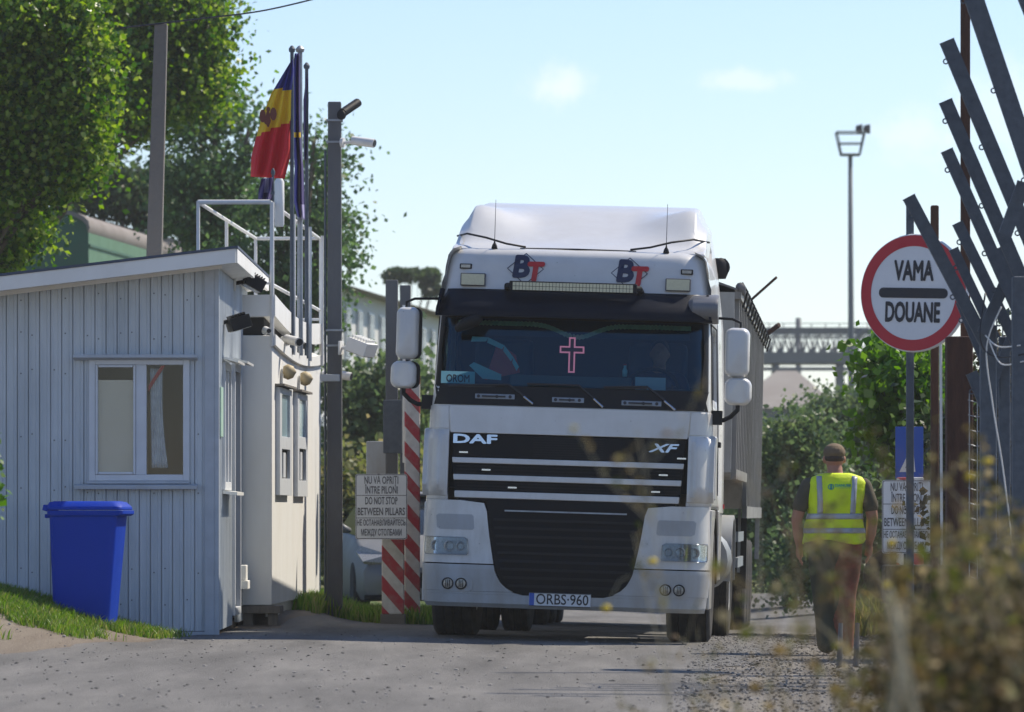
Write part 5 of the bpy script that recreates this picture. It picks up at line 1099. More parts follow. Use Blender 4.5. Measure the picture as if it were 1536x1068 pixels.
mb = MB(); mb.box((hw - .10, 6.2, .52), (hw - .07, 6.26, 1.2)); mb.box((hw - .06, 3.4, .60), (hw - .03, 5.9, .70)).box((hw - .06, 3.4, .86), (hw - .03, 5.9, .96)); RT(mb, 'side_guard', 'steel')
mb = MB(); mb.box((hw - .02, y2 - .06, .62), (hw + .03, y2, zbr - .1)); RT(mb, 'rear_plate', 'steel')
def zgt(x, y):
    p = TTM @ Vector((x, y, 0)); return (TTI @ Vector((p.x, p.y, ground(p.x, p.y) + .012))).z
for y in (6.9, 8.25, 9.6):
    for s in (-1, 1):
        wheel(ttl, s * 1.06, y, zgt(s, y) + .495, .385, s)
    RT(MB().box((-.9, y - .07, .42 + zgt(0, y)), (.9, y + .07, .56 + zgt(0, y))), 'axle', 'black_plastic')
for s in (-1, 1): RT(MB().box((s * 1.06 - .2, 6.28, .35), (s * 1.06 + .2, 6.30, 1.1)), 'mudflap', 'rubber')
# ================================================================ silver car standing beyond the pillars
def car(name, label, loc, rz):
    c = thing(name, label, 'car', loc, (0, 0, rz)); L = 4.4
    sec = [(0.0, .62, .28, .55), (.12, .80, .20, .68), (.5, .86, .18, .80), (1.1, .89, .18, .90), (1.5, .90, .18, .96), (2.9, .90, .18, 1.0), (3.9, .88, .20, 1.02), (4.3, .80, .25, .95), (4.4, .70, .35, .85)]
    mb = MB(); R = []
    for (y, w, a, b) in sec:
        R.append([Vector((x, y, z)) for x, z in ((-w, a + .12), (-w * .92, a), (w * .92, a), (w, a + .12), (w, lerp(a, b, .7)), (w * .9, b - .03), (w * .5, b + .015), (0, b + .02), (-w * .5, b + .015), (-w * .9, b - .03), (-w, lerp(a, b, .7)))])
    loft(mb, R); bo = mb.build('body', M['car_silver'], c, bevel=.03, seg=3)
    mb = MB(); R = []
    for (y, w, z) in ((1.25, .80, .93), (2.05, .64, 1.42), (3.1, .62, 1.45), (3.95, .76, 1.0)): R.append((y, w, z))
    mb.add([(-.80, 1.25, .92), (.80, 1.25, .92), (.82, 4.0, .98), (-.82, 4.0, .98), (-.62, 2.05, 1.40), (.62, 2.05, 1.40), (.60, 3.3, 1.42), (-.60, 3.3, 1.42)], [(0, 1, 5, 4), (1, 2, 6, 5), (2, 3, 7, 6), (3, 0, 4, 7), (4, 5, 6, 7), (3, 2, 1, 0)]); mb.build('glasshouse', M['car_glass'], c, bevel=.03)
    mb = MB(); mb.prism([(-.64, 2.0, 1.41), (.64, 2.0, 1.41), (.62, 3.35, 1.43), (-.62, 3.35, 1.43)], (0, 0, .04)); mb.build('roof', M['car_silver'], c, bevel=.02)
    for s in (-1, 1):
        mb = MB(); mb.add([(s * .50, .07, .60), (s * .80, .12, .62), (s * .86, .45, .74), (s * .80, .42, .80), (s * .50, .10, .70)], [(0, 1, 2, 3, 4)]); h = mb.build('headlight', M['lamp_glass'], c); so = h.modifiers.new('s', 'SOLIDIFY'); so.thickness = .04; so.offset = 1
        mb = MB(); mb.tube([(s * .86, 1.5, 1.0), (s * 1.0, 1.45, 1.04)], [.03, .07], 10); mb.build('side_mirror', M['car_silver'], c, smooth=True)
        for y in (.85, 3.55):
            w = MB(); w.lathe([(.18, -.1), (.30, -.1), (.32, -.08), (.32, .08), (.30, .1), (.18, .1)], (s * .79, y, .32), 'x', 24); w.build('wheel', M['rubber'], c, smooth='auto')
    MB().box((-.45, -.015, .34), (.45, .05, .52)).build('grille', M['grille_black'], c, bevel=.01)
    MB().box((-.8, .03, .2), (.8, .1, .26)).build('bumper_lip', M['black_plastic'], c, bevel=.01)
    return c
cy_ = 60.0; cx_ = PX(530, cy_) + .93
car('parked_car', 'silver car half hidden behind the striped pillars on the left', (cx_, cy_, ground(cx_, cy_) + .02), R_(6))
# ================================================================ figures
UV = None
def ball(mb, c, r, n=12):
    r = r if hasattr(r, '__len__') else (r, r, r); vs = []; m_ = n // 2
    for i in range(m_ + 1):
        t = math.pi * i / m_
        for j in range(n): p = 2 * math.pi * j / n; vs.append((c[0] + r[0] * math.sin(t) * math.cos(p), c[1] + r[1] * math.sin(t) * math.sin(p), c[2] + r[2] * math.cos(t)))
    mb.add(vs, [(i * n + j, (i + 1) * n + j, (i + 1) * n + (j + 1) % n, i * n + (j + 1) % n) for i in range(m_) for j in range(n)])
def chain(mb, pts, rad, n=14):
    pts = [Vector(p) for p in pts]
    for i in range(len(pts) - 1): mb.tube([pts[i], pts[i + 1]], [rad[i], rad[i + 1]], n)
    for p, r in zip(pts, rad): ball(mb, p, (r if not hasattr(r, '__len__') else min(r)) * .995)
def blend(name, mb, voxel, m, parent, smooth_it=4):
    me = mb.mesh(name, m); ob = bpy.data.objects.new(name, me); link(ob)
    r = ob.modifiers.new('r', 'REMESH'); r.mode = 'VOXEL'; r.voxel_size = voxel; r.use_smooth_shade = True
    s = ob.modifiers.new('s', 'SMOOTH'); s.factor = .5; s.iterations = smooth_it
    dg = bpy.context.evaluated_depsgraph_get(); me2 = bpy.data.meshes.new_from_object(ob.evaluated_get(dg)); bpy.data.objects.remove(ob)
    me2.name = name; me2.materials.clear(); me2.materials.append(m); me2.shade_smooth(); o = bpy.data.objects.new(name, me2); link(o, parent); return o
wx, wy = PX(1250, 42.0), 42.0
wk = thing('person', 'worker in a yellow reflective vest and brown cap walking away from the viewer', 'person', (wx, wy, ground(wx, wy) + .016)); wk.scale = (1.08, 1.05, 1.0)
b = MB()
def ell(mb, c, rx, ry, rz): ball(mb, c, (rx, ry, rz), 16)
# trunk, neck, head (bowed forward, away from the viewer)
chain(b, [(.02, 0, .93), (.02, 0, 1.10), (.02, .0, 1.28), (.025, .03, 1.38)], [(.125), (.115), (.12), (.10)])
ell(b, (.02, 0, .93), .17, .12, .12); ell(b, (.025, .0, 1.30), .18, .105, .15)
chain(b, [(-.12, .01, 1.385), (.02, .02, 1.41), (.17, .01, 1.385)], [.062, .07, .062])
chain(b, [(.02, .03, 1.40), (.015, .055, 1.50), (.012, .08, 1.55)], [.066, .058, .06])
ell(b, (.012, .085, 1.60), .075, .098, .10); ell(b, (.012, .125, 1.545), .058, .075, .06); ell(b, (.012, .205, 1.565), .014, .022, .022)   # skull, jaw, nose
for s in (-1, 1): ell(b, (.012 + s * .077, .08, 1.585), .012, .022, .032)     # ears
for s in (-1, 1): ell(b, (.012 + s * .03, .178, 1.595), .014, .012, .010)     # brows and eyes
ell(b, (.012, .192, 1.527), .026, .012, .009)                                  # mouth
# arms
armL = [(-.185, 0, 1.375), (-.245, -.015, 1.22), (-.275, -.01, 1.10), (-.262, .05, .96), (-.25, .085, .885)]
armR = [(.225, 0, 1.375), (.275, -.02, 1.22), (.292, -.02, 1.11), (.285, .02, .98), (.272, .05, .90)]
for A in (armL, armR): chain(b, A, [.058, .05, .044, .038, .029])
def hand(mb, w, s):
    w = Vector(w); chain(mb, [w, w + Vector((0, .01, -.05)), w + Vector((0, .012, -.085))], [.026, .03, .026])
    ell(mb, w + Vector((0, .012, -.055)), .022, .040, .048)
    for k, (dy, L) in enumerate(((-.026, .062), (-.009, .075), (.010, .07), (.028, .055))):
        p = w + Vector((0, .012 + dy, -.09)); chain(mb, [p, p + Vector((-s * .006, .004, -L * .5)), p + Vector((-s * .022, .01, -L * .92))], [.0095, .009, .0078], 8)
    p = w + Vector((-s * .006, .035, -.035)); chain(mb, [p, p + Vector((-s * .012, .028, -.028)), p + Vector((-s * .018, .030, -.058))], [.012, .0105, .009], 8)
hand(b, armL[-1], -1); hand(b, armR[-1], 1)
legL = [(-.075, 0, .92), (-.085, .02, .70), (-.075, .05, .49), (-.06, .01, .28), (-.055, -.06, .09)]
legR = [(.105, 0, .92), (.11, .0, .70), (.09, -.01, .49), (.085, .0, .28), (.08, .01, .08)]
for A in (legL, legR): chain(b, A, [.095, .08, .06, .052, .038])
for A in (legL, legR): a = Vector(A[-1]); chain(b, [a + Vector((0, -.03, -.03)), a + Vector((.0, .10, -.045))], [.035, .03])
body = blend('body', b, .0075, M['skin'], wk)
c = MB(); 
for A, e in ((legL, .0), (legR, .0)): chain(c, [A[0], A[1], A[2], A[3], Vector(A[4]) + Vector((0, 0, -.01))], [.118, .100, .083, .078, .074])
ell(c, (.015, 0, .93), .185, .135, .13); tro = blend('trousers', c, .012, M['trouser_olive'], wk, 3)
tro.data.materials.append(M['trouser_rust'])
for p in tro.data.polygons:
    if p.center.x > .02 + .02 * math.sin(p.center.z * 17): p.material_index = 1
c = MB(); ell(c, (.02, 0, 1.26), .175, .105, .19); chain(c, [(-.13, .01, 1.385), (.02, .02, 1.40), (.18, .01, 1.385)], [.066, .070, .066]); chain(c, armL[:2] + [lerp(Vector(armL[1]), Vector(armL[2]), .15)], [.064, .062, .062]); chain(c, armR[:2] + [lerp(Vector(armR[1]), Vector(armR[2]), .15)], [.064, .063, .063])
blend('shirt', c, .010, M['shirt_cloth'], wk, 3)
for A in (legL, legR):
    c = MB(); a = Vector(A[-1]); chain(c, [a + Vector((0, 0, .03)), a + Vector((0, -.01, -.035)), a + Vector((0, .09, -.045)), a + Vector((0, .17, -.050))], [.052, .047, .044, .034]); zmin = -a.z + .0
    c.v = [(x, y, max(z, .0 if A is legR else .015)) for x, y, z in c.v]; blend('boot', c, .008, M['boot'], wk, 2)
# vest: a loose shell round the trunk, hem flaring and rippling
VR = [(.915, .0, .235, .165), (.97, .0, .228, .16), (1.05, .005, .215, .152), (1.14, .012, .205, .146), (1.25, .02, .212, .148), (1.34, .025, .225, .140), (1.40, .028, .228, .125), (1.44, .028, .195, .112), (1.468, .025, .125, .09), (1.485, .022, .078, .078)]
def vp(th, z, e=0.):
    cx, w, d = interp(VR, z); fl = sstep(1.2, .93, z); rip = 1 + fl * (.045 * math.sin(th * 5 + z * 9) + .03 * math.sin(th * 9 - z * 14)) + .014 * math.sin(th * 7 + z * 22) + .010 * math.sin(th * 3 - z * 37)
    ct, st = math.cos(th), math.sin(th); k = (abs(ct) ** 2.6 + abs(st) ** 2.6) ** (-1 / 2.6)
    zz = z + fl * .02 * math.sin(th * 3 + 1) * sstep(.97, .92, z)
    return Vector((cx + (w + e) * k * ct * rip, .0 + (d + e) * k * st * rip + .02 * sstep(1.3, 1.46, z), zz))
n = 72; zs = lin(.915, 1.475, 36); mb = MB(); mb.grid([[vp(2 * math.pi * j / n, z) for j in range(n + 1)] for z in zs])
vest = mb.build('vest', M['vest_yellow'], wk, smooth=True, weld=True); so = vest.modifiers.new('s', 'SOLIDIFY'); so.thickness = .004
def vband(name, f0, f1, ths, m):      # band between two heights over a range of angles
    mb = MB(); mb.grid([[vp(t, lerp(f0(t), f1(t), v), .004) for t in ths] for v in lin(0, 1, 4)]); o = mb.build(name, M[m], vest, smooth=True); s_ = o.modifiers.new('s', 'SOLIDIFY'); s_.thickness = .002; return o
full = lin(0, 2 * math.pi, 73)
vband('reflective_band', lambda t: 1.10, lambda t: 1.145, full, 'reflective'); vband('reflective_band', lambda t: .985, lambda t: 1.028, full, 'reflective')
for xa in (-.125, .115):     # vertical braces on the back and the front
    mb = MB(); L_ = []
    for z in lin(1.145, 1.452, 20):
        row = []
        for x in (xa - .02, xa, xa + .02):
            sl = .02 * (z - 1.15) / .3 * (1 if xa > 0 else -.2); best = min(lin(math.pi, 2 * math.pi, 181), key=lambda t: abs(vp(t, z).x - (.02 + x + sl))); row.append(vp(best, z, .004))
        L_.append(row)
    mb.grid(L_); o_ = mb.build('reflective_brace', M['reflective'], vest, smooth=True); s_ = o_.modifiers.new('s', 'SOLIDIFY'); s_.thickness = .002
mat('teal_print', (.02, .28, .30), .6)
def back(x, z, e=.006): best = min(lin(math.pi, 2 * math.pi, 181), key=lambda t: abs(vp(t, z).x - x)); return vp(best, z, e).y
mb = MB(); vs, fs = text('DANUBE', .030, bold=.0012, extrude=.0004); mb.add([(.065 + x, back(.065 + x, 1.365) - z, 1.372 + y) for x, y, z in vs], fs); vs, fs = text('LOGISTICS', .020, extrude=.0004); mb.add([(.065 + x * 1.05, back(.065 + x, 1.365) - z, 1.350 + y) for x, y, z in vs], fs)
mb.build('lettering', M['teal_print'], vest)
mb = MB(); mb.lathe([(.024, 0), (.024, -.002), (.017, -.002), (.017, 0)], (-.025, back(-.025, 1.36) - .001, 1.362), 'y', 24, close=True); mb.box((-.032, back(-.025, 1.36) - .003, 1.342), (-.018, back(-.025, 1.36) - .001, 1.378)); mb.build('emblem', M['teal_print'], vest)
# cap, hair
c = MB(); ell(c, (.012, .078, 1.640), .086, .108, .080); c.v = [(x, y, max(z, 1.615 + (y - .08) * .15)) for x, y, z in c.v]; c.tube([(.012, .16, 1.625), (.012, .245, 1.60)], [(.012, .07), (.006, .055)], 12, up=(0, 0, 1)); blend('cap', c, .007, M['cap_cloth'], wk, 2)
c = MB(); ell(c, (.012, .070, 1.60), .078, .096, .055); blend('hair', c, .008, M['hair'], wk, 2)
# driver behind the glass
dv = thing('person', 'driver in a dark shirt sitting behind the truck windscreen at the wheel', 'person', tworld((.70, 1.1, 1.76)), trk.rotation_euler)
b = MB(); chain(b, [(0, .12, .08), (0, .14, .3), (0, .12, .48)], [.15, .15, .13]); chain(b, [(-.17, .12, .52), (0, .12, .55), (.17, .12, .52)], [.065, .07, .065]); chain(b, [(0, .12, .56), (0, .10, .66)], [.06, .055])
ell(b, (0, .09, .76), .078, .098, .11); ell(b, (0, .05, .70), .055, .06, .055); ell(b, (0, -.018, .745), .015, .02, .025)
for s in (-1, 1): ell(b, (s * .079, .09, .75), .012, .02, .03); ell(b, (s * .03, .0, .785), .016, .010, .008); chain(b, [(s * .19, .1, .50), (s * .26, -.02, .28), (s * .17, -.25, .42)], [.05, .045, .03]); chain(b, [(s * .10, .05, .08), (s * .13, -.38, .08), (s * .13, -.45, -.28)], [.085, .07, .05])
for s in (-1, 1):
    for k in range(4): chain(b, [(s * .17, -.26 - .004 * k, .40 + .02 * k), (s * .14, -.31, .40 + .02 * k), (s * .12, -.30, .40 + .02 * k)], [.010, .009, .008], 8)
    chain(b, [(s * .16, -.25, .46), (s * .13, -.28, .48)], [.011, .009], 8)
ell(b, (0, -.008, .70), .026, .01, .008)
blend('body', b, .010, M['skin'], dv, 3)
c = MB(); chain(c, [(0, .12, .06), (0, .14, .3), (0, .12, .46)], [.165, .165, .15]); chain(c, [(-.17, .12, .52), (0, .12, .54), (.17, .12, .52)], [.078, .08, .078])
for s in (-1, 1): chain(c, [(s * .19, .1, .50), (s * .245, .0, .33)], [.07, .06])
blend('shirt', c, .012, M['logo_navy'], dv, 2); c = MB(); ell(c, (0, .11, .80), .084, .092, .085); blend('hair', c, .010, M['hair'], dv, 2)
# ================================================================ steel bars and posts on the right
def bar(px0, py0, px1, py1, wpx, Y, label, lugs=3, Y1=None, d=.05, cap=True):
    Y1 = Y1 or Y; a = P(px0, py0, Y); c_ = P(px1, py1, Y1); w = wpx * Y / FPX
    t = thing('steel_bar', label, 'bar', c_, group='slanting galvanised bars'); A = a - c_; D = A.normalized()
    side = Vector((0, 1, 0)).cross(D).normalized(); 
    mb = MB(); th = .006
    # channel section: web facing the viewer, two flanges behind
    mb.bar((0, 0, 0), A, th, w, up=(0, 1, 0)); 
    for s in (-1, 1): mb.bar(side * s * (w / 2 - th / 2) + Vector((0, d / 2 + th / 2, 0)), A + side * s * (w / 2 - th / 2) + Vector((0, d / 2 + th / 2, 0)), d, th, up=(0, 1, 0))
    if cap: mb.bar(A + Vector((0, d / 2, 0)) , A + D * .006 + Vector((0, d / 2, 0)), d + .01, w + .004, up=(0, 1, 0))
    mb.build('channel', M['galv'], t)
    for k in range(lugs):
        p = A - D * (.12 + k * .62) - side * (w / 2 + .012) if side.x > 0 else A - D * (.12 + k * .62) + side * (w / 2 + .012)
        if (p - A).length > A.length: break
        l = MB(); q = [p + Vector((.016 * math.cos(2 * math.pi * j / 10), 0, .016 * math.sin(2 * math.pi * j / 10))) for j in range(11)]; l.tube(q, .005, 6, cap=False); l.build('lug', M['galv'], t)
    return t
bar(1364, 296, 1484, 524, 19, 35.2, 'slanting steel bar crossing the face of the round customs sign', 4)
bar(1421, 62, 1562, 400, 22, 34.4, 'long slanting steel bar whose free end is second highest', 5)
bar(1419, 152, 1552, 462, 20, 34.7, 'slanting steel bar with its free end level with the upper brown pole', 5)
bar(1421, 226, 1545, 505, 18, 35.0, 'slanting steel bar ending just above the customs sign, third from the top', 4)
bar(1437, 335, 1532, 530, 16, 35.3, 'short slanting steel bar beside the upper right rim of the customs sign', 3)
bar(1431, 374, 1494, 508, 14, 35.6, 'shortest slanting steel bar touching the right rim of the customs sign', 2)
bar(1452, -30, 1560, 290, 28, 33.8, 'widest slanting steel bar running out of the top of the picture', 3)
bar(1524, -40, 1560, 50, 22, 33.6, 'slanting steel bar cutting the top right corner of the picture', 0)
bar(1536, 275, 1508, 352, 20, 34.1, 'short steel stub leaning the other way at the right edge', 0)
bar(1512, 415, 1474, 500, 17, 35.1, 'cross brace leaning against the bundle of slanting bars', 1)
bar(1444, 452, 1530, 665, 20, 36.2, 'broad low steel bar sloping down behind the wire loops', 1)
bar(1458, 560, 1545, 770, 17, 36.6, 'lowest slanting steel bar disappearing into the weeds', 1)
bar(1548, 425, 1484, 590, 13, 35.9, 'narrow steel brace leaning left below the wire loops', 1)
bar(1500, 372, 1560, 520, 15, 35.5, 'steel bar wedged between the longer slanting bars at the right edge', 1)
for px0, px1, pyt, Y, lb, m, tp, ln in ((1470, 1494, 488, 35.4, 'grey steel gate post rising under the slanting bars', 'galv', 1, 0), (1518, 1546, 415, 34.6, 'broad dark steel post at the right edge of the picture', 'galv', 1, 0), (1498, 1515, 505, 36.0, 'thin steel post between the two broader gate posts', 'galv', 1, 0),
                                       (1419, 1458, 505, 37.4, 'thick rusty brown post behind the slanting bars', 'rust', 1, 0), (1396, 1408, 308, 38.6, 'slim dark post behind the right half of the customs sign', 'rust', 1, 0), (1441, 1455, -40, 38.0, 'very tall thin rusty pole running out of the top', 'rust', 1, 0)):
    sq_pole('gate_post' if m == 'galv' else 'rusty_post', lb, px0, px1, pyt, Y, ground(3.3, Y) - .05, m, tp, ln, cat='post')
tag(MB().tube([P(1411, 516, 37.2), P(1413, 900, 37.2)], .010, 8).build('conduit_pipe', M['white_paint'], o=P(1413, 900, 37.2)), 'thin pale pipe running down beside the thick rusty post', 'pipe')
def wire(label, pts, r, m='cabin_white', name='wire'):
    p = [P(*q) for q in pts]; # smooth the run
    out = []
    for i in range(len(p) - 1):
        p0, p1, p2, p3 = p[max(i - 1, 0)], p[i], p[i + 1], p[min(i + 2, len(p) - 1)]
        for k in range(6):
            t = k / 6; out.append(.5 * ((2 * p1) + (p2 - p0) * t + (2 * p0 - 5 * p1 + 4 * p2 - p3) * t * t + (-p0 + 3 * p1 - 3 * p2 + p3) * t ** 3))
    out.append(p[-1]); return tag(MB().tube(out, r, 6).build(name, M[m], o=p[-1], smooth=True), label, 'wire')
wire('black cable looped round the junction of the slanting bars', [(1478, 440, 35), (1470, 500, 34.9), (1480, 528, 34.9), (1505, 536, 34.8), (1540, 530, 34.4)], .006, 'ink')
wire('pale wire loop hanging at the junction of the slanting bars', [(1478, 503, 34.9), (1498, 520, 34.8), (1530, 518, 34.5)], .005)
wire('second pale wire drooping below the black cable loop', [(1484, 512, 34.9), (1502, 546, 34.8), (1535, 542, 34.5)], .005)
wire('long pale wire hanging down from the bars towards the weeds', [(1502, 460, 34.9), (1480, 520, 34.9), (1488, 600, 34.9), (1504, 700, 34.9), (1520, 826, 34.9)], .005)
wire('thin dark cable strung across the sky at the top left', [(180, 42, 51.5), (300, 28, 51.3), (400, 15, 51.0), (520, -14, 50.5)], .008, 'ink', 'overhead_cable')
wire('faint twig-like wire in front of the top bars', [(1466, 146, 35), (1478, 150, 35)], .003, 'ink') if False else None
mf = thing('wire_fence', 'narrow panel of wire mesh behind the grey gate posts on the right', 'fence', P(1465, 860, 36.8))
o = mf.location.copy(); mb = MB()
for k in range(13): mb.tube([P(1452, 600 + k * 22, 36.8), P(1466, 604 + k * 22, 36.8), P(1480, 598 + k * 22, 36.8)], .004, 5)
mb.build('horizontal_wires', M['steel'], mf, o); mb = MB()
for px in (1454, 1466, 1478): mb.tube([P(px, 590, 36.8), P(px, 900, 36.8)], .004, 5)
mb.build('vertical_wires', M['steel'], mf, o)
mp_ = thing('wire_fence', 'dark wire mesh panel filling the gap between the posts at the right edge', 'fence', P(1515, 900, 37.0)); o = mp_.location.copy(); mb = MB()
for k in range(22): mb.tube([P(1484, 470 + k * 20, 37.0), P(1550, 462 + k * 20, 37.0)], .0045, 4)
mb.build('horizontal_wires', M['galv'], mp_, o); mb = MB()
for k in range(8): mb.tube([P(1486 + k * 9, 462, 37.0), P(1486 + k * 9, 905, 37.0)], .0045, 4)
mb.build('vertical_wires', M['galv'], mp_, o)
for i, px in enumerate((1259, 1284)):
    s_ = MB(); s_.tube([P(px, 1000, 38.2), P(px + 2, 955 + i * 0 - 20, 38.3)], [.022, .016], 8); tag(s_.build('stake', M['ink_grey'], o=P(px, 1000, 38.2), smooth='auto'), ('left' if i == 0 else 'right') + ' one of two short dark stakes standing near the worker', 'stake')
# dark tyre-like thing and planks left of the right-hand pillar
tag(MB().lathe([(.10, -.06), (.20, -.07), (.235, -.05), (.235, .05), (.20, .07), (.10, .06)], (0, 0, 0), 'y', 28, close=True).build('old_tyre', M['rubber'], smooth='auto', loc=P(1334, 862, 47.0)), 'old dark tyre leaning at the foot of the right-hand sign', 'tyre')
db = MB(); db.box((-.22, -.2, 0), (.22, .2, .34)); tag(db.build('black_box', M['black_plastic'], bevel=.02, loc=P(1362, 905, 45.6)), 'black box on the ground behind the customs sign post', 'box')
# ================================================================ foliage
def leaf_mesh(C, size, seed, aspect=1.0, droop=0.):
    """C: (n,3) leaf centres -> arrays of bent rhombic leaves (4 corners + tip fold)"""
    r = np.random.default_rng(seed); n = len(C)
    a = r.normal(size=(n, 3)); a[:, 2] -= droop; a /= np.linalg.norm(a, axis=1)[:, None]
    b_ = r.normal(size=(n, 3)); b_ -= a * (a * b_).sum(1)[:, None]; b_ /= np.linalg.norm(b_, axis=1)[:, None]; nn = np.cross(a, b_)
    s = size * r.uniform(.55, 1.3, n)[:, None]
    V = np.stack([C - a * s * .5, C + b_ * s * .36 * aspect + nn * s * .10, C + a * s * .5, C - b_ * s * .36 * aspect + nn * s * .10], 1)
    return V.reshape(-1, 3)
def quads_obj(name, V, m, parent=None, o=None):
    n = len(V) // 4; me = bpy.data.meshes.new(name)
    if o is not None: V = V - np.array(o)[None]
    me.vertices.add(4 * n); me.vertices.foreach_set('co', V.astype(np.float32).ravel()); me.loops.add(4 * n); me.loops.foreach_set('vertex_index', np.arange(4 * n, dtype=np.int32))
    me.polygons.add(n); me.polygons.foreach_set('loop_start', (np.arange(n) * 4).astype(np.int32)); me.materials.append(M[m]); me.update(calc_edges=True)
    ob = bpy.data.objects.new(name, me); link(ob, parent); 
    if parent is None and o is not None: ob.location = o
    return ob
def tree(name, label, cat, base_px, Y, blobs, n, size, m, seed, zb=0., trunk_r=.22, sub=.45, group=None, sparse=1.0, bark='bark'):
    r = np.random.default_rng(seed); k = Y / FPX; base = Vector((PX(base_px, Y), Y, zb)); t = thing(name, label, cat, base, group=group)
    area = sum(b[2] * b[3] for b in blobs); C = []; W = MB(); k0 = Vector((0, 0, 0))
    zs_ = [PZ(b[1], Y) - zb for b in blobs]; zsplit = max(.8, min(zs_) * .55)
    W.tube([(0, 0, -.2), (.03, 0, zsplit * .5), (0.0, .02, zsplit)], [trunk_r * 1.15, trunk_r, trunk_r * .8], 10)
    for (px, py, rx, ry) in blobs:
        c = np.array([PX(px, Y), Y + r.uniform(-.6, .6), PZ(py, Y)]); R3 = np.array([rx * k, (rx + ry) * .5 * k, ry * k]); nb = int(n * rx * ry / area); ns = max(6, int(nb / (130 * sparse)))
        d = r.normal(size=(ns, 3)); d /= np.linalg.norm(d, axis=1)[:, None]; rad = r.uniform(.25, 1.05, ns) ** .6
        S = c + d * rad[:, None] * R3
        cl = Vector(c) - base; mid = lerp(Vector((0, 0, zsplit)), cl, .5) + Vector((0, 0, .15)); W.tube([(0, 0, zsplit * .92), mid, cl], [trunk_r * .5, trunk_r * .28, trunk_r * .12], 6)
        for i in range(min(ns, 40)): sv = Vector(S[i]) - base; W.tube([lerp(mid, cl, r.uniform(.3, 1)), sv], [trunk_r * .07, .008], 4, cap=False)
        idx = r.integers(0, ns, nb); ss = sub * r.uniform(.5, 1.3, ns)
        q = r.normal(size=(nb, 3)) * .5; q[:, 2] *= .7; C.append(S[idx] + q * ss[idx][:, None])
    C = np.concatenate(C); W.build('trunk', M[bark], t, smooth=True)
    quads_obj('crown', leaf_mesh(C, size, seed + 1, 1.15, .25), m, t, base); return t
tree('broadleaf_tree', 'large bright green tree filling the left edge above the hut', 'tree', -130, 66, [(-60, 60, 110, 120), (40, 50, 105, 95), (15, 165, 110, 85), (95, 110, 62, 70), (108, 200, 48, 60), (48, 255, 68, 52), (-12, 345, 52, 60), (-70, 250, 110, 110), (108, 222, 34, 34)], 125000, .088, 'leaf_tree', 1, trunk_r=.16, sub=.46, sparse=1.1)
tree('broadleaf_tree', 'tall tree behind the concrete pole with branches hanging from the top edge', 'tree', -60, 78, [(170, 10, 70, 70), (230, 40, 75, 60), (285, 10, 40, 45), (296, 50, 30, 34), (270, 110, 62, 55), (195, 110, 55, 60), (185, 165, 42, 42), (298, 125, 22, 30), (165, 60, 60, 60), (225, 160, 32, 30)], 60000, .096, 'leaf_tree', 5, trunk_r=.13, sub=.5)
tree('poplar_tree', 'paler loose-leaved tree between the concrete pole and the flags', 'tree', 300, 92, [(300, 175, 40, 40), (325, 165, 30, 36), (290, 240, 50, 55), (340, 250, 50, 60), (300, 320, 70, 55), (375, 195, 18, 48), (380, 290, 45, 60), (265, 290, 26, 36), (340, 350, 80, 40)], 10500, .11, 'leaf_poplar', 9, trunk_r=.25, sub=.6)
tree('poplar_tree', 'thin poplar directly behind the flagpoles and the camera pole', 'tree', 440, 88, [(420, 330, 55, 60), (440, 400, 70, 60), (485, 300, 34, 70), (495, 230, 16, 34), (498, 370, 22, 50), (460, 440, 40, 50), (390, 430, 60, 70), (420, 500, 70, 60), (472, 210, 12, 40)], 11500, .105, 'leaf_poplar', 13, trunk_r=.22, sub=.6)
tree('poplar_tree', 'low distant tree showing above the green wagon roof', 'tree', 175, 110, [(150, 285, 36, 28), (190, 290, 45, 30), (235, 300, 50, 40), (140, 250, 24, 30)], 9000, .16, 'leaf_dark', 17, trunk_r=.2, sub=.6)
G = 'bushes behind the gate'
tree('bush', 'tall hazy bush between the camera pole and the gate posts', 'bush', 560, 92, [(545, 600, 40, 45), (595, 620, 42, 60), (560, 680, 50, 60), (620, 700, 50, 70)], 13000, .15, 'leaf_far', 21, zb=-.3, trunk_r=.12, sub=.7)
tree('bush', 'low hazy bush behind the silver parked car', 'bush', 590, 84, [(520, 760, 50, 70), (590, 780, 60, 70), (650, 770, 50, 80), (550, 830, 70, 50)], 13000, .14, 'leaf_olive', 22, zb=-.3, trunk_r=.10, sub=.7)
tree('bush', 'yellowish green bush just right of the trailer', 'bush', 1185, 78, [(1170, 700, 45, 55), (1205, 660, 30, 40), (1165, 780, 40, 60), (1215, 740, 40, 60), (1190, 830, 60, 50)], 20000, .09, 'leaf_far', 23, zb=-.3, trunk_r=.10, sub=.6)
tree('bush', 'dusty grey-green tree right of the light mast foot', 'tree', 1290, 95, [(1275, 640, 50, 45), (1310, 660, 40, 55), (1250, 680, 40, 50), (1290, 720, 60, 60), (1240, 620, 20, 22)], 20000, .11, 'leaf_far', 24, zb=-.3, trunk_r=.16, sub=.6)
tree('bush', 'low olive bush behind the worker and the blue sign', 'bush', 1290, 70, [(1270, 790, 60, 60), (1330, 800, 60, 70), (1230, 850, 50, 40), (1300, 860, 80, 50)], 20000, .085, 'leaf_far', 25, zb=-.2, trunk_r=.08, sub=.55)
tree('vine_tree', 'bright green leafy tree behind the lower half of the customs sign', 'tree', 1375, 52, [(1340, 560, 26, 42), (1365, 590, 34, 55), (1395, 560, 30, 50), (1350, 630, 30, 40), (1385, 650, 36, 50), (1330, 530, 14, 18)], 9000, .105, 'leaf_vine', 26, trunk_r=.10, sub=.35)
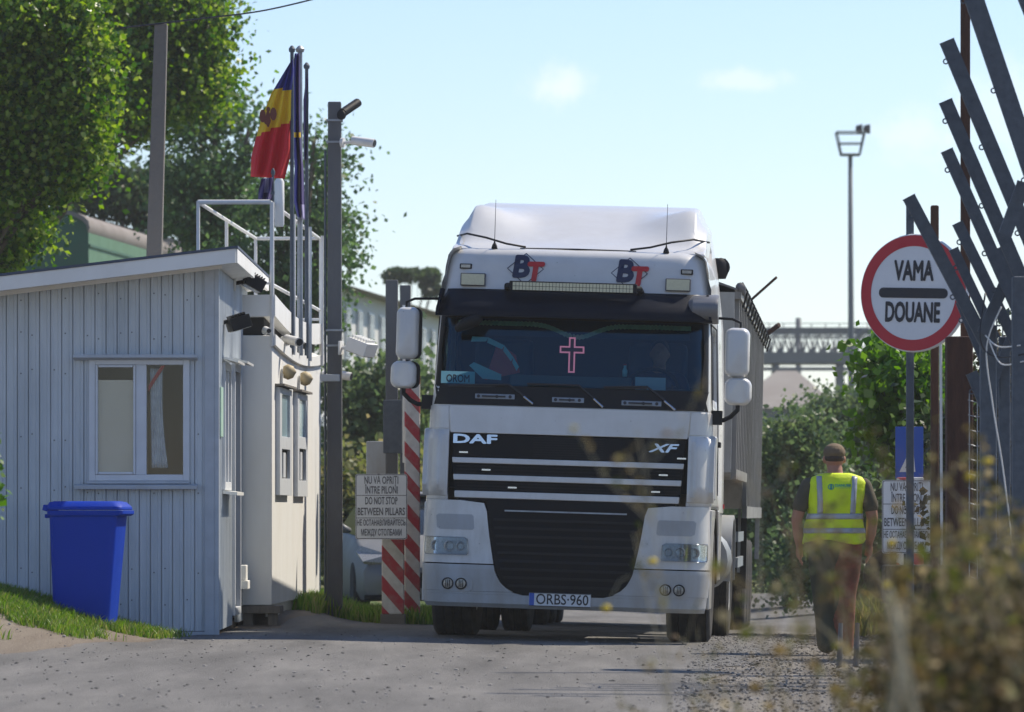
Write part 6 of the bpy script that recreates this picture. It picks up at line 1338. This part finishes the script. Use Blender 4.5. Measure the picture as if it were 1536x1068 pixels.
tree('bush', 'dark bush behind the rusty posts on the right', 'bush', 1480, 50, [(1440, 700, 50, 90), (1500, 690, 60, 110), (1550, 640, 50, 120), (1400, 800, 50, 60), (1480, 830, 90, 70)], 14000, .11, 'leaf_dark', 27, trunk_r=.1, sub=.5)
tree('bush', 'brownish overgrown shrub tangled behind the bars at the right edge', 'bush', 1520, 41, [(1500, 640, 34, 70), (1530, 560, 22, 60), (1490, 760, 50, 70), (1545, 700, 40, 90)], 9000, .07, 'leaf_brush', 28, trunk_r=.06, sub=.3)
# far hedgerow: reads as one mass
r_ = np.random.default_rng(77); C = []
for i in range(420):
    px = r_.uniform(-140, 1700); Y = r_.uniform(105, 135); top = 735 - 35 * (math.sin(px * .013) * .5 + .5) - r_.uniform(0, 25); c = np.array([PX(px, Y), Y, lerp(-.4, PZ(top, Y), r_.uniform(0, 1))]); C.append(c + r_.normal(size=(130, 3)) * np.array([.7, .7, .45]))
ho = quads_obj('hedgerow', leaf_mesh(np.concatenate(C), .24, 3), 'leaf_far'); tag(ho, 'far dusty green hedgerow along the horizon', 'hedgerow', kind='stuff')
# ================================================================ railway wagon on its embankment
mb = MB(); ex0, ex1 = -45, -5.6; T_ = 4.0
prof = [(92, -.3), (97, T_), (112, T_), (119, -.3)]
mb.slab([[Vector((x, y, z)) for x in lin(ex0, ex1, 12)] for y, z in prof], [[Vector((x, y, -.6)) for x in lin(ex0, ex1, 12)] for y, z in prof]); tag(mb.build('embankment', M['field'], smooth=False), kind='structure')
wa = Vector((PX(133, 100), 100, T_ + .3)); ang = math.atan2(PX(345, 118) - PX(133, 100), 18.0)
wg = thing('railway_wagon', 'green railway wagon with a curved grey roof above the hut', 'wagon', wa, (0, 0, -ang))
zt_ = PZ(345, 100) - wa.z; zr_ = PZ(311, 100) - wa.z; hw_ = 1.4; L_ = 20
mb = MB(); 
arc = lambda n=17, e=0: [(-hw_ + (hw_ + e) * (1 - math.cos(math.pi * k / (n - 1))) - e * 0, zt_ + (zr_ - zt_ + e) * math.sin(math.pi * k / (n - 1)) ** .8) for k in range(n)]
a_ = [(-2 * hw_ + 0 - x * 0 + (x + hw_) * 0 + x - hw_ * 0, z) for x, z in arc()]
a_ = [(-hw_ * 1 - hw_ * math.cos(math.pi * k / 16), zt_ + (zr_ - zt_) * math.sin(math.pi * k / 16) ** .7) for k in range(17)]
mb.box((-2 * hw_, 0, 0), (0, L_, zt_)); mb.build('side', M['wagon_green'], wg)
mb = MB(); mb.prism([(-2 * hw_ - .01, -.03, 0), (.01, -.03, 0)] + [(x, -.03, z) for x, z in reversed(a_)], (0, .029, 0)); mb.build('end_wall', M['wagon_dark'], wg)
mb = MB(); mb.slab([[Vector((x * 1.03 + .04, y, z + .03)) for x, z in a_] for y in (-.10, L_)], [[Vector((x, y, z - .05)) for x, z in a_] for y in (-.10, L_)]); mb.build('roof', M['wagon_roof'], wg, smooth='auto')
mb = MB()
for q in lin(1.0, L_ - 1, 10): mb.box((.001, q, .9), (.02, q + .9, 1.5))
mb.build('window', M['far_window'], wg); MB().box((0.001, 0, zt_ - .32), (.03, L_, zt_ - .27)).build('waist_rail', M['wagon_dark'], wg)
mb = MB(); mb.box((-2 * hw_ + .3, .5, -.32), (-.3, L_ - .5, -.01)); mb.build('underframe', M['ink_grey'], wg)
# ================================================================ pale works building
A_ = Vector((PX(430, 122), 122, -.4)); B_ = Vector((PX(690, 156), 156, -.4)); L_ = (B_ - A_).length; an_ = math.atan2(B_.y - A_.y, B_.x - A_.x)
fb = thing('works_building', 'long pale building with a brown roof far behind the gate posts', 'building', A_, (0, 0, an_)); zw = PZ(436, 132) - A_.z; zr = PZ(398, 140) - A_.z
mb = MB(); mb.box((0, 0, 0), (L_, 14, zw)); mb.build('wall', M['far_wall'], fb)
mb = MB(); mb.prism([(-.4, -.5, zw), (-.4, 7, zr + .9), (-.4, 14.5, zw)], (L_ + .8, 0, 0)); mb.build('roof', M['far_roof'], fb)
for fl_ in range(2):
    for k in range(15):
        x = .8 + k * (L_ - 1.5) / 15; z0 = zw - 1.75 - fl_ * 2.9
        w = MB().box((x, -.05, z0), (x + .95, -.01, z0 + 1.35)).build('window', M['upvc'], fb); MB().box((x + .06, -.07, z0 + .06), (x + .89, -.052, z0 + 1.29)).build('pane', M['far_window'], w)
tree('bush', 'dark far trees showing over the brown roof of the pale building', 'tree', 610, 178, [(582, 409, 14, 5), (600, 412, 16, 6), (618, 411, 14, 6), (636, 411, 14, 8), (650, 420, 8, 14), (645, 432, 12, 10)], 5000, .22, 'leaf_dark', 31, zb=-.4, trunk_r=.08, sub=.2)
# ================================================================ floodlight mast
my = 180.; mz = PZ(232, my); mt = thing('floodlight_mast', 'very tall floodlight mast with a basket on top', 'mast', (PX(1278, my), my, -.4)); k = my / FPX
MB().tube([(0, 0, 0), (-.03, 0, mz * .5), (-.06, 0, mz + .4)], [.15, .11, .075], 10).build('mast', M['far_steel'], mt, smooth=True)
bm_ = MB(); zb_ = mz + .4; ztp = PZ(199, my) + .4; w0, w1 = 14 * k, 21 * k
cs0 = [(-w0, -w0), (w0, -w0), (w0, w0), (-w0, w0)]; cs1 = [(-w1, -w1), (w1, -w1), (w1, w1), (-w1, w1)]
for i in range(4):
    j = (i + 1) % 4
    for (c0, c1, z0, z1) in ((cs0[i], cs0[j], zb_, zb_), (cs1[i], cs1[j], ztp, ztp), (cs0[i], cs1[i], zb_, ztp)): bm_.tube([(c0[0] - .06, c0[1], z0), (c1[0] - .06, c1[1], z1)], .028, 6)
    m0 = ((cs0[i][0] + cs1[i][0]) / 2, (cs0[i][1] + cs1[i][1]) / 2); m1 = ((cs0[j][0] + cs1[j][0]) / 2, (cs0[j][1] + cs1[j][1]) / 2); bm_.tube([(m0[0] - .06, m0[1], (zb_ + ztp) / 2), (m1[0] - .06, m1[1], (zb_ + ztp) / 2)], .022, 6)
bm_.box((-w0 - .06, -w0, zb_ - .04), (w0 - .06, w0, zb_)); bm_.build('basket', M['far_steel'], mt)
for dx in (.25, .52): 
    f_ = MB(); f_.lathe([(.0, -.14), (.12, -.12), (.17, .06), (.17, .10), (0, .10)], (dx, -.1, ztp + .12), 'x', 14); f_.build('floodlight', M['ink'], mt, smooth='auto')
# ================================================================ conveyor gantry and shed on the right
gy = 250.; g = thing('conveyor_gantry', 'grey steel truss gantry bridge far behind the trailer', 'gantry', (PX(1240, gy), gy, -.4)); o = g.location.copy()
mb = MB(); 
for yy in (gy, gy + 3):
    for (a, b_, h) in ((493, 499, 0), (503, 505, 0)): mb.box((PX(1060, yy), yy - .08, PZ(b_, gy)), (PX(1350, yy), yy + .08, PZ(a, gy)))
    n_ = 18
    for i in range(n_):
        x0 = PX(lerp(1060, 1350, i / n_), gy); x1 = PX(lerp(1060, 1350, (i + 1) / n_), gy); za, zb_ = PZ(528, gy), PZ(499, gy)
        mb.tube([(x0, yy, za), ((x0 + x1) / 2, yy, zb_), (x1, yy, za)], .07, 4)
mb.build('truss', M['far_steel'], g, o)
mb = MB(); mb.box((PX(1060, gy), gy - .2, PZ(545, gy)), (PX(1350, gy), gy + 3.2, PZ(528, gy))); mb.build('deck_girder', M['far_steel'], g, o)
mb = MB(); mb.box((PX(1060, gy), gy - .3, PZ(556, gy)), (PX(1350, gy), gy + .1, PZ(551, gy))); mb.build('lower_rail', M['far_steel'], g, o)
for px in (1165, 1262, 1300): MB().box((PX(px - 4, gy), gy, -.4), (PX(px + 4, gy), gy + 2.6, PZ(546, gy))).build('leg', M['far_steel'], g, o)
mb = MB(); q = [P(lerp(1276, 1326, i / 10), 524 - 30 * math.sin(math.pi * i / 10), gy - 1) for i in range(11)]; mb.tube(q, .12, 6); mb.build('arch', M['far_steel'], g, o)
mb = MB(); mb.box((PX(1100, gy - .9), gy - .9, PZ(494, gy)), (PX(1350, gy - .9), gy - .75, PZ(492, gy))); 
for i in range(12): px = 1110 + i * 21; mb.box((PX(px, gy), gy - .88, PZ(493, gy)), (PX(px + 1.3, gy), gy - .8, PZ(486, gy)))
mb.box((PX(1100, gy), gy - .88, PZ(486.5, gy)), (PX(1350, gy), gy - .8, PZ(485.5, gy))); mb.build('handrail', M['far_steel'], g, o)
MB().tube([(0, 0, 0), (0, 0, PZ(470, gy) + .4)], .14, 8).build('chimney_pipe', M['far_steel'], None, smooth=True, loc=(PX(1208, gy), gy + 6, -.4)); tag(bpy.data.objects['chimney_pipe'], 'slim vent pipe rising above the gantry', 'pipe')
sy_ = 215.; sh = thing('grain_shed', 'low shed with a broad light brown sloping roof under the gantry', 'shed', (PX(1180, sy_), sy_, -.4)); o = sh.location.copy()
ap = P(1195, 556, sy_ + 6); cs_ = [P(1090, 612, sy_), P(1262, 612, sy_), P(1262, 612, sy_ + 14), P(1090, 612, sy_ + 14)]
for q in cs_[2:]: q.z = cs_[0].z; q.x *= 1.0
a2 = P(1165, 556, sy_ + 6); mb = MB(); mb.add(cs_ + [a2, ap], [(0, 1, 5, 4), (1, 2, 5), (2, 3, 4, 5), (3, 0, 4), (0, 3, 2, 1)]); mb.build('roof', M['shed_roof'], sh, o)
MB().box((cs_[0].x + .3, sy_ + .3, -.4), (cs_[1].x - .3, sy_ + 13, cs_[0].z - .002)).build('wall', M['far_steel'], sh, o)
pp_ = thing('pipework', 'bent pale pipes standing below the gantry by the mast', 'pipe', P(1300, 640, 200)); o = pp_.location.copy(); mb = MB(); mb.tube([P(1288, 640, 200), P(1288, 572, 200), P(1292, 566, 200), P(1306, 566, 200), P(1312, 572, 200), P(1312, 640, 200)], .11, 8); mb.build('pipe', M['far_steel'], pp_, o, smooth=True)
# ================================================================ weeds close to the camera
def weed_parts(x, y, h, r, lean, dens=1.0, leaf=.017, thick=.0032):
    """returns (stem MB in world coordinates, leaf centres)"""
    W = MB(); z0 = ground(x, y); pts = []; C = []
    for i in range(7): t = i / 6; pts.append(Vector((x + lean[0] * t * t * h + .02 * math.sin(t * 7 + x * 9), y + lean[1] * t * t * h, z0 + h * t)))
    W.tube(pts, [thick * (1 - .65 * i / 6) for i in range(7)], 5)
    nb = int(9 * dens)
    for b_ in range(nb):
        t = r.uniform(.35, .97); i = min(5, int(t * 6)); p = lerp(pts[i], pts[i + 1], t * 6 - i); a = r.uniform(0, 2 * math.pi); L = h * r.uniform(.10, .26) * (1.25 - t * .6)
        q1 = p + Vector((math.cos(a) * L * .5, math.sin(a) * L * .5, L * .45)); q2 = p + Vector((math.cos(a) * L * .8, math.sin(a) * L * .8, L * (r.uniform(.5, 1.1)))); W.tube([p, q1, q2], [thick * .5, thick * .4, thick * .25], 4)
        m_ = int(r.integers(10, 26) * dens)
        tt = r.uniform(.15, 1.05, m_)
        for u in tt: C.append(tuple(lerp(lerp(p, q1, min(1, u * 2)), q2, max(0, u * 2 - 1)) + Vector(r.normal(size=3) * leaf * .8)))
    return W, C, pts[-1]
rW = np.random.default_rng(5); big = MB(); CC = []; CB = []
def topline(px):      # height in the photo of the weed mass
    return interp([(1000, 1100), (1200, 1060), (1270, 990), (1320, 930), (1380, 890), (1420, 860), (1480, 820), (1560, 770)], px)[0]
for i in range(126):
    y = rW.uniform(11, 18); thin = i % 5 == 0 or i >= 120
    px = rW.uniform(1110, 1330) if i >= 120 else rW.uniform(1240, 1480) if thin else rW.uniform(1360, 1640) ; tl = rW.uniform(660, 960) if thin else topline(px) + rW.uniform(-30, 150); x = PX(px, y); h = PZ(tl, y) - ground(x, y)
    if h < .25: continue
    W, C, tp = weed_parts(x, y, h, rW, (rW.uniform(-.25, .15), rW.uniform(-.1, .1)), .36 if thin else .6, .016, .0030 if thin else .0046); big.add(W.v, W.f)
    for q in range(0, len(C), 6): (CB if rW.uniform() < .35 else CC).extend(C[q:q + 6])
wst = big.build('weed_stems', M['stem_dry'], None); tag(wst, 'tangle of dry brown weed stems in the right foreground', 'weeds', kind='stuff')
CCa = np.array(CC + CB); wl = quads_obj('weed_leaves', np.concatenate([leaf_mesh(np.array(CC), .020, 8, 1.3), leaf_mesh(np.array(CB), .040, 9, 1.4)]), 'leaf_dry', None); tag(wl, 'dry brown and olive leaves of the blurred foreground weeds', 'weeds', kind='stuff')
# undergrowth that closes the bottom right corner
C = []
for i in range(300):
    px = rW.uniform(1360, 1660); y = rW.uniform(11, 24); t_ = max(topline(px) + 60, 1500 - px * .40) + rW.uniform(0, 120); z = PZ(t_, y); c = np.array([PX(px, y), y, lerp(.25, z, rW.uniform(.3, 1))]); C.append(c + rW.normal(size=(90, 3)) * np.array([.07, .14, .07]))
ug = quads_obj('undergrowth', leaf_mesh(np.concatenate(C), .032, 12, 1.2), 'leaf_brush', None); tag(ug, 'dark leafy undergrowth below the dry weeds in the corner', 'weeds', kind='stuff')
# single weeds that stand out
def weed(label, px, pyt, y, lean, heads, hm='flower_yellow', dens=.8, seed=1, hr=.014, thick=.0035):
    r = np.random.default_rng(seed); x = PX(px, y) - lean[0]; z0 = ground(x, y); h = PZ(pyt, y) - z0; t = thing('dry_weed', label, 'weed', (x, y, z0), group='tall weeds close to the viewer'); o = t.location.copy()
    W, C, tp = weed_parts(x, y, h, r, (lean[0] / h, lean[1] / h), dens, .013, thick); W.build('stem', M['stem_pale'], t, o); quads_obj('leaves', leaf_mesh(np.array(C), .018, seed, 1.3), 'leaf_dry', t, o)
    for (hx_, hy_) in heads:
        c = P(hx_, hy_, y); f_ = MB(); ball(f_, (0, 0, 0), (hr, hr, hr * .7), 10); ob = f_.build('flower_head', M[hm], t, smooth=True); ob.location = c - o; s_ = MB(); s_.tube([c, lerp(c, tp, .5) - Vector((0, 0, .03)), lerp(c, tp, .9) - Vector((0, 0, .10))], .0014, 4); s_.build('stalk', M['stem_pale'], t, o)
weed('weed with two yellow flower heads blurred across the truck bumper', 960, 800, 15.0, (-.10, 0), [(979, 842), (909, 912)], seed=41, dens=.45)
weed('tan feathery weed blurred across the right half of the truck grille', 965, 640, 12, (-.06, 0), [(1000, 650), (925, 690)], 'seed_head', .8, 42, .011)
weed('weed with yellow heads in front of the right-hand sign pillar', 1335, 800, 15, (-.05, 0), [(1331, 877), (1338, 815)], seed=43)
weed('weed with a yellow head before the thick rusty post', 1478, 670, 14, (.02, 0), [(1482, 692), (1455, 715)], seed=44, dens=1.6)
weed('tall tan weed leaning left in front of the worker legs', 1215, 770, 13, (-.16, 0), [(1180, 800)], 'seed_head', .45, 45, .010)
weed('feathery weed between the trailer wheels and the worker', 1130, 690, 14, (-.07, 0), [(1105, 720), (1150, 740)], 'seed_head', .7, 46, .010)
weed('pale weed rising past the post of the customs sign', 1400, 700, 13, (-.04, 0), [(1385, 720), (1420, 730)], 'seed_head', .9, 47, .010)
weed('low sparse weed leaning over the road edge at the bottom', 1040, 940, 16, (-.12, 0), [(1012, 955)], 'seed_head', .5, 48, .010)
# thick pale stalk in the corner clump
for i, (a, b_, lb) in enumerate((((1330, 880, 8.6), (1372, 1080, 8.6), 'thick pale stalk leaning right in the foreground weeds'), ((1352, 905, 8.2), (1340, 1080, 8.2), 'thick pale upright stalk crossing the leaning one'))):
    tag(MB().tube([P(*a), lerp(P(*a), P(*b_), .5) + Vector((.003, 0, 0)), P(*b_), Vector((P(*b_).x + .01, b_[2], 0))], [.004, .006, .007, .008], 7).build('weed_stalk', M['stem_pale'], o=Vector((P(*b_).x, b_[2], 0)), smooth=True), lb, 'stalk')
# leafy twig at the left edge
sap = thing('sapling', 'leafy green sapling poking into the left edge before the hut', 'plant', (PX(-25, 30), 30, ground(-3, 30))); o = sap.location.copy(); W = MB(); W.tube([o, P(-18, 800, 30), P(-10, 650, 30)], [.015, .01, .004], 6); C = []
rS = np.random.default_rng(3)
for py in (660, 690, 715, 750, 775, 700, 740): e = P(rS.uniform(-6, 3), py, 30); W.tube([P(-14, py + 20, 30), e], .003, 4); C += [np.array(e) + rS.normal(size=3) * np.array([.02, .04, .03]) for _ in range(9)]
W.build('stem', M['bark'], sap, o); quads_obj('leaves', leaf_mesh(np.array(C), .055, 5, 1.2), 'leaf_vine', sap, o)

# ================================================================ dusty air
mh = bpy.data.materials.new('haze_air'); mh.use_nodes = True; t = mh.node_tree; t.nodes.clear()
pv = N(t, 'ShaderNodeVolumePrincipled', Density=0.0004, Anisotropy=0.35); pv.inputs['Color'].default_value = (.93, .94, .92, 1)
ov = N(t, 'ShaderNodeOutputMaterial'); t.links.new(pv.outputs[0], ov.inputs['Volume'])
hz_ = MB().box((-2600, -400, -3), (2600, 5700, 24)).build('haze', mh); tag(hz_, 'pale dusty air hanging over the whole border post', 'haze', kind='stuff')
